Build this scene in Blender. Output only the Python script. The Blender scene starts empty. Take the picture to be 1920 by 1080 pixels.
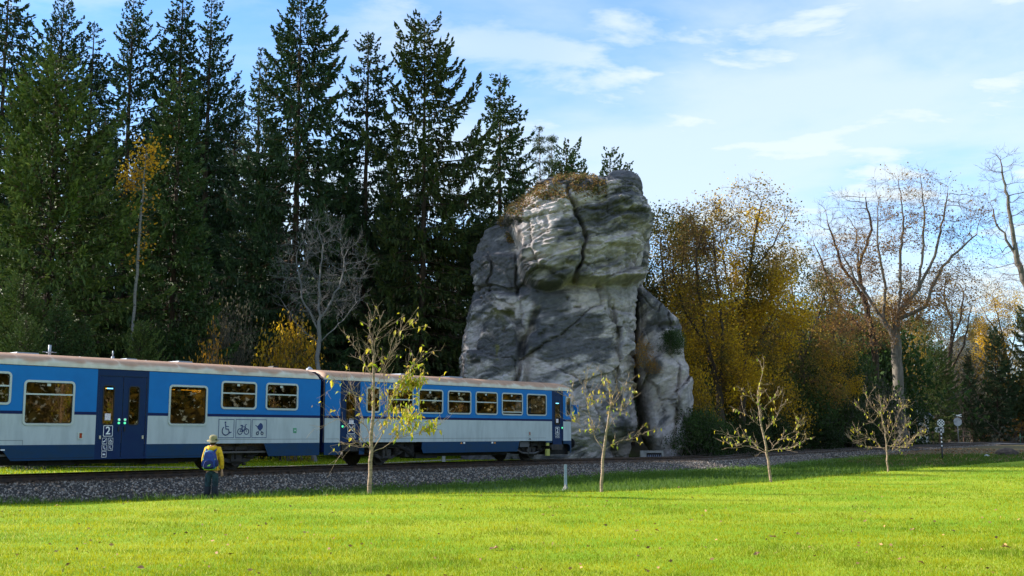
import bpy, math, random
import numpy as np
from mathutils import Vector, Matrix
PI = math.pi
SC = bpy.context.scene
# ---------------------------------------------------------------- camera
EYE = 1.62
F = 2100.0                      # focal length for a 1920 px wide frame
PITCH = math.atan(273 / F)
cam_d = bpy.data.cameras.new('camera'); cam = bpy.data.objects.new('camera', cam_d)
SC.collection.objects.link(cam); SC.camera = cam
cam.location = (0, 0, EYE); cam.rotation_euler = (PI / 2 + PITCH, 0, 0)
cam_d.lens = 36 * F / 1920; cam_d.sensor_width = 36; cam_d.clip_end = 4000; cam_d.clip_start = .1
# ---------------------------------------------------------------- sky, sun, exposure
SUN_EL = math.radians(28); SUN_TO = Vector((-math.cos(SUN_EL), .27, math.sin(SUN_EL)))
W = bpy.data.worlds.new('World'); SC.world = W; W.use_nodes = True
nt = W.node_tree; nt.nodes.clear()
def N(t, typ, **kw):
    n = t.nodes.new(typ)
    for k, v in kw.items():
        if k.startswith('i_'): n.inputs[int(k[2:]) if k[2:].isdigit() else k[2:].replace('_', ' ')].default_value = v
        else: setattr(n, k, v)
    return n
def L(t, a, b): t.links.new(a, b)
sky = N(nt, 'ShaderNodeTexSky', sky_type='NISHITA', sun_disc=False, sun_elevation=SUN_EL, sun_rotation=math.radians(-90), altitude=400, air_density=1.0, dust_density=.6, ozone_density=1.6)
geo = N(nt, 'ShaderNodeTexCoord')
sep = N(nt, 'ShaderNodeSeparateXYZ'); L(nt, geo.outputs['Generated'], sep.inputs[0])
zz = N(nt, 'ShaderNodeMath', operation='MAXIMUM', i_1=0.0); L(nt, sep.outputs[2], zz.inputs[0])
za = N(nt, 'ShaderNodeMath', operation='ADD', i_1=.10); L(nt, zz.outputs[0], za.inputs[0])
dx = N(nt, 'ShaderNodeMath', operation='DIVIDE'); L(nt, sep.outputs[0], dx.inputs[0]); L(nt, za.outputs[0], dx.inputs[1])
dy = N(nt, 'ShaderNodeMath', operation='DIVIDE'); L(nt, sep.outputs[1], dy.inputs[0]); L(nt, za.outputs[0], dy.inputs[1])
cb = N(nt, 'ShaderNodeCombineXYZ'); L(nt, dx.outputs[0], cb.inputs[0]); L(nt, dy.outputs[0], cb.inputs[1])
def cloud(scale, det, rough, dist, lo, hi, off, amt):
    mp = N(nt, 'ShaderNodeMapping'); mp.inputs['Scale'].default_value = (scale * .72, scale * 1.0, 1); mp.inputs['Location'].default_value = off
    L(nt, cb.outputs[0], mp.inputs[0])
    n = N(nt, 'ShaderNodeTexNoise', i_Scale=1.0, i_Detail=det, i_Roughness=rough, i_Distortion=dist); L(nt, mp.outputs[0], n.inputs['Vector'])
    r = N(nt, 'ShaderNodeMapRange', interpolation_type='SMOOTHSTEP'); r.inputs[1].default_value = lo; r.inputs[2].default_value = hi; r.inputs[3].default_value = 0; r.inputs[4].default_value = amt
    L(nt, n.outputs[0], r.inputs[0]); return r.outputs[0]
c1 = cloud(.95, 7, .55, .35, .34, .62, (3.1, 1.7, 0), .70)      # wide thin veils
c2 = cloud(3.4, 9, .56, .25, .45, .63, (7.3, 2.2, 0), .9)      # small puffs
c3 = cloud(.6, 3, .5, .0, .34, .54, (1.9, 4.6, 0), 1.0)        # where puffs gather
m23 = N(nt, 'ShaderNodeMath', operation='MULTIPLY'); L(nt, c2, m23.inputs[0]); L(nt, c3, m23.inputs[1])
mx = N(nt, 'ShaderNodeMath', operation='MAXIMUM'); L(nt, c1, mx.inputs[0]); L(nt, m23.outputs[0], mx.inputs[1])
hz = N(nt, 'ShaderNodeMapRange', interpolation_type='SMOOTHSTEP'); hz.inputs[1].default_value = -.02; hz.inputs[2].default_value = .26; hz.inputs[3].default_value = .24; hz.inputs[4].default_value = 0
L(nt, sep.outputs[2], hz.inputs[0])
tot = N(nt, 'ShaderNodeMath', operation='ADD', use_clamp=True); L(nt, mx.outputs[0], tot.inputs[0]); L(nt, hz.outputs[0], tot.inputs[1])
hsv = N(nt, 'ShaderNodeMix', data_type='RGBA', blend_type='MULTIPLY', i_0=1.0); L(nt, sky.outputs[0], hsv.inputs[6]); hsv.inputs[7].default_value = (.66, .93, 1.20, 1)
mixc = N(nt, 'ShaderNodeMix', data_type='RGBA'); L(nt, tot.outputs[0], mixc.inputs[0]); L(nt, hsv.outputs[2], mixc.inputs[6]); mixc.inputs[7].default_value = (3.25, 3.65, 3.85, 1)
SKY_MIX = mixc
bg = N(nt, 'ShaderNodeBackground', i_Strength=.13); L(nt, mixc.outputs[2], bg.inputs[0])
wo = N(nt, 'ShaderNodeOutputWorld'); L(nt, bg.outputs[0], wo.inputs[0])
sun_d = bpy.data.lights.new('sun', 'SUN'); sun_d.energy = 5.0; sun_d.angle = math.radians(.53); sun_d.color = (1, .92, .82)
sun = bpy.data.objects.new('sun', sun_d); SC.collection.objects.link(sun)
sun.rotation_euler = SUN_TO.to_track_quat('Z', 'Y').to_euler()
vs = SC.view_settings; vs.view_transform = 'Standard'; vs.look = 'None'; vs.gamma = 1; vs.use_curve_mapping = False; vs.exposure = 1.12
SC.cycles.use_denoising = True; SC.cycles.max_bounces = 6; SC.cycles.transparent_max_bounces = 12; SC.cycles.caustics_reflective = False; SC.cycles.caustics_refractive = False
SC.cycles.diffuse_bounces = 3; SC.cycles.sample_clamp_indirect = 6
# ---------------------------------------------------------------- helpers
def link(o, parent=None):
    SC.collection.objects.link(o)
    if parent is not None: o.parent = parent
    return o
def tag(o, label=None, cat=None, group=None, kind=None):
    for k, v in (('label', label), ('category', cat), ('group', group), ('kind', kind)):
        if v: o[k] = v
    return o
def empty(name, loc=(0, 0, 0), rz=0, parent=None):
    o = bpy.data.objects.new(name, None); o.location = loc; o.rotation_euler = (0, 0, rz); o.empty_display_size = .3
    return link(o, parent)
def copy_tree(o, parent=None):
    c = o.copy(); link(c, parent)
    for k in ('label',):
        if parent is None and k in c: del c[k]
    for ch in list(o.children): copy_tree(ch, c)
    return c
def ray(px, py):
    x = (px - 960) / F; y = (540 - py) / F
    return (x, math.cos(PITCH) - y * math.sin(PITCH), math.sin(PITCH) + y * math.cos(PITCH))
def at_y(px, py, Y):
    d = ray(px, py); t = Y / d[1]; return Vector((d[0] * t, Y, EYE + d[2] * t))
def sm(a, b, x):
    t = np.clip((np.asarray(x, float) - a) / (b - a), 0, 1); return t * t * (3 - 2 * t)
# numpy gradient-ish value noise
def _h(ix, iy, iz):
    with np.errstate(over='ignore'):
        n = (ix.astype(np.uint32) * np.uint32(374761393) + iy.astype(np.uint32) * np.uint32(668265263) + iz.astype(np.uint32) * np.uint32(2147483647 - 1274126177))
        n = (n ^ (n >> np.uint32(13))) * np.uint32(1274126177)
        n = n ^ (n >> np.uint32(16))
    return (n & np.uint32(0xffffff)).astype(np.float64) / 0xffffff
def vnoise(x, y, z=0.0):
    x, y, z = np.broadcast_arrays(np.asarray(x, float), np.asarray(y, float), np.asarray(z, float))
    x0, y0, z0 = np.floor(x), np.floor(y), np.floor(z); fx, fy, fz = x - x0, y - y0, z - z0
    fx = fx * fx * (3 - 2 * fx); fy = fy * fy * (3 - 2 * fy); fz = fz * fz * (3 - 2 * fz)
    xi, yi, zi = x0.astype(np.int64), y0.astype(np.int64), z0.astype(np.int64); r = 0
    for a in (0, 1):
        for b in (0, 1):
            for c in (0, 1):
                r = r + _h(xi + a, yi + b, zi + c) * (fx if a else 1 - fx) * (fy if b else 1 - fy) * (fz if c else 1 - fz)
    return r
def fbm(x, y, z=0.0, o=4, g=.5):
    s = 0; a = 1; t = 0
    for i in range(o):
        s = s + a * vnoise(x * 2**i + 17.3 * i, y * 2**i + 5.1 * i, z * 2**i + 9.7 * i); t += a; a *= g
    return s / t
def mesh_np(name, V, Fc, col=None, smooth=False, mats=(), midx=None):
    """V (n,3); Fc: list of int arrays (m,k) with k = 3 or 4"""
    V = np.asarray(V, np.float32); me = bpy.data.meshes.new(name)
    Fc = [np.asarray(f, np.int32) for f in (Fc if isinstance(Fc, (list, tuple)) else [Fc]) if len(f)]
    nl = sum(f.size for f in Fc); npo = sum(len(f) for f in Fc)
    me.vertices.add(len(V)); me.vertices.foreach_set('co', V.ravel())
    me.loops.add(nl); me.polygons.add(npo)
    me.loops.foreach_set('vertex_index', np.concatenate([f.ravel() for f in Fc]))
    tot = np.concatenate([np.full(len(f), f.shape[1], np.int32) for f in Fc]); st = np.concatenate([[0], np.cumsum(tot)[:-1]]).astype(np.int32)
    me.polygons.foreach_set('loop_start', st)
    me.polygons.foreach_set('use_smooth', np.full(npo, smooth))
    if midx is not None: me.polygons.foreach_set('material_index', np.asarray(midx, np.int32))
    for m in mats: me.materials.append(m)
    if col is not None:
        ca = me.color_attributes.new('Col', 'FLOAT_COLOR', 'POINT')
        c4 = np.ones((len(V), 4), np.float32); c4[:, :3] = col; ca.data.foreach_set('color', c4.ravel())
    me.update(calc_edges=True)
    return me
def obj(name, me, parent=None, loc=None):
    o = bpy.data.objects.new(name, me)
    if loc is not None: o.location = loc
    return link(o, parent)
# ---------------------------------------------------------------- materials
MATS = {}
def mat(name, col=(.5, .5, .5), rough=.6, metal=0., attr=False, trans=0., noise=None, bump=None, emit=None, spec=.5, coat=0., grime=None):
    if name in MATS: return MATS[name]
    m = bpy.data.materials.new(name); m.use_nodes = True; t = m.node_tree; b = t.nodes['Principled BSDF']; out = t.nodes['Material Output']
    b.inputs['Roughness'].default_value = rough; b.inputs['Metallic'].default_value = metal; b.inputs['Specular IOR Level'].default_value = spec
    b.inputs['Coat Weight'].default_value = coat
    c = None
    if attr:
        a = N(t, 'ShaderNodeAttribute', attribute_name='Col'); c = a.outputs['Color']
        if col != (1, 1, 1):
            mm = N(t, 'ShaderNodeMix', data_type='RGBA', blend_type='MULTIPLY', i_0=1.0); L(t, c, mm.inputs[6]); mm.inputs[7].default_value = (*col, 1); c = mm.outputs[2]
    tc = N(t, 'ShaderNodeTexCoord')
    if noise:                       # (scale, detail, other colour, lo, hi)
        sc, de, oc, lo, hi = noise[:5]
        mp = N(t, 'ShaderNodeMapping'); mp.inputs['Scale'].default_value = noise[5] if len(noise) > 5 else (1, 1, 1); L(t, tc.outputs['Object'], mp.inputs[0])
        nz = N(t, 'ShaderNodeTexNoise', i_Scale=sc, i_Detail=de, i_Roughness=.6); L(t, mp.outputs[0], nz.inputs['Vector'])
        r = N(t, 'ShaderNodeMapRange', interpolation_type='SMOOTHSTEP'); r.inputs[1].default_value = lo; r.inputs[2].default_value = hi; L(t, nz.outputs[0], r.inputs[0])
        mm = N(t, 'ShaderNodeMix', data_type='RGBA'); L(t, r.outputs[0], mm.inputs[0])
        if c is not None: L(t, c, mm.inputs[6])
        else: mm.inputs[6].default_value = (*col, 1)
        mm.inputs[7].default_value = (*oc, 1); c = mm.outputs[2]
    if c is not None: L(t, c, b.inputs['Base Color'])
    else: b.inputs['Base Color'].default_value = (*col, 1)
    if bump:                        # (scale, strength, distance)
        nb = N(t, 'ShaderNodeTexNoise', i_Scale=bump[0], i_Detail=8.0, i_Roughness=.65); L(t, tc.outputs['Object'], nb.inputs['Vector'])
        bp = N(t, 'ShaderNodeBump', i_Strength=bump[1], i_Distance=bump[2]); L(t, nb.outputs[0], bp.inputs['Height']); L(t, bp.outputs[0], b.inputs['Normal'])
    if emit: b.inputs['Emission Color'].default_value = (*emit[0], 1); b.inputs['Emission Strength'].default_value = emit[1]
    if trans:
        tr = N(t, 'ShaderNodeBsdfTranslucent'); ms = N(t, 'ShaderNodeMixShader', i_0=trans)
        if c is not None: L(t, c, tr.inputs[0])
        else: tr.inputs[0].default_value = (*col, 1)
        L(t, b.outputs[0], ms.inputs[1]); L(t, tr.outputs[0], ms.inputs[2]); L(t, ms.outputs[0], out.inputs[0])
    MATS[name] = m; return m
class MB:
    """collects boxes, tubes and polygons into one mesh with material slots"""
    def __init__(s): s.v = []; s.f = []; s.m = []; s.sm = []
    def poly(s, pts, m=0, smooth=False):
        n = len(s.v); s.v += [tuple(p) for p in pts]; s.f.append(tuple(range(n, n + len(pts)))); s.m.append(m); s.sm.append(smooth)
    def box(s, x0, x1, y0, y1, z0, z1, m=0, c=0.0):
        if c:   # chamfered along all vertical-ish edges of the XZ outline
            pts = [(x0 + c, z0), (x1 - c, z0), (x1, z0 + c), (x1, z1 - c), (x1 - c, z1), (x0 + c, z1), (x0, z1 - c), (x0, z0 + c)]
            return s.prism(pts, y0, y1, m)
        n = len(s.v); s.v += [(x, y, z) for z in (z0, z1) for y in (y0, y1) for x in (x0, x1)]
        for q in ((0, 2, 3, 1), (4, 5, 7, 6), (0, 1, 5, 4), (2, 6, 7, 3), (0, 4, 6, 2), (1, 3, 7, 5)):
            s.f.append(tuple(n + i for i in q)); s.m.append(m); s.sm.append(False)
        return s
    def prism(s, pts, y0, y1, m=0):
        """outline in x,z swept from y0 to y1"""
        k = len(pts); n = len(s.v); s.v += [(x, y0, z) for x, z in pts] + [(x, y1, z) for x, z in pts]
        s.f.append(tuple(range(n, n + k))); s.f.append(tuple(range(n + 2 * k - 1, n + k - 1, -1))); s.m += [m, m]; s.sm += [False, False]
        for i in range(k):
            j = (i + 1) % k; s.f.append((n + i, n + k + i, n + k + j, n + j)); s.m.append(m); s.sm.append(False)
        return s
    def tube(s, pts, rs, k=8, m=0, cap=True, smooth=True):
        pts = [Vector(p) for p in pts]
        if not hasattr(rs, '__len__'): rs = [rs] * len(pts)
        n = len(s.v); u = None
        for i, p in enumerate(pts):
            d = (pts[min(i + 1, len(pts) - 1)] - pts[max(i - 1, 0)]).normalized()
            if u is None: u = d.orthogonal().normalized()
            else: u = (u - d * u.dot(d)).normalized()
            w = d.cross(u)
            for j in range(k):
                a = 2 * PI * j / k; s.v.append(tuple(p + (u * math.cos(a) + w * math.sin(a)) * rs[i]))
        for i in range(len(pts) - 1):
            for j in range(k):
                a = n + i * k + j; b = n + i * k + (j + 1) % k; s.f.append((a, b, b + k, a + k)); s.m.append(m); s.sm.append(smooth)
        if cap:
            s.f.append(tuple(range(n + k - 1, n - 1, -1))); s.f.append(tuple(range(n + (len(pts) - 1) * k, n + len(pts) * k))); s.m += [m, m]; s.sm += [False, False]
        return s
    def obj(s, name, mats, parent=None, loc=None):
        me = bpy.data.meshes.new(name); me.from_pydata(s.v, [], s.f)
        for m_ in (mats if isinstance(mats, (list, tuple)) else [mats]): me.materials.append(m_)
        me.polygons.foreach_set('material_index', s.m); me.polygons.foreach_set('use_smooth', s.sm); me.update()
        return obj(name, me, parent, loc)
def text(body, size, name, m, parent, loc, rot, depth=.002):
    cu = bpy.data.curves.new(name, 'FONT'); cu.body = body; cu.size = size; cu.align_x = 'CENTER'; cu.align_y = 'CENTER'; cu.extrude = depth; cu.offset = size * .018; cu.resolution_u = 3
    o = bpy.data.objects.new('tmp', cu); link(o); dg = bpy.context.evaluated_depsgraph_get(); dg.update()
    me = bpy.data.meshes.new_from_object(o.evaluated_get(dg)); bpy.data.objects.remove(o); bpy.data.curves.remove(cu)
    me.materials.clear(); me.materials.append(m); r = obj(name, me, parent, loc); r.rotation_euler = rot; return r
# ---------------------------------------------------------------- track geometry
TH = math.radians(39.666); U = np.array([math.sin(TH), math.cos(TH)]); NN = np.array([math.cos(TH), -math.sin(TH)])
O0 = np.array([-15.0985, 32.667]); ZR = .42
_pts = [tuple(O0 + U * s) + (ZR,) for s in np.arange(-60, 28, 1.0)]
_far = [(1320, 856, 59.5), (1400, 850.5, 66.0), (1507, 844.3, 76), (1600, 840, 86.5), (1695, 836.5, 99), (1780, 832.5, 115), (1850, 829.5, 135), (1925, 827, 165), (1985, 825, 200)]
_fp = []
for px, py, Y in _far:
    p = at_y(px, py, Y); _fp.append((p.x - .58, p.y + .48, p.z))
# smooth join by Catmull-Rom
_ctl = [_pts[-6], _pts[-1]] + _fp; _ctl = [np.array(c) for c in _ctl]; _ctl.append(_ctl[-1] * 2 - _ctl[-2])
TRK = _pts[:]
for i in range(1, len(_ctl) - 2):
    a, b, c, d = _ctl[i - 1], _ctl[i], _ctl[i + 1], _ctl[i + 2]; k = max(3, int(np.linalg.norm(c - b)))
    for j in range(1, k + 1):
        t = j / k; TRK.append(tuple(.5 * ((2 * b) + (c - a) * t + (2 * a - 5 * b + 4 * c - d) * t * t + (3 * b - a - 3 * c + d) * t**3)))
TRK = np.array(TRK); TRK[:, 2] = np.convolve(np.pad(TRK[:, 2], 5, 'edge'), np.ones(11) / 11, 'valid')
TT = np.gradient(TRK[:, :2], axis=0); TT /= np.linalg.norm(TT, axis=1)[:, None]; TN = np.stack([TT[:, 1], -TT[:, 0]], 1)   # TN: camera side
TS = np.concatenate([[0], np.cumsum(np.linalg.norm(np.diff(TRK[:, :2], axis=0), axis=1))]) - 60
def trk(s, n=0.0):
    s = np.asarray(s, float); r = [np.interp(s, TS, TRK[:, k]) for k in range(3)]; q = [np.interp(s, TS, TN[:, k]) for k in range(2)]
    return np.stack([r[0] + q[0] * n, r[1] + q[1] * n, r[2] + 0 * s], -1)
def track_n(x, y):
    """signed distance from the track centreline (positive towards the lawn) and the rail height there"""
    x = np.asarray(x, float); y = np.asarray(y, float); sh = x.shape; x = x.ravel(); y = y.ravel(); n = np.empty(len(x)); z = np.empty(len(x))
    for i in range(0, len(x), 20000):
        dx = x[i:i+20000, None] - TRK[None, :, 0]; dy = y[i:i+20000, None] - TRK[None, :, 1]; j = np.argmin(dx * dx + dy * dy, 1); k = np.arange(len(j))
        n[i:i+20000] = dx[k, j] * TN[j, 0] + dy[k, j] * TN[j, 1]; z[i:i+20000] = TRK[j, 2]
    return n.reshape(sh), z.reshape(sh)
CR_X = [-60, -16, -12, -7.6, -3.85, 0, 2.6, 5.6, 9.5, 16.5, 25, 45, 80]; CR_Y = [8, 24, 26, 28.4, 30.4, 31.3, 31.9, 34.5, 39.5, 49.5, 60, 82, 118]
def crest(x): return np.interp(x, CR_X, CR_Y)
def ground(x, y):
    x = np.asarray(x, float); y = np.asarray(y, float); n, zr = track_n(x, y)
    c = crest(x); d = y - c
    dip = np.interp(x, [-20, 0, 5, 12, 40], [.28, .26, .2, .12, .05])
    lawn = .03 * np.sin(x * .21) * np.cos(y * .17) + .025 * np.sin(x * .5 + y * .31) - .01
    lawn = lawn * sm(0, 6, -d) - dip * sm(0, 2.2, d)
    rise = sm(40, 110, y) * .35 * sm(5, 40, x)
    near = lawn + rise * 1.0
    far = zr - .22 + .17 * sm(110, 130, y)
    far = far + sm(-4, -14, n) * -.05
    hill = sm(66, 120, y + 0.0 * x) * np.interp(x, [-120, -40, 0, 12, 24, 60], [18, 15, 11, 6, 1.5, .5]) + sm(150, 420, y) * np.interp(x, [-200, 0, 200, 400], [30, 18, 14, 10])
    far = far + hill * sm(-5, -26, n)
    w = sm(4.6, -3.4, n)
    z = near * (1 - w) + far * w
    return z
def gz(x, y): return float(ground(np.array([x]), np.array([y]))[0])
# ---------------------------------------------------------------- ground, ballast, path, road
rng = np.random.default_rng(7)
def ground_sheet():
    xs = np.unique(np.concatenate([np.arange(-900, -60, 40), np.arange(-60, -26, 2.), np.arange(-26, 40, .6), np.arange(40, 100, 2.), np.arange(100, 1000, 40)]))
    ys = np.unique(np.concatenate([np.arange(-300, 4, 20), np.arange(4, 66, .6), np.arange(66, 130, 1.5), np.arange(130, 440, 12), np.arange(440, 1500, 60)]))
    X, Y = np.meshgrid(xs, ys); Z = ground(X, Y); n, zr_ = track_n(X, Y)
    Z = np.where(np.abs(n) < 2.6, np.minimum(Z - .12, zr_ - .34), Z)
    d = Y - crest(X); f1 = fbm(X * .12, Y * .12, 1.0, 4); f2 = fbm(X * .9, Y * .9, 3.0, 3)
    lawn = np.array([.16, .28, .012]); lawn2 = np.array([.25, .33, .02]); verge = np.array([.055, .105, .02]); floor_ = np.array([.045, .038, .022]); dry = np.array([.16, .115, .065])
    C = lawn + (lawn2 - lawn) * sm(.35, .65, f2)[..., None]
    w = sm(-.3, 1.2, d)[..., None]; C = C * (1 - w) + verge * w
    b = (sm(4.5, 3.0, n) * (n > 0))[..., None]; C = C * (1 - b) + np.array([.07, .062, .055]) * b                    # grit at the foot of the ballast
    g = (n < 0)[..., None]; back = lawn * .8; C = np.where(g, back, C)
    wood = (g[..., 0] & True) * sm(-24, -28, n + 10 * sm(-18, -30, X) + 3 * (f1 - .5))   # woodland floor beyond the back lawn
    wood = np.maximum(wood, (n < -2.2) * sm(4, 9, X)); C = C * (1 - wood[..., None]) + floor_ * wood[..., None]
    r = (sm(16, 24, X) * sm(.5, 4, d) * (n > 0))[..., None]; C = C * (1 - r * .8) + dry * r * .8
    nx, ny = len(xs), len(ys); i = np.arange(nx * ny).reshape(ny, nx)
    Fq = np.stack([i[:-1, :-1], i[:-1, 1:], i[1:, 1:], i[1:, :-1]], -1).reshape(-1, 4)
    m = mat('turf_soil', (1, 1, 1), .95, attr=True, noise=None, bump=(9, .6, .05), spec=.1)
    o = obj('ground', mesh_np('ground', np.stack([X, Y, Z], -1).reshape(-1, 3), Fq, C.reshape(-1, 3), True, [m])); tag(o, kind='structure')
ground_sheet()
def strip(name, s_arr, prof, m, zoff=0., noise_amp=0.):
    """profile (n, z above/below rail level) swept along the track"""
    V = []; k = len(prof)
    for s in s_arr:
        for n, z in prof:
            p = trk(s, n); V.append((p[0], p[1], p[2] + z))
    V = np.array(V); 
    if noise_amp: V[:, 2] += noise_amp * (fbm(V[:, 0] * 2, V[:, 1] * 2, 0, 3) - .5)
    i = np.arange(len(s_arr) * k).reshape(-1, k); Fq = np.stack([i[:-1, :-1], i[:-1, 1:], i[1:, 1:], i[1:, :-1]], -1).reshape(-1, 4)[:, ::-1]
    return obj(name, mesh_np(name, V, Fq, None, True, [m]))
gravel = mat('ballast_grit', (.085, .08, .076), .95, noise=(14, 6, (.035, .032, .03), .35, .65), bump=(25, 1, .05), spec=.2)
SB = np.concatenate([np.arange(-34, 60, .5), np.arange(60, 190, 2.)])
o = strip('ballast_bed', SB, [(-4.0, -.34), (-3.2, -.30), (-2.3, -.22), (-1.9, -.20), (0, -.20), (1.9, -.20), (2.3, -.23), (3.3, -.50), (4.1, -.74)], gravel, noise_amp=.05); tag(o, kind='structure')
def stones(name, n, smin, smax, area, tint, seed):
    """joined crushed stones; area(rng,n) -> s,n,z positions"""
    r = np.random.default_rng(seed); P = area(r, n)
    base = np.array([(1, 0, 0), (-1, 0, 0), (0, 1, 0), (0, -1, 0), (0, 0, 1), (0, 0, -1)], float); T = np.array([(0, 2, 4), (2, 1, 4), (1, 3, 4), (3, 0, 4), (2, 0, 5), (1, 2, 5), (3, 1, 5), (0, 3, 5)])
    n = len(P); V = base[None] * r.uniform(.55, 1.1, (n, 6, 1)); V = V * r.uniform(.6, 1.2, (n, 1, 3)) * (smin + (smax - smin) * r.random((n, 1, 1))**2)
    q = r.normal(size=(n, 4)); q /= np.linalg.norm(q, axis=1)[:, None]; w, x, y, z = q.T
    R = np.stack([1-2*(y*y+z*z), 2*(x*y-z*w), 2*(x*z+y*w), 2*(x*y+z*w), 1-2*(x*x+z*z), 2*(y*z-x*w), 2*(x*z-y*w), 2*(y*z+x*w), 1-2*(x*x+y*y)], 1).reshape(n, 3, 3)
    V = np.einsum('nij,nkj->nki', R, V) + P[:, None, :]
    C = np.repeat(tint(r, P), 6, 0); Fc = (T[None] + 6 * np.arange(n)[:, None, None]).reshape(-1, 3)
    return obj(name, mesh_np(name, V.reshape(-1, 3), Fc, C, False, [mat('crushed_stone', (1, 1, 1), .85, attr=True, spec=.3)]))
def ar_front(r, n):
    s = -8 + 62 * r.random(n)**1.0; nn = r.uniform(1.15, 4.3, n) ; p = trk(s, 0.0); t = np.interp(nn, [1.15, 2.1, 3.3, 4.3], [-.19, -.20, -.48, -.74])
    q = np.stack([np.interp(s, TS, TN[:, k]) for k in (0, 1)], 1); P = np.stack([p[:, 0] + q[:, 0] * nn, p[:, 1] + q[:, 1] * nn, p[:, 2] + t + r.uniform(-.01, .03, n)], 1)
    P = P[r.random(n) < sm(4.4, 3.7, nn + .5 * fbm(P[:, 0], P[:, 1], 0, 2))]; return P
def st_tint(r, P):
    n, _ = track_n(P[:, 0], P[:, 1]); g = r.uniform(.13, .50, len(P))**1.2; C = np.stack([g * 1.12, g, g * .88], 1) * .85
    b = r.random(len(P)) < .18; C[b] = C[b] * np.array([1.15, .95, .8]); k = sm(2.3, 1.5, np.abs(n) + .5 * (fbm(P[:, 0] * .8, P[:, 1] * .8) - .5))[:, None]
    C = C * (1 - k) + C * np.array([.34, .27, .22]) * k; return C  # stones turn darker and browner towards the track centre
o = stones('ballast_stones', 30000, .024, .060, ar_front, st_tint, 3); tag(o, 'loose grey crushed stone on the railway ballast', 'ballast', kind='stuff')
def ar_mid(r, n):
    s = r.uniform(-8, 60, n); nn = r.uniform(-2.2, 1.2, n); p = trk(s, 0.0); q = np.stack([np.interp(s, TS, TN[:, k]) for k in (0, 1)], 1)
    return np.stack([p[:, 0] + q[:, 0] * nn, p[:, 1] + q[:, 1] * nn, p[:, 2] - .195 + r.uniform(-.02, .015, n)], 1)
o = stones('trackbed_stones', 4500, .02, .045, ar_mid, st_tint, 5); tag(o, 'dark stones lying between the two rails', 'ballast', kind='stuff')
def ar_right(r, n):
    s = r.uniform(54, 120, n); nn = r.uniform(1.2, 4.6, n); p = trk(s, 0.0); t = np.interp(nn, [1.15, 2.1, 3.3, 4.6], [-.19, -.20, -.38, -.48]); q = np.stack([np.interp(s, TS, TN[:, k]) for k in (0, 1)], 1)
    return np.stack([p[:, 0] + q[:, 0] * nn, p[:, 1] + q[:, 1] * nn, p[:, 2] + t], 1)
o = stones('far_ballast_stones', 5000, .04, .09, ar_right, st_tint, 9); tag(o, 'far ballast stones near the level crossing', 'ballast', kind='stuff')
# --- track: rails and sleepers
rail_m = mat('rail_rust', (.045, .03, .022), .7, noise=(6, 4, (.085, .05, .03), .4, .6)); rail_top = mat('rail_shine', (.30, .28, .26), .28, .85)
tr = empty('railway_track', (0, 0, 0)); tag(tr, 'rusty single railway track running past the sandstone rock to the crossing', 'railway track')
SR = np.concatenate([np.arange(-34, 60, 1.), np.arange(60, 190, 2.)])
for n0 in (.755, -.755):
    prof = [(-.07, -.165), (-.07, -.15), (-.012, -.135), (-.012, -.035), (-.036, -.028), (-.036, -.002), (.036, -.002), (.036, -.028), (.012, -.035), (.012, -.135), (.07, -.15), (.07, -.165)]
    ro = strip('rail', SR, [(n0 + a, b) for a, b in prof], rail_m); ro.parent = tr
    strip('running_surface', SR, [(n0 - .030, .002), (n0 + .030, .002)], rail_top).parent = ro
sl = MB(); sl.prism([(-1.28, -.30), (1.28, -.30), (1.28, -.175), (1.24, -.155), (-1.24, -.155), (-1.28, -.175)], -.125, .125)
for a in (-.755, .755):
    sl.box(a - .16, a + .16, -.07, .07, -.155, -.135, 1); sl.tube([(a - .12, 0, -.14), (a - .12, 0, -.09)], .022, 6, 1); sl.tube([(a + .12, 0, -.14), (a + .12, 0, -.09)], .022, 6, 1)
wood_m = mat('sleeper_wood', (.05, .038, .028), .9, noise=(7, 6, (.10, .08, .06), .45, .7, (1, 6, 1)), bump=(20, .6, .01))
s0 = sl.obj('sleeper', [wood_m, rail_m], tr)
ss = list(np.arange(-12, 100, .62)) + list(np.arange(100, 170, .62)); rr = random.Random(3)
for i, s in enumerate(ss[:290]):
    o = s0 if i == 0 else link(s0.copy(), tr); p = trk(s); t = trk(s + .2) - trk(s - .2); a = math.atan2(t[1], t[0])
    o.location = (p[0], p[1], p[2] - .003 * rr.random()); o.rotation_euler = (0, 0, a - PI / 2 + rr.uniform(-.015, .015))
# --- gravel path behind the train and the road at the level crossing
def ribbon(name, pts, w, m, dz=.012, step=1.0, kind='structure'):
    P = [Vector((p[0], p[1])) for p in pts]; Q = []
    for a, b in zip(P[:-1], P[1:]):
        k = max(1, int((b - a).length / step))
        for j in range(k): Q.append(a.lerp(b, j / k))
    Q.append(P[-1]); V = []
    for i, q in enumerate(Q):
        d = (Q[min(i + 1, len(Q) - 1)] - Q[max(i - 1, 0)]).normalized(); n = Vector((d.y, -d.x))
        for t in (-1, -.5, 0, .5, 1): p = q + n * (w / 2 * t); V.append((p.x, p.y, 0))
    V = np.array(V); V[:, 2] = ground(V[:, 0], V[:, 1]) + dz; k = 5; i = np.arange(len(V)).reshape(-1, k)
    Fq = np.stack([i[:-1, :-1], i[:-1, 1:], i[1:, 1:], i[1:, :-1]], -1).reshape(-1, 4)
    o = obj(name, mesh_np(name, V, Fq, None, True, [m])); tag(o, kind=kind); return o
path_m = mat('path_grit', (.27, .24, .21), .95, noise=(9, 6, (.18, .155, .13), .35, .7), bump=(30, .5, .02))
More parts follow.
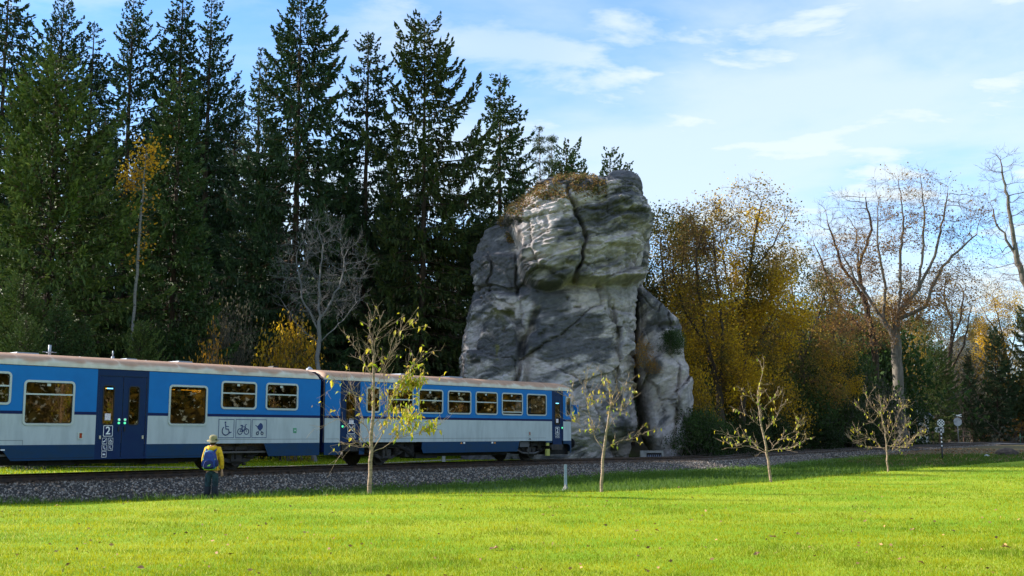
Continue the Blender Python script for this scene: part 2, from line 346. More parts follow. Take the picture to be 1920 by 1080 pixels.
ribbon('path', [(-34, 52), (-17.4, 49.6), (-13.3, 47.9), (-9.5, 49.4), (-5, 57), (-1.9, 68), (0, 78)], 1.1, path_m, .03)
asph = mat('asphalt', (.115, .11, .11), .9, noise=(5, 8, (.17, .16, .155), .4, .7), bump=(60, .4, .01))
ribbon('road', [(40, 141), (50, 138), (58, 137), (66, 140), (80, 147), (104, 156), (130, 160)], 6.5, asph, .05)
# --- grass
def grass(name, X, Y, h, w, tintf, label, seed, lean=.5, mname='grass_blade'):
    r = np.random.default_rng(seed); n = len(X); Z = ground(X, Y); a = r.uniform(0, 2 * PI, n); la = r.uniform(0, 2 * PI, n); ll = h * lean * r.random(n)
    c, s = np.cos(a) * w / 2, np.sin(a) * w / 2; B = np.stack([X, Y, Z - .005], 1)
    V = np.empty((n, 3, 3)); V[:, 0] = B; V[:, 0, 0] -= c; V[:, 0, 1] -= s; V[:, 1] = B; V[:, 1, 0] += c; V[:, 1, 1] += s
    V[:, 2] = B; V[:, 2, 0] += np.cos(la) * ll; V[:, 2, 1] += np.sin(la) * ll; V[:, 2, 2] += h
    C = np.repeat(tintf(r, X, Y), 3, 0)
    o = obj(name, mesh_np(name, V.reshape(-1, 3), np.arange(3 * n).reshape(-1, 3), C, False, [mat(mname, (1, 1, 1), .6, attr=True, trans=.5, spec=.15)]))
    tag(o, label, 'grass', kind='stuff'); return o
def g_tint(r, X, Y):
    a = fbm(X * 1.1, Y * 2.2, 2.0, 3); b = fbm(X * .16, Y * .45, 6.0, 3); c1_, c2_, c3_ = np.array([.145, .215, .003]), np.array([.42, .385, .004]), np.array([.55, .50, .12])
    s_ = fbm(X * .35 + Y * .05, Y * 1.6, 9.0, 3); t = np.clip(.12 + 1.0 * (a - .3) + 1.0 * (b - .4) + .9 * (s_ - .5) + r.normal(0, .28, len(X)), 0, 1)[:, None]; C = c1_ * (1 - t) + c2_ * t
    dk_ = (sm(.58, .74, fbm(X * .9, Y * .9, 14.0, 3)) * .38)[:, None]; C = C * (1 - dk_) + np.array([.075, .17, .012]) * dk_; d = (r.random(len(X)) < .05 + .16 * sm(.60, .75, fbm(X * .5, Y * .8, 22.0, 3)))[:, None]; C = np.where(d, c3_, C); return C
def scatter_lawn(n, ymin, ymax, seed, p=2.0):
    r = np.random.default_rng(seed); u = r.random(n)
    y = 1 / (1 / ymin - u * (1 / ymin - 1 / ymax)) if p == 2 else ymin * (ymax / ymin)**u     # denser near the lawn's front edge
    x = r.uniform(-1, 1, n) * (y * .50 + 1.5); k = y < crest(x) + .4 + .5 * r.random(n); return x[k], y[k]
X, Y = scatter_lawn(350000, 11.5, 60, 21); r_ = np.random.default_rng(1); q = Y / 13
tuft =   .55 + .45 * sm(.60, .75, fbm(X * .9, Y * .9, 14.0, 3)) + .9 * fbm(X * 1.6, Y * 1.6, 4.0, 3) + .5 * (fbm(X * 6, Y * 6, 1.0, 2) - .5)
grass('lawn_grass', X, Y, r_.uniform(.022, .05, len(X)) * tuft * (.75 + .25 * q), .0052 * q**.9 + .0024, g_tint, 'short mown bright green grass of the lawn in the foreground', 2, 1.0)
def v_tint(r, X, Y):
    n, _ = track_n(X, Y); t = r.random((len(X), 1)); C = np.array([.05, .12, .012]) * (1 - t) + np.array([.13, .20, .03]) * t; return C
def verge():
    r = np.random.default_rng(5); n = 210000; y = 26 + 55 * r.random(n)**1.4; x = r.uniform(-1, 1, n) * (y * .48 + 2); tn, _ = track_n(x, y); d = y - crest(x)
    k = (d > -.3) & (tn > 3.2 + 1.4 * fbm(x * .7, y * .7, 3, 2) - .9 * sm(-12, 0, -x) + 0 * sm(20, 30, x)) & (r.random(n) < .35 + 1.2 * sm(.4, .7, fbm(x * 1.3, y * 1.3, 8, 3)))
    return x[k], y[k]
X, Y = verge(); r_ = np.random.default_rng(4)
grass('verge_weeds', X, Y, r_.uniform(.06, .22, len(X)) * (.4 + 1.2 * fbm(X * 1.1, Y * 1.1, 5, 3)), .022 * (Y / 30), v_tint, 'dark green weeds on the verge between lawn and ballast', 6, .9)
def back_lawn():
    r = np.random.default_rng(8); n = 52000; s = r.uniform(-14, 34, n); nn = -r.uniform(3.3, 30, n); p = trk(s, 0.0); q = np.stack([np.interp(s, TS, TN[:, k]) for k in (0, 1)], 1); x = p[:, 0] + q[:, 0] * nn; y = p[:, 1] + q[:, 1] * nn
    k = (nn > -26) & (x < 6); return x[k], y[k]
X, Y = back_lawn(); r_ = np.random.default_rng(4)
grass('back_lawn_grass', X, Y, r_.uniform(.04, .09, len(X)), np.full(len(X), .045), g_tint, 'green grass of the lawn seen under the train', 9, .9)
# clumps of broad leafed weeds at the foot of the ballast
def leafmass(name, P, size, tint, seed, m, label=None, cat=None, kind=None, parent=None, flat=.5):
    r = np.random.default_rng(seed); n = len(P); d = r.normal(size=(n, 3)); d[:, 2] = d[:, 2] * flat; d /= np.linalg.norm(d, axis=1)[:, None]; e = np.cross(d, r.normal(size=(n, 3))); e /= np.linalg.norm(e, axis=1)[:, None]
    s = size * r.uniform(.6, 1.3, n) if np.isscalar(size) else size * r.uniform(.7, 1.2, n); s = s[:, None]
    V = np.stack([P - d * s * .5, P + e * s * .30, P + d * s * .55, P - e * s * .30], 1).reshape(-1, 3); C = np.repeat(tint(r, P), 4, 0); i = np.arange(n)[:, None] * 4
    o = obj(name, mesh_np(name, V, (i + np.array([0, 1, 2, 3])), C, False, [m]), parent)
    if label or kind: tag(o, label, cat, kind=kind)
    return o
def weeds():
    r = np.random.default_rng(12); P = []
    for _ in range(520):
        s = r.uniform(6, 60); nn = 3.4 + 1.3 * r.random()**1.5 + np.interp(s, [6, 20, 45, 60], [0, .2, .4, .6]); p = trk(s, nn); z = gz(p[0], p[1]); h = r.uniform(.06, .28); w = r.uniform(.12, .42); k = int(26 * w / .3)
        if r.random() > .25 + .75 * sm(8, 28, s): continue
        Q = r.normal(size=(k, 3)) * (w * .5, w * .5, h * .35); Q[:, 2] = np.abs(Q[:, 2]); P.append(Q + (p[0], p[1], z + .02))
    P = np.concatenate(P); leaf = mat('weed_leaf', (1, 1, 1), .5, attr=True, trans=.4)
    leafmass('weed_clumps', P, .075, lambda r, P: np.array([.09, .19, .02]) + r.random((len(P), 1)) * np.array([.09, .10, .02]), 4, leaf, 'leafy green weeds growing along the foot of the ballast', 'weeds', 'stuff')
weeds()
# fallen leaves on the lawn
def fallen():
    r = np.random.default_rng(31); lm = mat('dead_leaf', (.23, .10, .04), .7, noise=(12, 3, (.35, .22, .10), .4, .6), trans=.2)
    mbs = []
    for v in range(3):
        mb = MB(); k = 9; pts = []
        for j in range(k):
            a = 2 * PI * j / k; rad = (1 if j % 2 == 0 else .55) * (.8 + .4 * r.random()); pts.append((rad * math.cos(a) * .75, rad * math.sin(a), .28 * r.random() + .15 * math.cos(a * 2)))
        for j in range(k): mb.poly([(0, 0, .04), pts[j], pts[(j + 1) % k]])
        me = mb.obj('tmp_leaf', lm); mbs.append(me.data); bpy.data.objects.remove(me)
    spots = [((925, 1028), 'crumpled brown dead leaf on the lawn below the hiker and sapling, largest in the grass'), ((1420, 1040), 'pale curled leaf on the lawn in front of the third sapling'), ((1885, 1028), 'brown leaf on the lawn near the lower right corner'), ((1710, 992), 'small brown leaf on the lawn below the fourth sapling'),
             ((1450, 1010), 'brown leaf lying above the pale curled leaf'), ((1232, 998), 'tiny rust leaf on the lawn right of the second sapling'), ((1192, 998), 'small leaf on the sunlit grass below the second sapling'), ((405, 960), 'pale leaf on the lawn just below the hiker'), ((266, 1076), 'brown leaf at the bottom edge of the lawn'), ((1295, 978), 'pale leaf in the middle of the lawn'),
             ((1623, 975), 'light leaf on the lawn left of the fourth sapling'), ((1855, 977), 'pair of dry leaves below the boulder on the lawn'), ((1138, 941), 'pale leaf just in front of the second sapling'), ((1030, 955), 'small rust leaf left of the second sapling'), ((1727, 1058), 'dry leaf at the bottom right of the lawn'), ((1497, 1003), 'small leaf right of the second sapling shadow'), ((1620, 958), 'tiny brown leaf below the fourth sapling stem')]
    for i, ((px, py), lab) in enumerate(spots):
        d = ray(px, py); t = -EYE / d[2]; x, y = d[0] * t, d[1] * t; o = obj('fallen_leaf', mbs[i % 3], None, (x, y, gz(x, y) + .035)); o.scale = [r.uniform(.045, .075) * (1.35 if i in (0, 2) else 1)] * 3; o.rotation_euler = (r.uniform(-.4, .4), r.uniform(-.4, .4), r.uniform(0, 6))
        tag(o, lab, 'leaf', 'fallen leaves on the lawn')
    x, y = scatter_lawn(650, 13, 48, 55, 1); n = len(x)
    P = np.stack([x, y, ground(x, y) + .035], 1); leafmass('leaf_litter', P, .06, lambda r, P: np.array([.25, .13, .05]) * r.uniform(.6, 1.8, (len(P), 1)), 6, mat('litter', (1, 1, 1), .8, attr=True), 'scattered small dry leaves over the lawn', 'leaf litter', 'stuff', flat=.2)
    n = 5000; x = r.uniform(20, 42, n); y = r.uniform(56, 100, n); d = y - crest(x); tn, _ = track_n(x, y); k = (d > .5) & (tn > 3.0); x, y = x[k], y[k]
    P = np.stack([x, y, ground(x, y) + .03], 1); leafmass('verge_leaf_litter', P, .13, lambda r, P: np.array([.26, .14, .06]) * r.uniform(.5, 1.6, (len(P), 1)), 8, mat('litter', (1, 1, 1), .8, attr=True), 'brown leaves strewn on bare ground beside the boulder', 'leaf litter', 'stuff', flat=.2)
fallen()
# ---------------------------------------------------------------- train; local frame: x along the track, y away from the camera, z above the rails
BLUE = mat('paint_blue', (.004, .175, .52), .5, noise=(1.2, 5, (.004, .15, .46), .35, .7), spec=.25)
WHITE = mat('paint_pale', (.50, .555, .57), .5, noise=(1.6, 8, (.40, .45, .465), .35, .75, (2.6, 1, .55)), spec=.25)
NAVY = mat('paint_navy', (.004, .014, .085), .5, spec=.2)
SKIRT = mat('paint_skirt', (.006, .042, .115), .55, spec=.2, noise=(2.5, 6, (.012, .042, .085), .3, .75, (1, 1, 2)))
DOORM = mat('paint_door', (.004, .020, .085), .5, spec=.2, noise=(2, 5, (.006, .028, .09), .3, .7))
BLACK = mat('underframe_black', (.012, .012, .013), .8, noise=(6, 4, (.03, .024, .02), .4, .7))
GREASE = mat('gear_iron', (.030, .028, .028), .6, .3, noise=(9, 4, (.06, .045, .035), .4, .7))
ALU = mat('window_alu', (.52, .57, .58), .35, .35)
RUB = mat('rubber', (.012, .012, .014), .6)
STK = mat('sticker_white', (.80, .82, .82), .5); STKB = mat('pictogram_blue', (.012, .035, .15), .5)
INT = mat('interior_beige', (.42, .36, .26), .7); INTF = mat('interior_floor', (.10, .09, .08), .8); SEAT = mat('seat_cloth', (.045, .055, .09), .9)
YEL = mat('label_yellow', (.75, .70, .12), .5); RED = mat('lamp_red', (.35, .03, .015), .25); GRN = mat('sticker_green', (.01, .30, .13), .5)
def glass_mat(name, tint, fac):
    m = bpy.data.materials.new(name); m.use_nodes = True; t = m.node_tree; t.nodes.clear(); out = N(t, 'ShaderNodeOutputMaterial')
    g = N(t, 'ShaderNodeBsdfGlossy', i_Roughness=.015); g.inputs[0].default_value = (.95, .80, .56, 1); tr_ = N(t, 'ShaderNodeBsdfTransparent'); tr_.inputs[0].default_value = (*tint, 1)
    fr = N(t, 'ShaderNodeFresnel', i_IOR=1.5); ad = N(t, 'ShaderNodeMath', operation='ADD', i_1=fac, use_clamp=True); L(t, fr.outputs[0], ad.inputs[0])
    tc = N(t, 'ShaderNodeTexCoord'); nz = N(t, 'ShaderNodeTexNoise', i_Scale=.9, i_Detail=1.0); L(t, tc.outputs['Object'], nz.inputs['Vector']); bp = N(t, 'ShaderNodeBump', i_Strength=.12, i_Distance=.004); L(t, nz.outputs[0], bp.inputs['Height']); L(t, bp.outputs[0], g.inputs['Normal'])
    mi = N(t, 'ShaderNodeMixShader'); L(t, ad.outputs[0], mi.inputs[0]); L(t, tr_.outputs[0], mi.inputs[1]); L(t, g.outputs[0], mi.inputs[2]); L(t, mi.outputs[0], out.inputs[0]); return m
GLASS = glass_mat('train_glass', (.50, .43, .30), .07)
HW = 1.5; Z_SB, Z_SK, Z_B0, Z_B1, Z_R = .44, .88, 1.75, 1.84, 3.12
def rrect(x0, x1, z0, z1, r, k=4):
    P = []
    for cx, cz, a0 in ((x1 - r, z1 - r, 0), (x0 + r, z1 - r, PI / 2), (x0 + r, z0 + r, PI), (x1 - r, z0 + r, 3 * PI / 2)):
        for j in range(k + 1): a = a0 + PI / 2 * j / k; P.append((cx + r * math.cos(a), cz + r * math.sin(a)))
    return P
def ring_mb(mb, o, i, y0, y1, m=0):
    """frame between outline o and i (same count), from y0 (outside) to y1"""
    k = len(o)
    for a in range(k):
        b = (a + 1) % k
        mb.poly([(o[a][0], y0, o[a][1]), (o[b][0], y0, o[b][1]), (i[b][0], y0, i[b][1]), (i[a][0], y0, i[a][1])], m)
        mb.poly([(o[a][0], y0, o[a][1]), (o[a][0], y1, o[a][1]), (o[b][0], y1, o[b][1]), (o[b][0], y0, o[b][1])], m)
        mb.poly([(i[a][0], y0, i[a][1]), (i[b][0], y0, i[b][1]), (i[b][0], y1, i[b][1]), (i[a][0], y1, i[a][1])], m)
def window(par, x0, x1, z0, z1, div=None, side=-1, fw=.062, extra=None):
    y = side * HW; e = side
    mb = MB(); o = rrect(x0, x1, z0, z1, .13); i = rrect(x0 + fw, x1 - fw, z0 + fw, z1 - fw, .075); ring_mb(mb, o, i, y + e * .022, y - e * .05)
    w = mb.obj('window', ALU, par)
    g = MB(); g.poly([(a, y - e * .012, b) for a, b in (i if side < 0 else i[::-1])]); g.obj('pane', GLASS, w)
    rb = MB(); ring_mb(rb, i, rrect(x0 + fw + .022, x1 - fw - .022, z0 + fw + .022, z1 - fw - .022, .06), y - e * .004, y - e * .010); rb.obj('gasket', RUB, w)
    if div:
        d = MB()
        for zz_ in div: d.box(x0 + fw, x1 - fw, min(y + e * .016, y - e * .03), max(y + e * .016, y - e * .03), zz_ - .022, zz_ + .022)
        d.obj('divider', ALU, w)
        if side < 0:
            t_ = MB(); xm = (x0 + x1) / 2 - .02; t_.box(xm - .055, xm + .055, y - .024 + .034, y + .014, z1 - fw - .10, z1 - fw - .02); t_.obj('latch', ALU, w)
    return w
def wall(par, name, s0, s1, openings, cut, side, doorz, taper=None):
    """sheet wall with real openings; doorz = ranges painted navy"""
    e = side; xs = sorted(set([s0, s1] + [v for o in openings for v in o[:2]] + [v for d in doorz for v in d] + [v for c in cut for v in c] + list(np.arange(s0, s1, 2.0)))); zs = sorted(set([Z_SB, Z_SK, Z_B0, Z_B1, Z_R] + [v for o in openings for v in o[2:]]))
    mb = MB(); yo = e * HW; yi = e * (HW - .07)
    for a, b in zip(xs[:-1], xs[1:]):
        if b - a < 1e-4: continue
        xm = (a + b) / 2
        for c, d in zip(zs[:-1], zs[1:]):
            zm = (c + d) / 2
            if any(o[0] < xm < o[1] and o[2] < zm < o[3] for o in openings): continue
            if zm < Z_SK and any(q[0] < xm < q[1] for q in cut): continue
            m = 2 if any(q[0] < xm < q[1] for q in doorz) else (3 if zm < Z_SK else 1 if zm < Z_B0 else 4 if zm < Z_B1 else 0)
            q = [(a, yo, c), (b, yo, c), (b, yo, d), (a, yo, d)]; mb.poly(q if e < 0 else q[::-1], m)
            if zm > Z_SK: q = [(a, yi, c), (b, yi, c), (b, yi, d), (a, yi, d)]; mb.poly(q[::-1] if e < 0 else q, 5)
    return mb.obj(name, [BLUE, WHITE, DOORM, SKIRT, NAVY, INT], par)
def roof_mesh(s0, s1, round_l=.4, round_r=.4):
    xs = np.arange(s0, s1 + .001, .06); K = 22; V = []; C = []
    for x in xs:
        f = 1.0
        if x - s0 < round_l: f = math.sqrt(max(0, 1 - (1 - (x - s0) / round_l)**2))
        if s1 - x < round_r: f = min(f, math.sqrt(max(0, 1 - (1 - (s1 - x) / round_r)**2)))
        for j in range(K + 1):
            a = PI * j / K; ca, sa = math.cos(a), math.sin(a); y = -(HW + .015) * math.copysign(abs(ca)**.62, ca) * (.93 + .07 * f); z = Z_R + .015 + (.395 * abs(sa)**.8) * (.25 + .75 * f)
            V.append((x, y, z))
            t = abs(sa)**.8; ph = (x * .95) % 1.0; sc = .26 + .22 * (1 - math.sin(PI * ph)**.5)
            n = vnoise(x * 3.1, y * 4, 3) * .22 + vnoise(x * .7, 2, 1) * .16 - .16; w = float(sm(sc - .08, sc + .16, t + n))
            seam = float(sm(.045, .0, min(ph, 1 - ph)))
            c = np.array([.60, .56, .46]) * (1 - w) + np.array([.40, .235, .15]) * w; c = c * (1 - .15 * seam * w) + np.array([.55, .50, .42]) * .30 * seam * w; c = c * (.88 + .24 * vnoise(x * 9, y * 9, 5))
            tt = float(sm(.86, 1.0, t)); c = c * (1 - tt * .45) + np.array([.34, .24, .19]) * tt * .45
            C.append(c)
    V = np.array(V); i = np.arange(len(V)).reshape(-1, K + 1); Fq = np.stack([i[:-1, :-1], i[1:, :-1], i[1:, 1:], i[:-1, 1:]], -1).reshape(-1, 4)
    return mesh_np('roof', V, Fq, np.array(C), True, [mat('roof_paint', (1, 1, 1), .55, attr=True, bump=(6, .15, .01))])
def wheelset(par, x, hide=False):
    w = MB()
    for e in (-1, 1):
        y = e * .755; w.tube([(x, y - .065, .42), (x, y + .065, .42)], .42, 32, 0, smooth=False); w.tube([(x, y - e * .02, .40), (x, y - e * .045, .40)], .45, 32, 0, smooth=False)
    w.tube([(x, -.8, .42), (x, .8, .42)], .085, 12)
    ws = w.obj('wheelset', GREASE, par)
    for e in (-1, 1):
        h = MB(); h.tube([(x, e * .82, .42), (x, e * 1.06, .42)], .30, 24, 1, smooth=False); h.tube([(x, e * 1.06, .42), (x, e * 1.15, .42)], [.17, .14], 16, 1); h.obj('wheel_disc', [RUB, GREASE], ws)
    return ws
def running_gear(par, x, kind=0):
    g = MB()
    for e in (-1, 1):
        y = e * 1.1
        g.box(x - .22, x + .22, y - .12, y + .10, .28, .60)                               # axle box
        g.prism([(x - .95, .50), (x - .30, .24), (x + .30, .24), (x + .95, .50), (x + .95, .60), (x + .3, .36), (x - .3, .36), (x - .95, .60)], y - .07, y + .06)
        g.tube([(x - .05, y + e * .12, .35), (x - .05, y + e * .12, .86)], .03, 8); g.tube([(x - .16, y + e * .12, .80), (x - .05, y + e * .14, .73), (x + .07, y + e * .12, .80)], .024, 6)
        g.box(x - 1.25, x + 1.25, y - .10, y + .02, .66, .86)
    g.box(x - 1.3, x + 1.3, -.6, .6, .50, .86)
    a = g.obj('axle_guard', GREASE, par)
    for e in (-1, 1):
        for q in (-.62, .56):
            s = MB()
            for k in range(7): s.tube([(x + q, e * 1.13, .40 + k * .062), (x + q, e * 1.13, .432 + k * .062)], [.155, .165], 16)
            s.tube([(x + q, e * 1.13, .38), (x + q, e * 1.13, .86)], .10, 10); s.obj('spring', GREASE, a)
    return a
def picto(par, name, x, z, w, h, kind, col=None, edge=None, y=-HW - .004, lw=.016):
    """square sign with a drawn symbol, standing 2-4 mm proud"""
    m = MB(); c = 0
    def ln(pts, t=lw):
        for (a, b), (c_, d) in zip(pts[:-1], pts[1:]):
            L_ = math.hypot(c_ - a, d - b) or 1; nx, nz = -(d - b) / L_ * t / 2, (c_ - a) / L_ * t / 2; ex, ez = (c_ - a) / L_ * t / 2, (d - b) / L_ * t / 2
            m.poly([(a - ex + nx, y - .003, b - ez + nz), (a - ex - nx, y - .003, b - ez - nz), (c_ + ex - nx, y - .003, d + ez - nz), (c_ + ex + nx, y - .003, d + ez + nz)][::-1], 0)
    def arc(cx, cz, r, a0, a1, t=lw, k=18): ln([(cx + r * math.cos(math.radians(a0 + (a1 - a0) * j / k)), cz + r * math.sin(math.radians(a0 + (a1 - a0) * j / k))) for j in range(k + 1)], t)
    def disc(cx, cz, r, a0=0, a1=360, k=16): m.poly([(cx + r * math.cos(math.radians(a0 + (a1 - a0) * j / k)), y - .003, cz + r * math.sin(math.radians(a0 + (a1 - a0) * j / k))) for j in range(k + (a1 - a0 < 360))], 0)
    X0, X1, Z0, Z1 = x - w / 2, x + w / 2, z - h / 2, z + h / 2; ln([(X0, Z0), (X1, Z0), (X1, Z1), (X0, Z1), (X0, Z0)], lw * .8)
    S = min(w, h); P = lambda u, v: (x + u * S, z + v * S)
    if kind == 'wheelchair':
        disc(*P(-.07, .33), .055 * S); ln([P(-.06, .24), P(-.03, -.02), P(.14, -.04), P(.22, -.24), P(.32, -.20)], lw * 1.5); ln([P(-.04, .12), P(.14, .11)], lw * 1.2); arc(*P(-.03, -.12), .235 * S, 130, 385 - 40, lw * 1.5)
    elif kind == 'bicycle':
        for u in (-.22, .22): arc(*P(u, -.16), .155 * S, 0, 360, lw * 1.2)
        ln([P(-.22, -.16), P(-.08, .10), P(.14, .10), P(-.02, -.16), P(-.22, -.16)], lw * 1.1); ln([P(-.10, .16), P(-.02, -.16)], lw * 1.1); ln([P(.22, -.16), P(.12, .20), P(.22, .22)], lw * 1.1); ln([P(-.16, .17), P(-.05, .17)], lw * 1.8)
    elif kind == 'pram':
        disc(*P(.05, .12), .20 * S, 180, 450); ln([P(-.15, .12), P(-.25, .18)], lw * 1.3)
        for u in (-.12, .20): arc(*P(u, -.26), .075 * S, 0, 360, lw * 1.3)
        ln([P(-.12, -.20), P(.05, -.06), P(.20, -.20)], lw)
    elif kind == 'nosmoking': ln([P(-.30, -.12), P(.10, -.12)], lw * 1.6); ln([P(-.28, -.28), P(.30, .28)], lw * 1.2)
    elif kind == 'figure': disc(*P(-.1, .26), .10 * S); ln([P(-.12, .15), P(-.08, -.12), P(.14, -.14), P(.18, -.34)], lw * 1.6)
    elif kind == 'camera': m.poly([(P(u, v)[0], y - .003, P(u, v)[1]) for u, v in ((-.3, -.16), (.18, -.16), (.32, 0), (.18, .16), (-.3, .16))], 0)
    elif kind == 'cross': ln([P(-.22, 0), P(.22, 0)], .22 * S); ln([P(0, -.22), P(0, .22)], .22 * S)
    elif kind == 'arms': ln([P(-.3, -.3), P(.3, .3)], lw * 1.3); ln([P(-.3, .3), P(.3, -.3)], lw * 1.3); disc(*P(0, .0), .12 * S)
    if col is not None:
        b = MB(); b.poly([(X0, y, Z0), (X1, y, Z0), (X1, y, Z1), (X0, y, Z1)][::-1][::-1]); r = b.obj(name, col, par); s = m.obj('symbol', edge or STK, r)
        return r
    return m.obj(name, edge or STKB, par)
def flat(par, name, x0, x1, z0, z1, m, y=-HW - .006, t=.006):
    b = MB(); b.box(x0, x1, y - t, y + .003, z0, z1); return b.obj(name, m, par)
def grab(par, x, z):
    b = MB(); b.tube([(x, -HW - .005, z + .06), (x, -HW - .03, z + .05), (x, -HW - .03, z - .05), (x, -HW - .005, z - .06)], .016, 6); return b.obj('handle', RUB, par)
def door_leaf(par, x0, x1, z0, z1, gx0, gx1, gz0, gz1, paper=None):
    mb = MB(); y = -HW + .012; o = [(x0 + .008, z0), (x1 - .008, z0), (x1 - .008, z1), (x0 + .008, z1)]
    i = rrect(gx0, gx1, gz0, gz1, .07)
    # leaf skin with the glazed opening left out
    for a, b, c, d in ((x0, gx0, z0, z1), (gx1, x1, z0, z1), (gx0, gx1, z0, gz0), (gx0, gx1, gz1, z1)):
        a2, b2 = (a + .008 if a == x0 else a), (b - .008 if b == x1 else b); mb.poly([(a2, y, c), (b2, y, c), (b2, y, d), (a2, y, d)])
    D = mb.obj('door', DOORM, par)
    r = MB(); ring_mb(r, rrect(gx0 - .03, gx1 + .03, gz0 - .03, gz1 + .03, .09), i, y - .012, y + .02); f = r.obj('gasket', RUB, D)
    g = MB(); g.poly([(a, y + .006, b) for a, b in i]); g.obj('pane', GLASS, D)
    if paper:
        p = MB(); p.box(paper[0], paper[1], y - .008, y - .003, paper[2], paper[3]); p.obj('notice', mat('notice_paper', (.80, .76, .80), .6, noise=(40, 2, (.55, .35, .45), .55, .6)), D)
    return D
def led_row(par, name, x0, x1, z, n, cols, y=-HW + .03, sz=.018):
    b = MB()
    for k in range(n):
        x = x0 + (x1 - x0) * (k + .5) / n; b.box(x - sz, x + sz, y, y + .01, z - sz * .8, z + sz * .8, 0 if k == 0 else 1)
    return b.obj(name, cols, par)
LEDB = mat('led_blue', (.1, .4, .9), .4, emit=((.15, .55, 1), 1.6)); LEDO = mat('led_orange', (.9, .5, .05), .4, emit=((1, .48, .03), .7)); LEDG = mat('led_green', (.1, .6, .3), .4, emit=((.1, .9, .4), .5))
def seats(par, xs, z=.0):
    b = MB(); b.box(-.22, .24, -.48, .48, 1.28, 1.40); b.prism([(-.22, 1.36), (-.12, 1.36), (-.20, 2.12), (-.30, 2.12)], -.48, .48); b.box(-.05, .08, -.1, .1, .92, 1.28)
    me = b.obj('seat', SEAT, par); first = True
    for x, flip in xs:
        for y in (-.93, .93):
            o = me if first else link(me.copy(), par); first = False; o.location = (x, y, z); o.rotation_euler = (0, 0, PI if flip else 0)
def coach(name, label, s0, s1):
    r = empty(name, (O0[0], O0[1], ZR), PI / 2 - TH); return tag(r, label, 'railcar', 'blue and pale grey railcars coupled as one train')
def shell(par, s0, s1, floor_z=.95):
    b = MB(); b.box(s0 + .05, s1 - .05, -HW + .08, HW - .08, floor_z - .06, floor_z, 0); b.box(s0 + .05, s1 - .05, -HW + .08, HW - .08, 3.0, 3.05, 1); b.obj('cabin_floor', [INTF, INT], par)
    u = MB(); u.box(s0 + .1, s1 - .1, -1.05, 1.05, .70, .90); u.obj('underframe', BLACK, par)
def end_wall(par, x, name='end_wall', m=None):
    b = MB(); b.poly([(x, -HW, Z_SB + .1), (x, HW, Z_SB + .1), (x, HW, Z_R), (x, .9, Z_R + .30), (x, 0, Z_R + .38), (x, -.9, Z_R + .30), (x, -HW, Z_R)]); return b.obj(name, m or NAVY, par)
def vent(par, name, x, w, h, y=-.15, l=.5, m=None):
    b = MB(); z = Z_R + .38
    b.prism([(x - w / 2, z), (x + w / 2, z), (x + w / 2 - h * .5, z + h), (x - w / 2 + h * .9, z + h)], y - l / 2, y + l / 2); return b.obj(name, m or mat('roof_fitting', (.30, .34, .40), .5, .2), par)
# ===== trailing railcar (left)
A = coach('railcar', 'blue and pale grey railcar on the left with double doors and bicycle symbols', -5.6, 11.1)
big = [(.17, 1.72, 1.43, 2.72), (4.89, 6.33, 1.45, 2.74)]; small = [(-3.35, -1.95, 2.0, 2.93), (-1.62, -.19, 2.0, 2.93), (6.85, 8.29, 2.0, 2.93), (8.67, 10.08, 2.0, 2.93)]
ins = lambda w: (w[0] + .05, w[1] - .05, w[2] + .05, w[3] - .05)
LD = (2.50, 3.30, .50, 2.92); RD = (3.30, 4.10, .50, 2.92)
wall(A, 'side_wall', -5.6, 11.1, [ins(w) for w in big + small] + [(2.50, 4.10, .50, 2.92)], [(-3.2, -.10), (6.66, 8.85)], -1, [(2.43, 4.17)])
wall(A, 'side_wall', -5.6, 11.1, [ins(w) for w in big + small], [(-3.2, -.10), (6.66, 8.85)], 1, [(2.43, 4.17)])
w_ = window(A, *big[0], div=[2.32]); w_ = window(A, *big[1]); LEDW = w_
for w in small: window(A, *w, div=[2.53])
for w in big: window(A, *w, side=1)
for w in small: window(A, *w, div=[2.53], side=1)
# sloping skirt ends beside the wheel openings
b = MB(); y = -HW
b.poly([(-.47, y, Z_SK), (-.10, y, Z_SB), (-.10, y, Z_SK)]); b.obj('skirt_end', SKIRT, A); b = MB(); b.poly([(8.65, y, Z_SK), (8.85, y, Z_SB), (8.85, y, Z_SK)]); b.obj('skirt_end', SKIRT, A)
dl = door_leaf(A, *LD, 2.66, 2.99, 1.48, 2.62, (2.72, 2.91, 1.60, 1.80)); dr = door_leaf(A, *RD, 3.52, 3.84, 1.48, 2.62)
led_row(dl, 'light_strip', 2.70, 2.95, 2.55, 5, [LEDO, LEDB], y=-HW + .002)
for d, x in ((dl, 3.19), (dr, 3.39)):
    q = MB(); q.tube([(x, -HW + .01, 1.62), (x, -HW - .012, 1.62)], .045, 12, 0); q.tube([(x, -HW + .008, 1.62), (x, -HW - .018, 1.62)], .026, 10, 1); q.tube([(x, -HW + .01, 1.52), (x, -HW - .008, 1.52)], .035, 12, 2); q.obj('button', [STK, LEDG, LEDG], d)
    q = MB(); q.box(x - .022, x + .022, -HW - .012, -HW + .01, 1.27, 1.41); q.obj('handle', RUB, d)
for x, d in ((2.59, dl), (4.02, dr)): q = MB(); q.tube([(x, -HW + .01, 1.08), (x, -HW - .012, 1.08)], [.028, .024], 10); q.box(x - .024, x + .024, -HW - .008, -HW + .01, 1.04, 1.14); q.obj('key_plate', mat('brass_cream', (.65, .58, .40), .4), d)
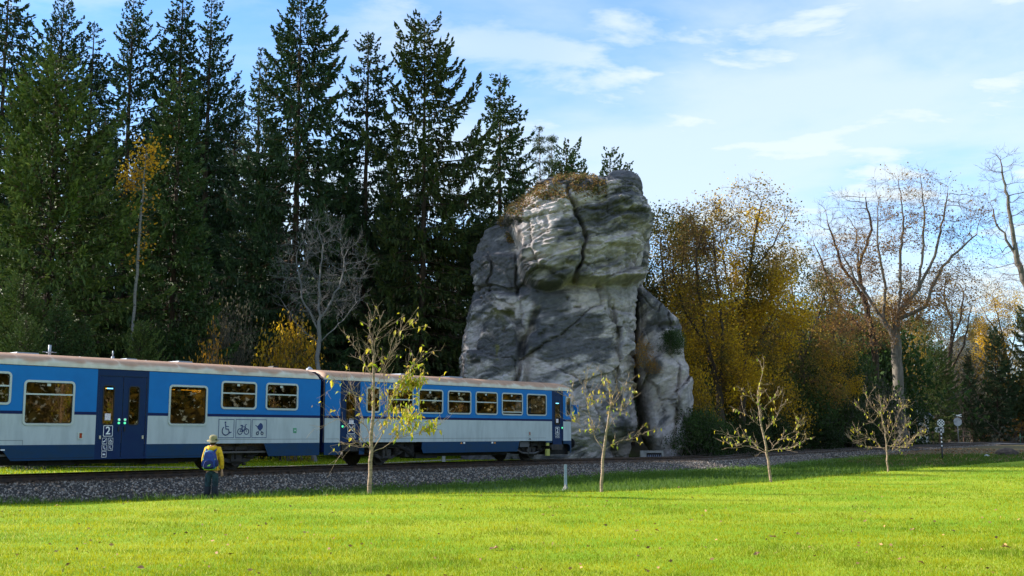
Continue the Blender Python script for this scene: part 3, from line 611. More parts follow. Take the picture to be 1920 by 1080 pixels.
def class_sign(par, x, z, w, h, yy=-HW - .004):
    b = MB(); b.poly([(x - w/2, yy + .002, z - h/2), (x + w/2, yy + .002, z - h/2), (x + w/2, yy + .002, z + h/2), (x - w/2, yy + .002, z + h/2)]); s = b.obj('class_sign', NAVY, par)
    r = MB(); ring_mb(r, rrect(x - w/2, x + w/2, z - h/2, z + h/2, .012, 1), rrect(x - w/2 + .018, x + w/2 - .018, z - h/2 + .018, z + h/2 - .018, .006, 1), yy - .002, yy + .001); r.obj('border', STK, s)
    text('2', h * .98, 'numeral', STK, s, (x, yy - .002, z), (PI / 2, 0, 0)); return s
class_sign(dl, 2.84, 1.28, .31, .33)
for i, (dx_, dz_, k) in enumerate(((0, 0, 'nosmoking'), (.20, 0, 'wheelchair'), (0, -.20, 'figure'), (.20, -.20, 'figure'), (0, -.40, 'camera'))): picto(dl, 'pictogram', 2.74 + dx_, .985 + dz_, .15, .165, k, NAVY, STK, lw=.014)
for x, k in ((7.10, 'wheelchair'), (7.78, 'bicycle'), (8.44, 'pram')): picto(A, 'pictogram', x, 1.365, .60, .60, k, None, STKB, lw=.022)
flat(A, 'first_aid_sticker', 9.97 - .07, 9.97 + .07, 1.31 - .08, 1.31 + .08, GRN); picto(A, 'first_aid_cross', 9.97, 1.31, .10, .10, 'cross', None, STK, y=-HW - .014, lw=.006)
# hatch outlines, seams and fittings
seam = mat('panel_seam', (.13, .15, .16), .8)
def seams(par, segs, m=seam, y=-HW - .0025):
    b = MB()
    for x0, z0, x1, z1 in segs:
        if x0 == x1: b.poly([(x0 - .006, y, z0), (x0 + .006, y, z0), (x0 + .006, y, z1), (x0 - .006, y, z1)])
        else: b.poly([(x0, y, z0 - .006), (x1, y, z0 - .006), (x1, y, z0 + .006), (x0, y, z0 + .006)])
    b.obj('panel_seam', m, par)
seams(A, [(-5.5, 1.01, .22, 1.01), (.22, .88, .22, 1.01), (6.62, 1.01, 11.0, 1.01), (6.62, .89, 6.62, 1.01)])
seams(A, [(-.4, .50, 2.4, .50), (4.2, .50, 6.6, .50), (2.5, 2.935, 4.1, 2.935)], mat('seam_dark', (.006, .012, .03), .8))
b = MB(); ring_mb(b, rrect(1.87, 2.05, 1.03, 1.25, .04), rrect(1.915, 2.005, 1.065, 1.215, .01), -HW - .02, -HW); b.obj('lamp_frame', ALU, A); b = MB(); b.box(1.915, 2.005, -HW - .008, -HW, 1.065, 1.215); b.obj('marker_lamp', RED, A)
flat(A, 'step_plate', -.40, -.28, .73, .765, STK)
A_roof = obj('roof', roof_mesh(-5.6, 11.1, .4, .42), A)
shell(A, -5.6, 11.1, .62); end_wall(A, 11.08); end_wall(A, -5.58, m=BLUE)
seats(A, [(x, f) for x, f in ((-4.8, 0), (-3.4, 1), (-2.5, 0), (-1.0, 1), (9.0, 0), (10.2, 1))], 0); 
wheelset(A, 7.88); running_gear(A, 7.75); wheelset(A, -1.75); running_gear(A, -1.75)
b = MB(); b.prism([(8.30, .74), (8.55, .74), (8.5, .38), (8.30, .28), (8.08, .22), (8.08, .32), (8.28, .42)], -1.16, -1.04); b.tube([(8.15, -1.1, .22), (8.15, -1.1, .14)], .07, 8); b.box(7.9, 8.0, -1.1, -.95, .34, .84); b.box(7.72, 7.76, -1.15, -1.1, .4, .84); b.obj('sanding_pipe', GREASE, A)
b = MB(); b.box(-.35, 6.4, -.95, -.7, .30, .66); b.box(9.1, 11.0, -1.0, 1.0, .42, .7); b.box(.6, 2.0, -1.15, -.6, .28, .5); b.box(4.4, 5.6, -1.1, -.6, .26, .5); b.box(9.6, 9.64, -1.2, -1.16, .30, .5); b.obj('undercarriage_box', BLACK, A)
# LED destination panel behind the second large window
b = MB(); rr = random.Random(4)
for row, (z0_, xr) in enumerate(((2.585, (4.97, 6.12)), (2.54, (5.75, 6.05)))):
    x = xr[0]
    while x < xr[1]:
        wl = rr.uniform(.012, .05)
        if not (row == 0 and 5.12 < x < 5.32): b.box(x, x + wl, -HW + .03, -HW + .04, z0_ - .012, z0_ + rr.uniform(-.004, .014))
        x += wl + .014
b.obj('destination_display', LEDO, A)
for x, w, h, l in ((.76, .75, .07, .6), (5.1 - .9, .45, .07, .5), (6.15, .62, .08, .6)): vent(A, 'roof_vent', x, w, h, l=l)
for x, w in ((2.55, .09), (4.85, .09)): vent(A, 'roof_cap', x, w, .06, l=.12)
b = MB(); b.tube([(1.62, -.1, 3.48), (1.62, -.1, 3.86)], .045, 8); b.tube([(1.40, -.1, 3.64), (1.84, -.1, 3.64)], .008, 6); b.tube([(1.62, -.3, 3.64), (1.62, .1, 3.64)], .008, 6); b.obj('aerial', mat('roof_fitting', (.3, .34, .4)), A)
b = MB(); b.tube([(3.72, -.1, 3.48), (3.72, -.1, 3.62)], .05, 8); b.tube([(3.72, -.1, 3.62), (3.72, -.1, 3.80)], .022, 8); b.obj('aerial', mat('roof_fitting', (.3, .34, .4)), A)
vent(A, 'exhaust_cowl', 10.0, .32, .10, l=.3, m=RUB)
# bellows
b = MB(); pr = [(-1.38, .62), (-1.38, 3.12), (-1.0, 3.42), (0, 3.52), (1.0, 3.42), (1.38, 3.12), (1.38, .62)]
for k in range(5):
    x0 = 11.10 + k * .046; f = 1.0 if k % 2 == 0 else .965
    for (a, b0), (c, d0) in zip(pr[:-1], pr[1:]): b.poly([(x0, a * f, b0), (x0 + .046, a * (1.965 - f), b0), (x0 + .046, c * (1.965 - f), d0), (x0, c * f, d0)])
b.box(11.1, 11.3, -.5, .5, .45, .62); b.tube([(11.12, -1.2, .74), (11.2, -1.25, .62), (11.3, -1.2, .74)], .02, 6); b.obj('gangway_bellows', mat('bellows', (.004, .006, .025), .8, spec=.1), A)
# ===== leading railcar (right)
B = coach('railcar', 'blue and pale grey railcar with rounded nose in front of the rock', 11.32, 26.4)
C0, C1 = 25.60, 26.42
win = [(13.32, 14.03)] + [(17.77 + 1.69 * k, 19.19 + 1.69 * k) for k in (-2, -1, 0, 1, 2, 3)]
wz = (1.98, 2.94)
ops = [ins((a, b_, *wz)) for a, b_ in win]; D1 = (12.12, 12.98, .88, 2.92); D2 = (24.72, 25.42, .70, 2.92)
cutsB = [(12.1, 13.0), (13.25, 16.4), (22.2, 24.2), (24.2, 25.6)]
wall(B, 'side_wall', 11.32, 25.55, ops + [(12.12, 12.98, .88, 2.92), (24.72, 25.42, .88, 2.92)], cutsB, -1, [(12.06, 13.03), (24.66, 25.50)])
wall(B, 'side_wall', 11.32, 25.55, ops, cutsB, 1, [(12.06, 13.03), (24.66, 25.50)])
for i, (a, b_) in enumerate(win):
    dv = None if i in (0, 6) else ([2.50] if i != 5 else [2.60, 2.12])
    window(B, a, b_, *wz, div=dv, fw=.055); window(B, a, b_, *wz, div=dv, fw=.055, side=1)
d1 = door_leaf(B, *D1, 12.36, 12.76, 1.72, 2.66, (12.50, 12.72, 1.56, 1.74)); d2 = door_leaf(B, *D2, 24.90, 25.24, 1.62, 2.62, (24.98, 25.14, 1.68, 1.86))
led_row(d2, 'light_strip', 24.96, 25.18, 2.56, 4, [LEDB, LEDB], y=-HW + .002, sz=.02)
class_sign(B, 25.05, 1.34, .30, .32); b = None
for i in (0, 1): picto(B, 'pictogram', 24.97 + .16 * i, 1.08, .14, .14, 'figure' if i else 'nosmoking', NAVY, STK, lw=.012)
picto(B, 'pictogram', 12.60, 1.38, .34, .36, 'arms', NAVY, STK, lw=.022)
for i in range(3): picto(B, 'pictogram', 12.45 + .16 * i, 1.10, .13, .13, 'figure', NAVY, STK, lw=.01)
for x in (12.18, 25.42): q = MB(); q.tube([(x, -HW + .01, 1.46), (x, -HW - .012, 1.46)], .04, 12); q.obj('button', LEDG, B)
for x in (24.60,): flat(B, 'key_plate', x - .02, x + .02, 1.34, 1.42, mat('brass_cream', (.65, .58, .40)))
seams(B, [(11.4, 1.01, 12.0, 1.01), (13.1, 1.01, 24.2, 1.01), (17.55, .89, 17.55, 1.16), (20.4, .89, 20.4, 1.01)])
seams(B, [(16.6, .46, 16.6, .88), (18.85, .46, 18.85, .88), (20.4, .46, 20.4, .88), (12.1, 2.935, 13.0, 2.935), (24.7, 2.935, 25.45, 2.935)], mat('seam_dark', (.006, .012, .03)))
for x in (18.55, 20.65):
    tri = MB(); tri.poly([(x, -HW - .005, .79), (x + .12, -HW - .005, .79), (x + .06, -HW - .005, .87)]); tri.obj('warning_mark', mat('warn_orange', (.75, .30, .03), .5), B); flat(B, 'service_plate', x + (.18 if x < 20 else -.16), x + (.28 if x < 20 else -.06), .79, .86, STK)
b = MB(); ring_mb(b, rrect(22.98, 23.12, 1.10, 1.30, .03), rrect(23.01, 23.09, 1.13, 1.27, .01), -HW - .02, -HW); b.obj('lamp_frame', ALU, B); b = MB(); b.box(23.01, 23.09, -HW - .008, -HW, 1.13, 1.27); b.obj('marker_lamp', RED, B)
b = MB(); b.tube([(22.98, -HW - .02, .93), (23.05, -HW - .02, 1.0), (23.12, -HW - .02, .93)], .014, 6); b.obj('lifting_bracket', RUB, B)
obj('roof', roof_mesh(11.32, 26.35, .14, .75), B)
shell(B, 11.4, 25.5, .95); end_wall(B, 11.34)
seats(B, [(14.6 + .846 * k, k % 2) for k in range(12)])
wheelset(B, 14.7); running_gear(B, 14.7); wheelset(B, 23.7); running_gear(B, 23.6)
# underfloor tanks, tube and steps
b = MB(); b.tube([(13.9, -1.2, .78), (15.2, -1.2, .78), (15.9, -1.2, .52)], .09, 10); b.tube([(15.6, -1.15, .70), (16.1, -1.15, .36)], .13, 10); b.box(16.0, 22.0, -1.1, 1.1, .30, .46, 0); b.box(16.3, 17.5, -1.2, -.3, .24, .40); b.box(15.7, 16.2, -1.2, .3, .30, .84); b.obj('undercarriage_box', BLACK, B)
b = MB(); b.box(12.15, 12.98, -HW + .0, -1.15, .56, .80, 0)
for k in range(8): b.box(12.19 + k * .095, 12.25 + k * .095, -HW - .006, -HW, .59, .78, 1)
b.box(13.02, 13.12, -HW, -1.2, .58, .80, 1); b.obj('step_box', [BLACK, GREASE], B)
b = MB(); b.poly([(13.0, -HW, .62), (13.26, -HW, .50), (13.26, -HW, .88), (13.0, -HW, .88)]); b.obj('skirt_end', SKIRT, B); b = MB(); b.poly([(22.2, -HW, .44), (22.36, -HW, .88), (22.2, -HW, .88)]); b.obj('skirt_end', SKIRT, B); b = MB(); b.poly([(16.4, -HW, .44), (16.4, -HW, .88), (16.33, -HW, .88), (16.3, -HW, .62)]); b.obj('skirt_end', SKIRT, B); b = MB(); b.poly([(24.2, -HW, .80), (24.66, -HW, .80), (24.66, -HW, .88), (24.2, -HW, .88)]); b.obj('skirt_end', SKIRT, B)
b = MB(); b.box(22.5, 23.1, -HW + .1, -1.1, .62, .84, 0); b.tube([(22.2, -1.25, .60), (22.8, -1.3, .36), (23.6, -1.3, .34), (24.1, -1.2, .42)], .035, 6); b.tube([(23.2, -1.32, .28), (23.2, -1.32, .88)], .03, 6); b.box(23.05, 23.35, -1.34, -1.26, .40, .56, 1); b.obj('sand_box', [mat('box_grey', (.10, .10, .105), .7), GREASE], B)
b = MB(); b.box(24.28, 24.52, -HW + .02, -HW + .10, .22, .52, 0); b.box(24.30, 24.48, -HW + .02, -HW + .08, .66, .80, 0); b.obj('yellow_plate', mat('plate_green_yellow', (.42, .42, .10), .6), B)
b = MB(); b.box(24.55, 25.5, -HW + .0, -1.1, .58, .70, 0); b.box(24.62, 25.42, -HW - .008, -HW, .48, .72, 1); b.obj('step_box', [BLACK, GREASE], B)
# nose: tapered cab from x=25.55 to 26.42
def nose():
    prof = []   # half-width at station t
    st = np.linspace(0, 1, 11); X = C0 - .05 + (C1 - C0 + .05) * st; Wd = HW * (1 - .16 * st**2.4); zb = [Z_SB, Z_SK, Z_B0, Z_B1, 2.02, 2.86, Z_R]
    mb = MB()
    for e in (-1, 1):
        for i in range(10):
            for j in range(6):
                zm = (zb[j] + zb[j + 1]) / 2
                if j == 4 and 2 <= i < 8: continue         # cab side window
                m = (3, 1, 4, 0, 0, 0)[j]
                if e < 0 and j == 0: 
                    continue
                q = [(X[i], e * Wd[i], zb[j]), (X[i + 1], e * Wd[i + 1], zb[j]), (X[i + 1], e * Wd[i + 1], zb[j + 1]), (X[i], e * Wd[i], zb[j + 1])]; mb.poly(q if e < 0 else q[::-1], m, True)
    xe, we = X[-1], Wd[-1]                                 # front face with windscreen opening
    ys = [-we, -we + .16, -.04, .04, we - .16, we]; zs = [Z_SB, Z_SK, Z_B0, Z_B1, 2.02, 2.86, Z_R]
    for i in range(5):
        for j in range(6):
            if j == 4 and i in (1, 3): continue
            mb.poly([(xe + .0, ys[i], zs[j]), (xe, ys[i + 1], zs[j]), (xe, ys[i + 1], zs[j + 1]), (xe, ys[i], zs[j + 1])], (3, 1, 4, 0, 0, 0)[j])
    mb.poly([(xe, -we, Z_R), (xe, we, Z_R), (xe - .1, .8, Z_R + .1), (xe - .1, -.8, Z_R + .1)], 0)
    nb = mb.obj('cab_nose', [BLUE, WHITE, DOORM, SKIRT, NAVY], B)
    # skirt with round hollow on the near side
    sk = MB(); Wf = lambda x: np.interp(x, X, Wd); arch = []
    out_ = [(24.55, Z_SK), (24.55, .74), (25.56, .74)]
    top = []; n = 14
    for k in range(n + 1):
        a = PI / 2 * (1 - 2 * k / n) if False else None
    xs_ = np.linspace(25.5, C1, 16)
    for a, b_ in zip(xs_[:-1], xs_[1:]):
        def inner(x): t = (x - 25.5) / (26.22 - 25.5); return (.74 - .0) if t < .3 else (.47 + .27 * math.sqrt(max(0, 1 - ((t - .3) / .7)**2)) if t < 1 else .30)
        def outer(x): t = max(0, (x - 25.9) / (C1 - 25.9)); return .28 + .22 * t**3
        ia, ib = inner(a), inner(b_)
        sk.poly([(a, -Wf(a), ia), (b_, -Wf(b_), ib), (b_, -Wf(b_), Z_SK), (a, -Wf(a), Z_SK)], 0)
        if b_ > 26.15: sk.poly([(a, -Wf(a), outer(a)), (b_, -Wf(b_), outer(b_)), (b_, -Wf(b_), ib), (a, -Wf(a), ia)], 0)
    sk.box(24.9, 26.3, -1.15, 1.15, .26, .86, 1); sk.box(26.3, C1 + .02, -1.2, 1.2, .40, .86, 0)
    sk.obj('nose_skirt', [SKIRT, BLACK], nb)
    g = MB(); g.poly([(X[2], -Wd[2] + .02, 2.02), (X[8], -Wd[8] + .02, 2.02), (X[8], -Wd[8] + .02, 2.86), (X[2], -Wd[2] + .02, 2.86)]); g.obj('pane', GLASS, nb)
    for q in (1, -1): 
        g = MB(); g.poly([(xe - .02, q * .04, 2.02), (xe - .02, q * (we - .16), 2.02), (xe - .02, q * (we - .16), 2.86), (xe - .02, q * .04, 2.86)]); g.obj('windscreen', GLASS, nb)
    r = MB(); o_ = rrect(X[2] - .04, X[8] + .03, 1.98, 2.90, .10); i_ = rrect(X[2] + .02, X[8] - .03, 2.05, 2.83, .10); k = len(o_)
    for a in range(k):
        b2 = (a + 1) % k; f = lambda p, d: (p[0], -Wf(p[0]) - d, p[1])
        r.poly([f(o_[a], .008), f(o_[b2], .008), f(i_[b2], .008), f(i_[a], .008)]); r.poly([f(i_[a], .008), f(i_[b2], .008), f(i_[b2], -.03), f(i_[a], -.03)])
    r.obj('window_frame', ALU, nb)
    m_ = MB(); m_.box(C1 - .02, C1 + .10, -1.62, -1.40, 2.10, 2.52, 0); m_.tube([(C1 - .1, -1.35, 2.5), (C1 + .04, -1.5, 2.5)], .015, 6); m_.obj('mirror', BLUE, nb)
    for q in (-.9, .9):
        h = MB(); h.tube([(xe - .01, q, 1.15), (xe + .03, q, 1.15)], .11, 16); h.obj('headlight', mat('lamp_glass', (.7, .7, .68), .15), nb); h = MB(); h.tube([(xe, q, .76), (xe + .45, q, .76)], .07, 10); h.tube([(xe + .42, q, .76), (xe + .5, q, .76)], .22, 18); h.obj('buffer', BLACK, nb)
    c = MB(); c.box(C0 - .1, C0 + .0, -1.4, 1.4, .95, 2.0, 0); c.obj('bulkhead', INT, nb)
nose()
for x, w in ((16.4, .7), (19.35, .9)): vent(B, 'roof_vent', x, w, .08, l=.7)
b = MB(); b.tube([(11.75, -.1, 3.46), (11.75, -.1, 3.58), (11.75, -.1, 3.66)], [.16, .12, .03], 12); b.obj('roof_dome', mat('roof_fitting', (.3, .34, .4)), B)
# ---------------------------------------------------------------- sandstone rock tower
RY = 64.0; RS = RY / F            # metres per photo pixel at the rock
def rx(px): return (px - 960) * RS * math.cos(PITCH)
def rz(py, Y=RY): return at_y(960, py, Y).z
def rock_part(name, Lp, Rp, ytop, ybot, depth, Yc, disp, colour, parent, res=.05, pw=.75, top_round=1.4, seed=0.0):
    """closed body: silhouettes Lp/Rp = [(py, px)], horizontal slices are superellipses, displaced along their normals"""
    lp = sorted(Lp); rp = sorted(Rp); pys = np.arange(ybot, ytop, -res / RS); nV = len(pys); l = np.interp(pys, *zip(*lp)); r = np.interp(pys, *zip(*rp))
    per = (r - l).max() * RS; nU = int(per * 1.35 / res); nB = nU // 5
    # front half denser than the back
    af = np.linspace(PI, 2 * PI, nU + 1)[:-1]; ab = np.linspace(0, PI, nB + 1)[:-1]; A_ = np.concatenate([af, ab]); nT = len(A_)
    ca, sa = np.cos(A_), np.sin(A_); cx = np.sign(ca) * np.abs(ca)**pw; cy = np.sign(sa) * np.abs(sa)**pw
    RSc = Yc / F; rx_ = lambda q: (q - 960) * RSc * math.cos(PITCH); hw = (r - l) / 2; mid = (r + l) / 2; tr_ = np.clip((pys - ytop) * RS / top_round, 0, 1); tr_ = np.sqrt(1 - (1 - tr_)**2)
    PX = mid[:, None] + hw[:, None] * cx[None] ; PYm = np.repeat(pys[:, None], nT, 1); dep = depth(pys)[:, None] * tr_[:, None] + .02
    Y = Yc + cy[None] * dep; X = rx_(PX)
    Z = np.array([rz(p, Yc) for p in pys])[:, None] + 0 * X
    front = (-cy)[None] * np.ones_like(X)          # 1 at the very front, 0 at the sides
    nxn = np.abs(cx)**(2 / pw - 1) * np.sign(cx); nyn = np.abs(cy)**(2 / pw - 1) * np.sign(cy); nn_ = np.hypot(nxn, nyn) + 1e-6
    D = disp(PX, PYm, X, Y, Z) ; fr = np.clip(front * 1.6, 0, 1)
    Dn = D[0] * fr + 0; Df = D[1]
    Xn = X + (nxn / nn_)[None] * Df; Yn = Y + (nyn / nn_)[None] * Df - Dn
    C = colour(PX, PYm, Xn, Yn, Z, D)
    V = np.stack([Xn, Yn, Z], -1).reshape(-1, 3); i = np.arange(nV * nT).reshape(nV, nT); i2 = np.roll(i, -1, 1)
    Fq = np.stack([i[:-1], i2[:-1], i2[1:], i[1:]], -1).reshape(-1, 4)
    cap = np.stack([np.full(nT - 0, len(V)), i[-1], i2[-1]], -1); V = np.vstack([V, V[i[-1]].mean(0) + (0, 0, .05)]); C = np.vstack([C.reshape(-1, 3), C[-1].mean(0)])
    m = mat('sandstone', (1, 1, 1), .92, attr=True, bump=(9, 1.0, .09), spec=.15)
    return obj(name, mesh_np(name, V, [Fq, cap], C, True, [m]), parent)
def cells(X, Z, seed, n, ax, az, x0, x1, z0, z1, off=.25, tilt=.16):
    """piecewise planar blocks with crisp broken edges; returns displacement and distance to the joint"""
    r = np.random.default_rng(seed); px = r.uniform(x0, x1, n); pz = r.uniform(z0, z1, n); of = r.normal(0, off, n); tx = r.normal(0, tilt, n); tz = r.normal(0, tilt, n)
    wx = X + 1.1 * (fbm(X * .7, Z * .7, seed, 3) - .5); wz = Z + .9 * (fbm(X * .7, Z * .7, seed + 5, 3) - .5); f1 = np.full(X.shape, 1e9); f2 = f1.copy(); D = np.zeros(X.shape)
    for i in range(n):
        d = np.hypot((wx - px[i]) / ax, (wz - pz[i]) / az); c = d < f1; f2 = np.where(c, f1, np.minimum(f2, d)); D = np.where(c, of[i] + tx[i] * (X - px[i]) + tz[i] * (Z - pz[i]), D); f1 = np.where(c, d, f1)
    return D, f2 - f1
def ledges(w, u, k, amp, seed):
    f = w * k + .9 * fbm(u * .35, w * .4, seed, 3); f = f - np.floor(f); m = sm(.40, .60, fbm(u * .45, w * 1.1, seed + 3, 3)); return amp * m * (f - .5 - 1.0 * sm(.93, 1.0, f))
def G(x, y, cx, cy, rx_, ry_, p=2.0): return np.exp(-(((x - cx) / rx_)**2 + ((y - cy) / ry_)**2)**(p / 2))
def strata(X, Y, Z, tilt=.18, sc=1.0):
    u = X * math.cos(tilt) + Z * math.sin(tilt); v = -X * math.sin(tilt) + Z * math.cos(tilt)
    w = v + .5 * (fbm(u * .35, v * .5, Y * .3, 3) - .5) * 2
    a = fbm(u * .50 * sc, w * 1.9 * sc, Y * .7, 5, .6); b = fbm(u * 1.6 * sc, w * 5.5 * sc, Y * 2, 3); return a, b, u, w
def upper_edge(px, py):
    """signed px distance inside the overhanging upper block (positive inside)"""
    lx = np.interp(py, [340, 385, 420, 450, 478, 505, 540, 552, 562], [1000, 948, 940, 958, 968, 962, 985, 1000, 1030])
    by = np.interp(px, [930, 985, 1010, 1040, 1080, 1085, 1120, 1180, 1200, 1225], [500, 545, 557, 556, 541, 552, 545, 535, 440, 400])
    return np.minimum(px - lx, (by - py))
def crackv(px, py, pts, w):
    ys, xs = zip(*pts); d = np.abs(px - np.interp(py, ys, xs)); on = sm(ys[0] - 12, ys[0] + 6, py) * sm(ys[-1] + 12, ys[-1] - 6, py); return np.exp(-(d / w)**2) * on
def disp_main(px, py, X, Y, Z):
    wob = (fbm(X * .8, Z * .8, 2, 3) - .5) * 26; qx, qy = px + wob, py + (fbm(X * .8, Z * .8, 9, 3) - .5) * 20
    ue = upper_edge(qx, qy); up = sm(-4, 9, ue); D = up * (1.25 + .55 * sm(0, 70, ue) + .35 * G(px, py, 1040, 480, 45, 70)) * sm(330, 380, py)
    D -= .9 * crackv(qx, qy, [(395, 1063), (440, 1068), (480, 1084), (545, 1078)], 3.2) + .25 * sm(3, -3, qx - np.interp(py, [395, 440, 480, 545], [1063, 1068, 1084, 1078])) * 0
    D += .55 * up * sm(2, -8, qx - np.interp(py, [380, 440, 480, 545], [1060, 1068, 1084, 1078])) * sm(400, 470, py)      # left lobe of the block stands proud
    D -= .55 * (1 - up) * sm(572, 545, qy) * sm(1215, 1190, px)                                                         # undercut right beneath it
    # left flank: two ledges
    lf = sm(1005, 985, qx) * (1 - up)
    D -= lf * (1.1 * sm(560, 540, qy) + .25); D += lf * .5 * sm(478, 492, qy) * sm(556, 545, qy); D -= lf * .5 * G(qx, qy, 930, 556, 60, 5)
    D -= lf * .45 * (crackv(qx, qy, [(485, 918), (555, 912)], 3) + crackv(qx, qy, [(490, 962), (560, 968)], 3))
    # lower left boulder
    bo = sm(1.12, .92, np.hypot((qx - 928) / 50, (np.minimum(qy, 700) - 700) / 100)); D += bo * (.8 + .5 * np.sqrt(np.clip(1 - ((qx - 928) / 52)**2, 0, 1)))
    D -= .8 * crackv(qx, qy, [(600, 1002), (640, 985), (700, 968), (760, 955)], 6)
    # big belly of the middle and the slab on the right
    D += 1.0 * G(px, py, 1065, 670, 90, 110) + .5 * G(px, py, 1020, 740, 50, 80) - .35 * G(qx, qy, 1090, 640, 60, 26)
    D += .55 * sm(1140, 1152, qx - (py - 640) * .06) * sm(590, 605, py) * sm(830, 790, py); D -= .4 * crackv(qx, qy, [(590, 1141), (700, 1150), (780, 1158)], 3.5)
    D -= .35 * G(qx, qy, 1160, 592, 34, 3) + .3 * crackv(qx, qy, [(545, 1120), (590, 1130), (640, 1143)], 4)
    D -= 1.3 * sm(790, 845, py) * sm(1090, 1190, px) + .6 * sm(800, 850, py)
    D += 0 * px
    a, b, u, w = strata(X, Y, Z, .30); a2, b2, _, _ = strata(X, Y, Z, -.12)
    t = up; st = (np.abs(a - .5) * 2)**.8; relief = (.30 * (a - .5) + .10 * (b - .5) - .16 * sm(.10, .0, np.abs(a - .52))) * (.30 + 1.0 * t) + .07 * (1 - t) * (b2 - .5)
    ca_, cj = cells(X, Z, 11, 26, 1.5, 1.15, -6, 9, 0, 18, .22, .12); cb_, ck = cells(X, Z, 23, 150, 1.5, .55, -6, 9, 0, 18, .05, .07)
    relief = relief + ca_ * (.75 + .5 * up) + cb_ * (.5 + .8 * up) - .16 * sm(.10, .0, cj) - .05 * sm(.10, 0, ck) + ledges(w, u, .95, .30, 2) * (.12 + .9 * up) + ledges(w, u, 2.9, .12, 6) * (.3 + .9 * up)
    big = .85 * (fbm(X * .28, Z * .3, Y * .2 + 4, 3) - .5); holes = sm(.70, .80, vnoise(X * 3.2, Z * 3.6, 3)) * sm(.55, .7, fbm(X * .6, Z * 1.3, 5, 2)) * .22
    fine = .13 * (fbm(X * 2.2, Z * 2.4, Y * 2, 5, .6) - .5) + .10 * (fbm(X * 4.5 + Z * 1.5, Z * 9, Y * 5, 3) - .5) - .05 * sm(.68, .85, vnoise(X * 6, Z * 8, 4))
    return D, big + relief + fine - holes
def sand_col(X, Y, Z, dark, light_=0, tilt=.25):
    a, b, u, w = strata(X, Y, Z, tilt); f = fbm(X * 1.3, Z * 1.3, Y, 4); g = fbm(X * 6, Z * 9, Y * 4, 3)
    base = np.array([.49, .450, .455]); warm = np.array([.54, .45, .41]); pale = np.array([.67, .62, .62]); dk = np.array([.055, .060, .072]); gr = np.array([.19, .19, .20])
    t = np.clip(f * 1.6 - .3, 0, 1)[..., None]; C = base * (1 - t) + warm * t
    p = (sm(.50, .70, .5 * b + .5 * f) * .45)[..., None]; C = C * (1 - p) + pale * p
    q = sm(.46, .62, a + .35 * (f - .5) + .12 * (g - .5))[..., None] * .5; C = C * (1 - q) + gr * q
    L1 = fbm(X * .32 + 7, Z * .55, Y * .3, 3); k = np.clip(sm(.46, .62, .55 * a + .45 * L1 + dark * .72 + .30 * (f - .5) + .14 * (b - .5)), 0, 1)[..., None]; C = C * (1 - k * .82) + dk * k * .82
    sp = vnoise(X * 13, Z * 15, Y * 9); vs_ = sm(.60, .78, fbm(X * 2.4, Z * .28, 6, 3))[..., None] * .38; C = C * (1 - vs_) + dk * vs_; return C * (.62 + .62 * g[..., None] + .30 * (sp[..., None] - .5))
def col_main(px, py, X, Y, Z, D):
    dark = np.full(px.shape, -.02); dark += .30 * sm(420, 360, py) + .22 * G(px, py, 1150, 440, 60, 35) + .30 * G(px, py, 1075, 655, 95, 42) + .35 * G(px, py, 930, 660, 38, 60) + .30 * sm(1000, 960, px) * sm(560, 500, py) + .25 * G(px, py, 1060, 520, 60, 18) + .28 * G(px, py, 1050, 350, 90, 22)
    dark += .2 * G(px, py, 930, 540, 50, 26) + .35 * G(px, py, 1010, 565, 50, 14) + .2 * sm(770, 850, py) * sm(1100, 1000, px)  # dark band under the block's lip puts the shade there into the colour
    dark -= .34 * G(px, py, 1175, 540, 32, 110) + .30 * G(px, py, 1000, 455, 32, 60) + .30 * G(px, py, 985, 690, 14, 60) + .28 * G(px, py, 1130, 575, 60, 28) + .26 * G(px, py, 1050, 520, 45, 16) + .2 * G(px, py, 1070, 770, 80, 40) + .2 * G(px, py, 950, 590, 45, 22) + .25 * G(px, py, 1170, 700, 25, 90) + .15 * G(px, py, 1180, 350, 30, 20)  # sunlit left facets put into the colour as paler patches, beside pale stone
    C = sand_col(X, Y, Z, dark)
    ms = (np.clip(sm(626, 596, py + 10 * (fbm(X * 2, Z * 2) - .5)) * sm(1.25, .95, np.hypot((px - 925) / 46, (py - 612) / 24)), 0, 1) * sm(.35, .55, fbm(X * 3, Z * 3, 7, 3)))[..., None]; C = C * (1 - ms) + np.array([.07, .07, .02]) * ms
    m2 = (sm(.60, .74, fbm(X * 2.2, Z * 2.2, 3, 4)) * .8 * (G(px, py, 970, 420, 22, 60) + G(px, py, 1000, 640, 16, 50) + .8 * G(px, py, 930, 640, 10, 60)))[..., None]; m2 = np.clip(m2, 0, 1); C = C * (1 - m2) + np.array([.22, .20, .03]) * m2
    return C
rk = empty('sandstone_rock', (rx(1080), RY, gz(rx(1080), RY))); tag(rk, 'tall grey sandstone rock tower with dark streaks standing beside the railway track', 'rock')
RKI = Matrix.Translation(rk.location).inverted()
def _fix(o): o.matrix_parent_inverse = RKI; return o
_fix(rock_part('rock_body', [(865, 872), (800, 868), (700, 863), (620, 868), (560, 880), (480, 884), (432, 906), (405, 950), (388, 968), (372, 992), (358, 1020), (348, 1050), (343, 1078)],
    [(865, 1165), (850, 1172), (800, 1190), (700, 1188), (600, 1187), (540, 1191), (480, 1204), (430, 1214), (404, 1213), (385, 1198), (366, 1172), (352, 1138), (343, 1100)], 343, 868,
    lambda p: 4.2 + .3 * sm(700, 850, p) - .6 * sm(420, 340, p), 66.6, disp_main, col_main, rk))
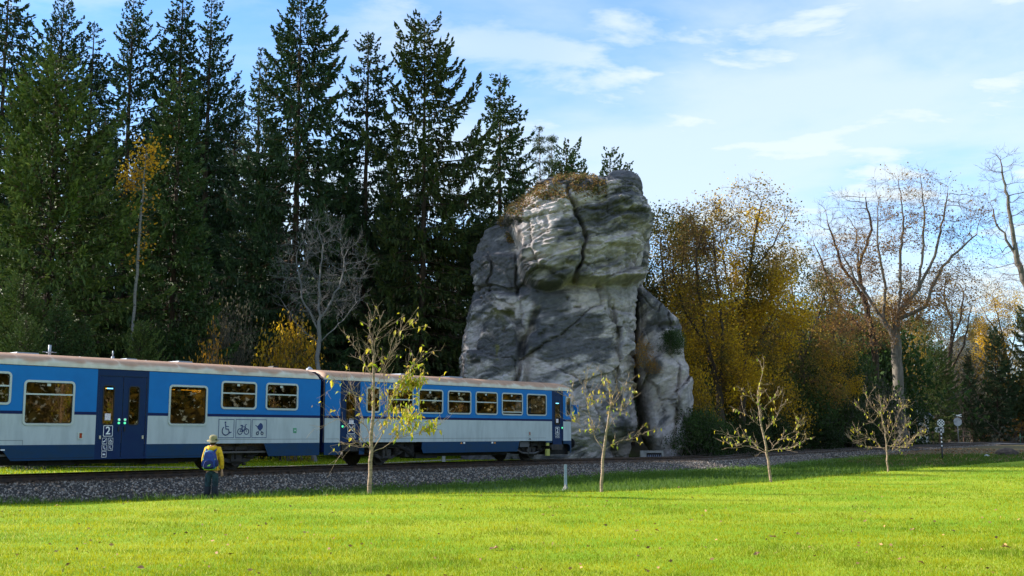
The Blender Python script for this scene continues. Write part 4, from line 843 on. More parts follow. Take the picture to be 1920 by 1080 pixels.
def disp_p(px, py, X, Y, Z):
    a, b, u, w = strata(X, Y, Z, .55, .8); v = fbm(X * 2.6, Z * .45, Y, 4); wob = (fbm(X * .8, Z * .8, 2, 3) - .5) * 20
    D = .55 * sm(672, 690, py + (1240 - px) * .45 + wob) * sm(1285, 1265, px) - .5 * G(px + wob, py, 1228, 780, 13, 42) - .9 * G(px, py, 1262, 640, 16, 20) * 0 - .7 * sm(815, 850, py) * .8
    D += .5 * G(px + wob, py, 1215, 735, 30, 40) - .45 * crackv(px + wob, py, [(690, 1262), (760, 1258), (840, 1250)], 3) - .5 * G(px, py, 1250, 618, 30, 5)
    ca_, cj = cells(X, Z, 31, 26, .8, 1.5, 5, 12, 0, 12, .22, .15); D = D + ca_ - .15 * sm(.10, 0, cj) + ledges(w, u, 1.3, .16, 4)
    return D, .55 * (fbm(X * .4, Z * .35, 4, 3) - .5) + .24 * (v - .5) + .16 * (b - .5) + .07 * (fbm(X * 6, Z * 6, Y, 3) - .5)
def col_p(px, py, X, Y, Z, D):
    dark = .22 * sm(690, 600, py) + .3 * G(px, py, 1215, 700, 28, 26) + .3 * G(px, py, 1228, 790, 14, 30) - .25 * sm(1240, 1275, px) * sm(680, 720, py) - .2 * G(px, py, 1245, 640, 22, 14) - .1
    C = sand_col(X, Y, Z, dark, tilt=.7); m = (sm(.5, .65, fbm(X * 2, Z * 2, 3, 3)) * G(px, py, 1250, 612, 26, 10))[..., None]; return C * (1 - m) + np.array([.07, .075, .02]) * m
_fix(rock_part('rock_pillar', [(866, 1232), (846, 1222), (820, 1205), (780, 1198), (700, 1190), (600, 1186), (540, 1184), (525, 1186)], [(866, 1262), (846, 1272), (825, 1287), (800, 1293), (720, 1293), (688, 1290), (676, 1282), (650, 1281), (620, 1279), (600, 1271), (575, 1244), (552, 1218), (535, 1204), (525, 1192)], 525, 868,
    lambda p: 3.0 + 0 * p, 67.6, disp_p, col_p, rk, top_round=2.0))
def disp_t(px, py, X, Y, Z):
    a, b, u, w = strata(X, Y, Z, .1, 1.3); ca_, cj = cells(X, Z, 41, 16, 1.6, .6, 4, 10, 10, 18, .2, .2); return -.15 * G(px, py, 1180, 352, 40, 2.5) + ca_ - .12 * sm(.1, 0, cj) + ledges(w, u, 2.0, .2, 4), .5 * (fbm(X * .5, Z * .5, 8, 3) - .5) + .22 * (a - .5) + .12 * (b - .5)
def col_t(px, py, X, Y, Z, D): return sand_col(X, Y, Z, .16 + 0 * px - .2 * G(px, py, 1165, 360, 30, 14), tilt=.1)
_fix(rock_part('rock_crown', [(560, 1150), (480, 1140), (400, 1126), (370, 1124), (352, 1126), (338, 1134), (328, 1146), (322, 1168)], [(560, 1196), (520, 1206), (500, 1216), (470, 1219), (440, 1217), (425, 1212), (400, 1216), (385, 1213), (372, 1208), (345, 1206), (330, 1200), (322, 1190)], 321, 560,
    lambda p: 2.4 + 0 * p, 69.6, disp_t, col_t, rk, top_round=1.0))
# heather and grass on the ledges
def tuft_points(spec, seed):
    r = np.random.default_rng(seed); P = []; ob = rk.children[0]; me = ob.data; n_ = len(me.vertices); V = np.empty(n_ * 3, np.float32); me.vertices.foreach_get('co', V); V = V.reshape(-1, 3).astype(float); Nn = np.empty(n_ * 3, np.float32); me.vertices.foreach_get('normal', Nn); Nn = Nn.reshape(-1, 3)
    yc = V[:, 1] * math.cos(PITCH) + (V[:, 2] - EYE) * math.sin(PITCH); zc = -V[:, 1] * math.sin(PITCH) + (V[:, 2] - EYE) * math.cos(PITCH); qx = 960 + F * V[:, 0] / yc; qy = 540 - F * zc / yc
    for px, py, w, h, n in spec:
        k = np.where((np.abs(qx - px) < w * .7) & (np.abs(qy - py) < h * 1.1) & (Nn[:, 2] > .12) & (V[:, 1] < 69))[0]
        if not len(k): continue
        j = r.choice(k, n // 7 + 1); c = np.repeat(V[j], 9, 0); P.append(c + r.normal(0, .085, c.shape) + (0, -.02, .05))
    return np.concatenate(P)
hm = mat('heather_leaf', (1, 1, 1), .8, attr=True, trans=.25)
def h_tint(r, P): t = r.random((len(P), 1)); g = (r.random((len(P), 1)) < .3); C = np.array([.16, .085, .035]) * (1 - t) + np.array([.33, .20, .07]) * t; return np.where(g, np.array([.13, .13, .03]), C)
sp = [(1000, 372, 26, 16, 900), (1030, 358, 34, 14, 1500), (1065, 346, 40, 14, 2200), (1095, 346, 36, 12, 1800), (1118, 356, 24, 12, 900), (965, 395, 22, 16, 900), (948, 408, 14, 18, 600), (985, 384, 20, 14, 700), (958, 440, 10, 14, 220), (1045, 368, 40, 8, 600), (1100, 362, 34, 8, 500)]
leafmass('heather', tuft_points(sp, 3), .12, h_tint, 5, hm, 'brown and orange heather growing over the top ledge of the rock', 'heather', 'stuff')
# small concrete portal at the rock foot
b = MB(); p = at_y(1222, 852, 61.2); zb = gz(p.x, p.y) - .1
b.box(-.62, -.30, -.15, .15, 0, .62, 0); b.box(.52, .62, -.15, .15, 0, .62, 0); b.box(-.30, .52, -.15, .15, .50, .62, 0); b.box(-.30, .52, .02, .12, 0, .50, 1)
o = b.obj('culvert_portal', [mat('concrete', (.24, .235, .22), .9, noise=(5, 6, (.15, .15, .14), .4, .7)), mat('culvert_panel', (.05, .05, .06), .8)], None, (p.x, p.y, zb)); tag(o, 'small concrete culvert portal with scribbled dark panel at the foot of the rock', 'culvert')
q = MB(); rr = random.Random(2)
for k in range(7):
    x = -.24 + k * .11; q.tube([(x, .01, .12 + .1 * rr.random()), (x + .05, .01, .40), (x + .09, .01, .14)], .018, 4)
q.obj('scrawl', mat('scrawl_blue', (.35, .42, .60), .7), o)
# ---------------------------------------------------------------- trees
BARK = mat('bark_spruce', (.05, .036, .028), .95, noise=(3, 6, (.085, .06, .045), .4, .65, (3, 3, .6)), bump=(12, .8, .03), spec=.1)
BARKG = mat('bark_grey', (.13, .115, .095), .95, noise=(2.5, 6, (.20, .18, .15), .4, .65, (3, 3, .5)), bump=(14, .7, .02), spec=.1)
BARKD = mat('bark_dark', (.05, .038, .03), .95, noise=(2.5, 6, (.09, .07, .05), .4, .65, (3, 3, .5)), spec=.1)
BARKP = mat('bark_birch', (.17, .16, .15), .8, noise=(2.2, 5, (.06, .05, .045), .56, .66, (2, 2, 7)), spec=.1)
BARKS = mat('bark_sapling', (.38, .27, .18), .8, noise=(6, 5, (.20, .15, .10), .4, .65, (1, 1, 3)), spec=.2)
TWB = mat('twig_brown', (.135, .085, .06), .9, spec=.1)
TWIG = mat('twig_grey', (.16, .14, .12), .9, spec=.1)
NEED = mat('spruce_needles', (1, 1, 1), .6, attr=True, spec=.25, trans=.12)
LEAF = mat('autumn_leaves', (1, 1, 1), .6, attr=True, trans=.50, spec=.2)
def frusta(P0, P1, R0, R1, k=3, D0=None):
    """independent tapered tubes, vectorised"""
    n = len(P0); D = P1 - P0; D = D / (np.linalg.norm(D, axis=1)[:, None] + 1e-9); D0 = D if D0 is None else D0
    ref = np.where(np.abs(D[:, 2:3]) < .9, np.array([[0, 0, 1.]]), np.array([[1., 0, 0]]))
    def ring(c, d, r):
        u = np.cross(d, ref); u /= np.linalg.norm(u, axis=1)[:, None] + 1e-9; w = np.cross(d, u); a = 2 * PI * np.arange(k) / k
        return c[:, None] + (u[:, None] * np.cos(a)[None, :, None] + w[:, None] * np.sin(a)[None, :, None]) * r[:, None, None]
    V = np.concatenate([ring(P0, D0, R0), ring(P1, D, R1)], 1).reshape(-1, 3); b = np.arange(n)[:, None] * 2 * k; j = np.arange(k); j2 = (j + 1) % k
    Fq = np.stack([b + j, b + j2, b + k + j2, b + k + j], -1).reshape(-1, 4); return V, Fq
def spruce_meshes(name, seed, H, R, base=.08, dens=1.0, droop=.5, lift=.38, pexp=.85, tint=(.022, .050, .016), tip=(.050, .085, .022), ragged=.3, spray=.42, whorl=.85, hang=.6, asc=.20, gaps=.0, wid=.050, trunk_r=None, wide=1.55):
    R = R * wide; pexp = pexp * .78; dens = dens * 1.25; wid = wid * 1.38; spray = spray * 1.10; r = np.random.default_rng(seed); zs = []; z = H * base
    while z < H * .985: t = (z - H * base) / (H * (1 - base)); zs.append(z); z += (whorl * (1.05 - .58 * t)) * r.uniform(.75, 1.25)
    B = []
    lobes = r.uniform(0, 2 * PI, 3)
    for z in zs:
        t = (z - H * base) / (H * (1 - base)); nb = r.integers(5, 8) if t < .9 else r.integers(3, 5); a0 = r.uniform(0, 2 * PI)
        pr = (1 - t)**pexp * min(1, .72 + 2.2 * t) 
        for j in range(nb):
            if r.random() < gaps: continue
            a = a0 + 2 * PI * j / nb + r.normal(0, .25); l = R * pr * (1 + r.normal(0, ragged * .8)) * (.88 + .2 * math.cos(a - lobes[0] + 5 * t)) + .12
            B.append((z + r.normal(0, .06), a, max(.12, l), t))
    B = np.array(B); z0, a, l, t = B.T; n = len(B)
    c1 = asc * t - .10 * (1 - t) + r.normal(0, .06, n); c2 = -droop * (1 - .75 * t); c3 = lift * (1 - .3 * t)
    def pos(i, u): rad = l[i] * u * (1 - .06 * u); zz = z0[i] + l[i] * (c1[i] * u + c2[i] * u**2 * 1.0 + c3[i] * u**4); return np.stack([np.cos(a[i]) * rad, np.sin(a[i]) * rad, zz], -1)
    VV, FF, CC = [], [], []; off = 0
    # trunk
    k = 24; zt = np.linspace(-.4, H * .99, k); tr0 = trunk_r or H * .0095; cr = tr0 * (1 - zt / H)**.8 + .012; px_ = np.cumsum(r.normal(0, .012, k)); P = np.stack([px_ - px_[0], px_ * .4, zt], 1)
    V, Fq = frusta(P[:-1], P[1:], cr[:-1], cr[1:], 8); trunk = mesh_np(name + '_trunk', V, Fq, None, True, [BARK])
    # limbs: 4 segments each
    idx = np.arange(n); us = [0, .3, .6, .85, 1.0]; Vl, Fl = [], []
    for u0, u1 in zip(us[:-1], us[1:]):
        rr_ = .012 + l * .009; V, Fq = frusta(pos(idx, np.full(n, u0)), pos(idx, np.full(n, u1)), rr_ * (1.05 - u0), rr_ * (1.05 - u1), 3); Vl.append(V); Fl.append(Fq + off); off += len(V)
    limb = mesh_np(name + '_limbs', np.concatenate(Vl), np.concatenate(Fl), None, True, [BARK])
    # sprays
    per = np.maximum(8, (l * (1.0 + .22 * l) / (.050 / dens)).astype(int)); I = np.repeat(idx, per); m = len(I); u = .10 + .92 * r.random(m)**.8; P = pos(I, u); T = pos(I, u + .03) - pos(I, u - .03); T /= np.linalg.norm(T, axis=1)[:, None]
    side = np.where(r.random(m) < .5, 1, -1)[:, None]; out_ = np.stack([-np.sin(a[I]), np.cos(a[I]), 0 * u], -1) * side
    wl = (.155 * l[I] * np.clip(1.02 - u, 0, 1)**.6 + .07) * r.random(m)**.8; k_ = .75 + .5 * vnoise(u * 9 + 31 * I, 2.0 * side[:, 0]); wl = wl * k_        # flat fans of laterals either side of the bough
    P = P + out_ * wl[:, None] + T * (wl * .55)[:, None]; hang_ = hang * (1 - .6 * t[I]); P[:, 2] -= wl * .22 + wl * wl * .25 + (r.random(m) < hang_) * r.random(m) * .42 * np.clip(l[I] / 3, .2, 1)
    hg = r.random(m) < hang_ * .8; sl = spray * (.35 + .5 * r.random(m)) * np.clip(.5 + l[I] / 4.0, .5, 1.15)
    d = T * r.uniform(.5, 1.1, (m, 1)) + out_ * r.uniform(.2, .9, (m, 1)) + np.array([0, 0, 1.]) * r.normal(-.02, .16, (m, 1)); d[hg] = T[hg] * .25 + out_[hg] * .2 + np.array([0, 0, -1.]) * .9; tipb = u > .95; d[tipb] = T[tipb] + r.normal(0, .15, (tipb.sum(), 3)); d /= np.linalg.norm(d, axis=1)[:, None]
    # each spray: two crossed slender blades
    e = np.cross(d, r.normal(size=(m, 3))); e /= np.linalg.norm(e, axis=1)[:, None]; e2 = np.cross(d, e); w = (wid * r.uniform(.7, 1.3, m))[:, None]; s = sl[:, None]
    sag = np.array([0, 0, -1.]) * (sl * .10)[:, None]
    V = np.stack([P, P + d * s * .45 + e * w + sag * .2, P + d * s + sag, P + d * s * .5 - e * w + sag * .2, P + d * s * .1 - e2 * w, P + d * s * .3 + e2 * w, P + d * s * 1.02 + sag], 1)
    f = r.random((m, 1)); c = np.array(tint) * (1 - f) + np.array(tip) * f; c *= r.uniform(.75, 1.3, (m, 1)); br = (r.random((m, 1)) < .04 + .10 * (u[:, None] < .3)); c = np.where(br, np.array([.075, .055, .03]), c)
    C = np.repeat(c[:, None], 7, 1); C[:, [2, 6]] = C[:, [2, 6]] * 1.25
    b = np.arange(m)[:, None] * 7; crown = mesh_np(name + '_crown', V.reshape(-1, 3), [b + np.array([0, 1, 2, 3]), b + np.array([4, 5, 6])], C.reshape(-1, 3), False, [NEED])
    return trunk, limb, crown
def place_tree(meshes, x, y, label, cat, group, rz=0., sc=1., name='spruce_tree', z=None, names=('trunk', 'limbs', 'crown'), lean=0.):
    z = gz(x, y) - .05 if z is None else z; e = empty(name, (x, y, z), rz); e.rotation_euler = (0, lean, rz); e.scale = (sc,) * 3 if np.isscalar(sc) else sc; tag(e, label, cat, group)
    for n_, me in zip(names, meshes):
        if me is not None: obj(n_, me, e)
    return e
def spr(px, top, Y, hw, seed, label, group='tall spruces of the wood', **kw):
    p = at_y(px, top, Y); z = gz(p.x, Y); H = p.z - z; R = hw * Y / F
    return place_tree(spruce_meshes('spruce', seed, H, R, **kw), p.x, Y, label, 'spruce', group, z=z, rz=random.Random(seed).uniform(0, 6)), H, R
LG = dict(tint=(.042, .080, .020), tip=(.125, .160, .038)); MG = dict(tint=(.028, .062, .020), tip=(.072, .112, .032))
DK = dict(tint=(.015, .036, .015), tip=(.050, .086, .032))
SP = {}
SP['a'] = spr(22, -70, 72, 105, 1, 'huge dark drooping spruce at the left edge of the picture', ragged=.30, hang=.7, droop=.6, dens=.6, spray=.55, **DK)
SP['b'] = spr(122, -12, 82, 78, 2, 'ragged spruce with open upward branches behind the light green spruce', asc=.85, ragged=.40, gaps=.12, dens=.8, **DK)
SP['c'] = spr(178, 32, 80, 60, 3, 'narrow pointed spruce between the two ragged ones at the upper left', ragged=.30, gaps=.05, dens=.8, **DK)
SP['d'] = spr(112, 100, 57, 150, 4, 'broad light green spruce in front at the left, taller than the birch', dens=.82, base=.03, pexp=.72, ragged=.17, spray=.40, wid=.045, whorl=.6, hang=.28, droop=.35, lift=.35, asc=.45, **LG)
SP['e'] = spr(252, -16, 78, 82, 5, 'tall spruce with a forked open top above the yellow birch', asc=.75, ragged=.40, gaps=.12, dens=.8, **DK)
SP['f'] = spr(340, 120, 61, 78, 6, 'medium green spruce with a slender tip right of the yellow birch', dens=1.05, ragged=.22, wid=.045, whorl=.6, hang=.4, base=.06, pexp=.70, **MG)
SP['g'] = spr(346, -40, 80, 70, 7, 'dense dark spruce rising straight above the medium green one', ragged=.28, **DK)
SP['h'] = spr(398, -22, 77, 68, 8, 'spruce with bare stem showing under its crown at the upper left centre', asc=.6, ragged=.38, gaps=.1, **DK)
SP['i'] = spr(492, 85, 90, 55, 9, 'pale distant spruce half hidden left of the great dark spruce', ragged=.3, tint=(.035, .065, .025), tip=(.07, .10, .035), dens=.7)  # paler needle tint puts the haze of distance into the colour
SP['j'] = spr(565, -18, 69, 118, 10, 'great dark spruce with upturned branch tips reaching the top of the picture', whorl=.98, lift=.58, droop=.68, asc=.22, ragged=.22, pexp=.62, dens=1.0, spray=.46, gaps=.04, **DK)
SP['k'] = spr(690, 50, 75, 72, 11, 'slender spruce with a bare section of stem between the two great ones', lift=.45, ragged=.36, gaps=.10, pexp=.7, **DK)
SP['l'] = spr(797, 26, 70, 112, 12, 'great spruce with long upswept branches and mossy lit middle left of the rock', whorl=.98, lift=.60, droop=.62, asc=.25, ragged=.26, pexp=.62, gaps=.06, spray=.46, tint=(.020, .042, .014), tip=(.070, .085, .020))
SP['m'] = spr(937, 130, 76, 58, 13, 'narrow columnar spruce standing alone in the sky above the left of the rock', droop=.75, lift=.45, ragged=.25, hang=.65, pexp=.6, **MG)
SP['n'] = spr(1062, 268, 79, 58, 14, 'small bushy spruce peeping over the heather on the rock', asc=.9, ragged=.2, pexp=.55, **MG)
SP['o'] = spr(1143, 282, 82, 46, 15, 'small pointed spruce just left of the rock crown', asc=.9, ragged=.2, pexp=.6, **MG)
SP['p'] = spr(1178, 302, 84, 36, 16, 'tiny spruce tip peeping out behind the rock crown', asc=.8, **MG)
def reuse(key, px, top, Y, label, rz, group='spruces filling the wood behind'):
    e, H, R = SP[key]; p = at_y(px, top, Y); z = gz(p.x, Y); c = copy_tree(e); s = (p.z - z) / H; c.location = (p.x, Y, z); c.scale = (s, s, s); c.rotation_euler = (0, 0, rz); tag(c, label, 'spruce', group)
for i, (k, px, top, Y, lab) in enumerate([
    ('g', 60, 150, 92, 'background spruce seen between the left edge and the light green spruce'), ('a', 205, 190, 95, 'background spruce behind the narrow pointed one'), ('g', 300, 175, 96, 'background spruce behind the medium green one'), ('h', 445, 130, 95, 'background spruce between the bare stemmed one and the pale one'),
    ('j', 430, 250, 100, 'low background spruce below the bare stemmed one'), ('g', 520, 240, 98, 'background spruce left behind the great dark one'), ('l', 625, 330, 102, 'low background spruce in the gap between the great dark and the slender spruce'), ('g', 655, 280, 97, 'background spruce behind the slender one on its left'), ('h', 735, 250, 97, 'background spruce behind the slender one on its right'), ('j', 745, 340, 88, 'wide dark spruce filling the gap below the slender one'),
    ('l', 850, 330, 92, 'background spruce right behind the great mossy one'), ('g', 900, 360, 88, 'dark spruce at the left shoulder of the rock'), ('l', 10, 350, 84, 'low dark spruce in the lower left edge'), ('h', 590, 380, 84, 'dark spruce behind the bare grey tree'), ('g', 480, 390, 82, 'dark spruce above the grey thicket'), ('j', 360, 400, 86, 'dark spruce behind the grey thicket'), ('g', 700, 430, 80, 'dark spruce standing behind the leafy sapling'), ('j', 820, 450, 78, 'dark low spruce beside the left foot of the rock'),
    ('g', 175, 260, 106, 'far spruce between the narrow pointed one and the forked top one'), ('l', 275, 270, 108, 'far spruce behind the forked top one'), ('g', 385, 230, 108, 'far spruce behind the bare stemmed one'), ('l', 500, 330, 110, 'far spruce filling the gap left of the great dark one'), ('g', 600, 300, 112, 'far spruce behind the great dark one on its right'), ('j', 680, 340, 112, 'far spruce behind the slender one'), ('g', 780, 300, 110, 'far spruce behind the great mossy one on its left'), ('l', 900, 420, 104, 'far low spruce left of the columnar one'), ('j', 60, 300, 104, 'far spruce at the left behind the light green one'),
    ('h', 250, 420, 80, 'dark spruce behind the birch stem'), ('g', 150, 430, 76, 'dark spruce right below the light green one')]):
    reuse(k, px, top, Y, lab, i * 1.3)
for i, (px, top, Y, lab) in enumerate([(45, 510, 52, 'young light green spruce at the lower left edge'), (110, 545, 50.5, 'young spruce behind the train left of its first aerial'), (50, 590, 49, 'small sunlit spruce just over the roof at the far left'), (160, 590, 51, 'young dark spruce over the train between the two aerials'), (265, 600, 53, 'young spruce with a lit branch over the train roof')]): reuse('d' if i % 2 == 0 else 'f', px, top, Y, lab, i * 2.1 + 1, 'young spruces at the wood edge')
reuse('d', 1752, 640, 138, 'green spruce between the great bare tree and the level crossing', 2.0, 'conifers by the level crossing')
reuse('j', 1862, 610, 152, 'large dark conifer behind the level crossing', .7, 'conifers by the level crossing'); reuse('g', 1815, 650, 150, 'dark conifer left of the large one at the crossing', .7, 'conifers by the level crossing'); reuse('l', 1922, 570, 158, 'dark conifer at the right edge of the picture', 1.7, 'conifers by the level crossing')
# pines behind the rock
def pine(px, top, Y, hw, seed, label):
    p = at_y(px, top, Y); z = gz(p.x, Y); H = p.z - z; R = hw * Y / F; r = np.random.default_rng(seed); k = 14
    zt = np.linspace(0, H, k); P = np.stack([np.cumsum(r.normal(0, .05, k)), np.cumsum(r.normal(0, .05, k)), zt], 1); cr = .14 * (1 - zt / H * .85)
    V, Fq = frusta(P[:-1], P[1:], cr[:-1], cr[1:], 7); trunk = mesh_np('pine_trunk', V, Fq, None, True, [mat('bark_pine', (.22, .11, .06), .9, noise=(4, 5, (.12, .08, .06), .4, .6))])
    n = 34; zb = H * (1 - .42 * r.random(n)); a = r.uniform(0, 2 * PI, n); l = R * r.uniform(.4, 1.1, n) * np.clip((H - zb) / (H * .42) * 1.2 + .25, .2, 1); b0 = np.stack([np.interp(zb, zt, P[:, 0]), np.interp(zb, zt, P[:, 1]), zb], 1); b1 = b0 + np.stack([np.cos(a) * l, np.sin(a) * l, l * r.uniform(-.05, .6, n)], 1)
    V, Fq = frusta(b0, b1, np.full(n, .035), np.full(n, .012), 4); limbs = mesh_np('pine_limbs', V, Fq, None, True, [BARK])
    I = np.repeat(np.arange(n), 26); u = .45 + .6 * r.random(len(I)); Q = b0[I] + (b1 - b0)[I] * u[:, None] + r.normal(0, .20, (len(I), 3)) * (1, 1, .6); I2 = np.repeat(np.arange(len(Q)), 5); d = r.normal(size=(len(I2), 3)) + (0, 0, .5); d /= np.linalg.norm(d, axis=1)[:, None]; e = np.cross(d, r.normal(size=d.shape)); e /= np.linalg.norm(e, axis=1)[:, None]
    V = np.stack([Q[I2] - e * .02, Q[I2] + e * .02, Q[I2] + d * .26], 1).reshape(-1, 3); t_ = r.random((len(I2), 1)); C = np.repeat(np.array([.035, .065, .03]) * (1 - t_) + np.array([.075, .105, .04]) * t_, 3, 0)
    crown = mesh_np('pine_crown', V, np.arange(len(V)).reshape(-1, 3), C, False, [NEED]); place_tree((trunk, limbs, crown), p.x, Y, label, 'pine', 'pines behind the rock', name='pine_tree', z=z)
pine(1014, 236, 78, 34, 3, 'slender pine with open tufted crown between the columnar spruce and the rock'); pine(972, 300, 77, 24, 4, 'reddish stemmed pine close right of the columnar spruce'); pine(1035, 262, 82, 26, 5, 'thin pine just left of the small bushy spruce')
# ---------------------------------------------------------------- broadleaved trees (space colonisation)
def colonise(rng, nodes, parents, att, step, infl, kill, trop=(0, 0, .0), maxit=140):
    N_ = [np.array(p, float) for p in nodes]; par = list(parents); A_ = np.array(att); near = np.zeros(len(A_), int); dist = np.full(len(A_), 1e9)
    def upd(k0):
        nonlocal near, dist
        Q = np.array(N_[k0:])
        if not len(Q): return
        d = np.linalg.norm(A_[:, None] - Q[None], axis=2); j = d.argmin(1); m = d[np.arange(len(A_)), j]; b = m < dist; near[b] = j[b] + k0; dist[b] = m[b]
    upd(0); trop = np.array(trop)
    for it in range(maxit):
        k = dist < infl
        if not k.any(): break
        P = np.array(N_); D = A_[k] - P[near[k]]; D /= np.linalg.norm(D, axis=1)[:, None] + 1e-9; S = np.zeros((len(P), 3)); np.add.at(S, near[k], D); kc = np.bincount([q for q in par if q >= 0], minlength=len(P)); g = np.where((np.linalg.norm(S, axis=1) > 1e-6) & (kc < 3))[0]
        S = S[g]; S /= np.linalg.norm(S, axis=1)[:, None]; S = S + trop + rng.normal(0, .11, S.shape); S /= np.linalg.norm(S, axis=1)[:, None]; k0 = len(N_); N_ += list(P[g] + S * step); par += list(g); upd(k0)
        keep = dist > kill; A_ = A_[keep]; near = near[keep]; dist = dist[keep]
        if not len(A_) or len(N_) > 6000: break
    return np.array(N_), np.array(par)
def broadleaf(name, seed, limbs, crowns, natt, trunk_r, bark, leaf=None, step=.45, infl=3.2, kill=.75, twig=(3, .55, 2), tipr=.010, trop=(0, 0, .06), pipe=1.75, tl_dir=None, jit=.045):
    """limbs: polylines starting at the foot; crowns: (cx,cy,cz,rx,ry,rz,weight)"""
    r = np.random.default_rng(seed); nodes, par = [], []
    for li, pl in enumerate(limbs):
        pl = [np.array(p, float) for p in pl]; prev = -1
        if li > 0: prev = int(np.argmin([np.linalg.norm(q - pl[0]) for q in nodes])) ; pl[0] = nodes[prev]
        else: nodes.append(pl[0]); par.append(-1); prev = 0
        for a, b in zip(pl[:-1], pl[1:]):
            k = max(1, int(np.linalg.norm(b - a) / step)); 
            for j in range(1, k + 1): nodes.append(a + (b - a) * j / k + r.normal(0, jit, 3) * (j < k)); par.append(prev); prev = len(nodes) - 1
    w = np.array([c[6] for c in crowns], float); w /= w.sum(); att = []
    for c, q in zip(crowns, w):
        k = int(natt * q); d = r.normal(size=(k, 3)); d /= np.linalg.norm(d, axis=1)[:, None]; att.append(np.array(c[:3]) + d * (r.random((k, 1))**.42) * np.array(c[3:6]))
    P, par = colonise(r, nodes, par, np.concatenate(att), step, infl, kill, trop); n = len(P)
    lv = np.ones(n, bool); lv[par[par >= 0]] = False; tips = np.where(lv)[0]
    acc = np.where(lv, tipr**pipe, 0.0)
    for i in range(n - 1, 0, -1):
        if par[i] >= 0: acc[par[i]] += acc[i]
    R = acc**(1 / pipe); R = tipr + (R - tipr) * (trunk_r - tipr) / (R[0] - tipr); hgt = P[:, 2]; flare = 1 + .35 * np.exp(-np.clip(hgt - P[0, 2], 0, 9) / .45); 
    ch = np.arange(1, n); ch = ch[par[ch] >= 0]; pa = par[ch]; big = np.full(n, -1)
    for c in ch[np.argsort(R[ch])]: big[par[c]] = c
    main = big[pa] == ch; Dc = P[ch] - P[pa]; Dc /= np.linalg.norm(Dc, axis=1)[:, None] + 1e-9; Dn = np.zeros((n, 3)); Dn[ch] = Dc; Dn[0] = (0, 0, 1); D0 = np.where(main[:, None], Dn[pa], Dc)
    R0 = np.where(main, R[pa] * flare[pa], np.minimum(R[ch] * 1.25, R[pa])); thick = R[ch] > .05
    Va, Fa = frusta(P[pa][thick], P[ch][thick], R0[thick], (R * flare)[ch][thick], 8, D0[thick]); trunk = mesh_np(name + '_trunk', Va, Fa, None, True, [bark])
    t_ = ~thick; Vb, Fb = frusta(P[pa][t_], P[ch][t_], R0[t_], R[ch][t_], 4, D0[t_]); VV, FF = [Vb], [Fb]; off = len(Vb)
    # twigs, recursively from thin nodes
    base = np.where(R < max(.03, np.quantile(R, .62)))[0]; base = base[par[base] >= 0]; B = P[base]; Dd = Dn[base]; L_ = twig[1]; rad = tipr * .75; ends, edir = [P[tips]], [Dn[tips]]
    for lev in range(twig[2]):
        k = twig[0] if lev else max(1, twig[0] - 1); I = np.repeat(np.arange(len(B)), k); d = Dd[I] + r.normal(0, .55, (len(I), 3)) + np.array([0, 0, .12]); d /= np.linalg.norm(d, axis=1)[:, None]; l = L_ * r.uniform(.5, 1.3, (len(I), 1)); M_ = B[I] + d * l * .5 + r.normal(0, .04, (len(I), 3)) * L_; E_ = M_ + (d + r.normal(0, .25, d.shape) + np.array([0, 0, .1])) * l * .5
        rr_ = np.full(len(I), rad); V1, F1 = frusta(B[I], M_, rr_, rr_ * .8, 3); V2, F2 = frusta(M_, E_, rr_ * .8, rr_ * .45, 3); VV += [V1, V2]; FF += [F1 + off, F2 + off + len(V1)]; off += len(V1) + len(V2)
        ends.append(M_); ends.append(E_); edir += [d, d]; sel = r.random(len(E_)) < .8; B = np.concatenate([E_[sel], M_[sel]]); Dd = np.concatenate([d[sel], d[sel]]); L_ *= .7; rad *= .7
        if len(B) > 8000: q = r.choice(len(B), 8000, False); B = B[q]; Dd = Dd[q]
    limb = mesh_np(name + '_branches', np.concatenate(VV), np.concatenate(FF), None, True, [TWB if bark in (BARKG, BARKD) else bark])
    crown = None
    if leaf:
        E_ = np.concatenate(ends); pr = leaf['p'](E_) * (.10 + 1.15 * sm(.42, .57, fbm(E_[:, 0] * 1.1 + seed, E_[:, 1] * 1.1, E_[:, 2] * 1.1, 3))); I = np.repeat(np.arange(len(E_)), leaf.get('per', 2)); I = I[r.random(len(I)) < pr[I]]; Q = E_[I] + r.normal(0, leaf.get('spread', .18), (len(I), 3)); m = len(Q)
        if m:
            d = r.normal(size=(m, 3)); d[:, 2] -= .3; d /= np.linalg.norm(d, axis=1)[:, None]; e = np.cross(d, r.normal(size=(m, 3))); e /= np.linalg.norm(e, axis=1)[:, None]; s = leaf['s'] * r.uniform(.6, 1.3, (m, 1))
            V = np.stack([Q, Q + d * s * .5 + e * s * .38, Q + d * s, Q + d * s * .5 - e * s * .38], 1).reshape(-1, 3); C = np.repeat(leaf['c'](r, Q), 4, 0); crown = mesh_np(name + '_crown', V, np.arange(4 * m).reshape(-1, 4), C, False, [LEAF])
    return trunk, limb, crown
def ramp(cols):
    cols = np.array(cols, float)
    def f(r, P):
        v = np.clip(.5 + .9 * (fbm(P[:, 0] * .45 + 3, P[:, 1] * .45, P[:, 2] * .45, 3) - .5) * 1.6 + r.normal(0, .16, len(P)), 0, .999) * (len(cols) - 1); i = v.astype(int); t = (v - i)[:, None]; return (cols[i] * (1 - t) + cols[np.minimum(i + 1, len(cols) - 1)] * t) * r.uniform(.8, 1.2, (len(P), 1))
    return f
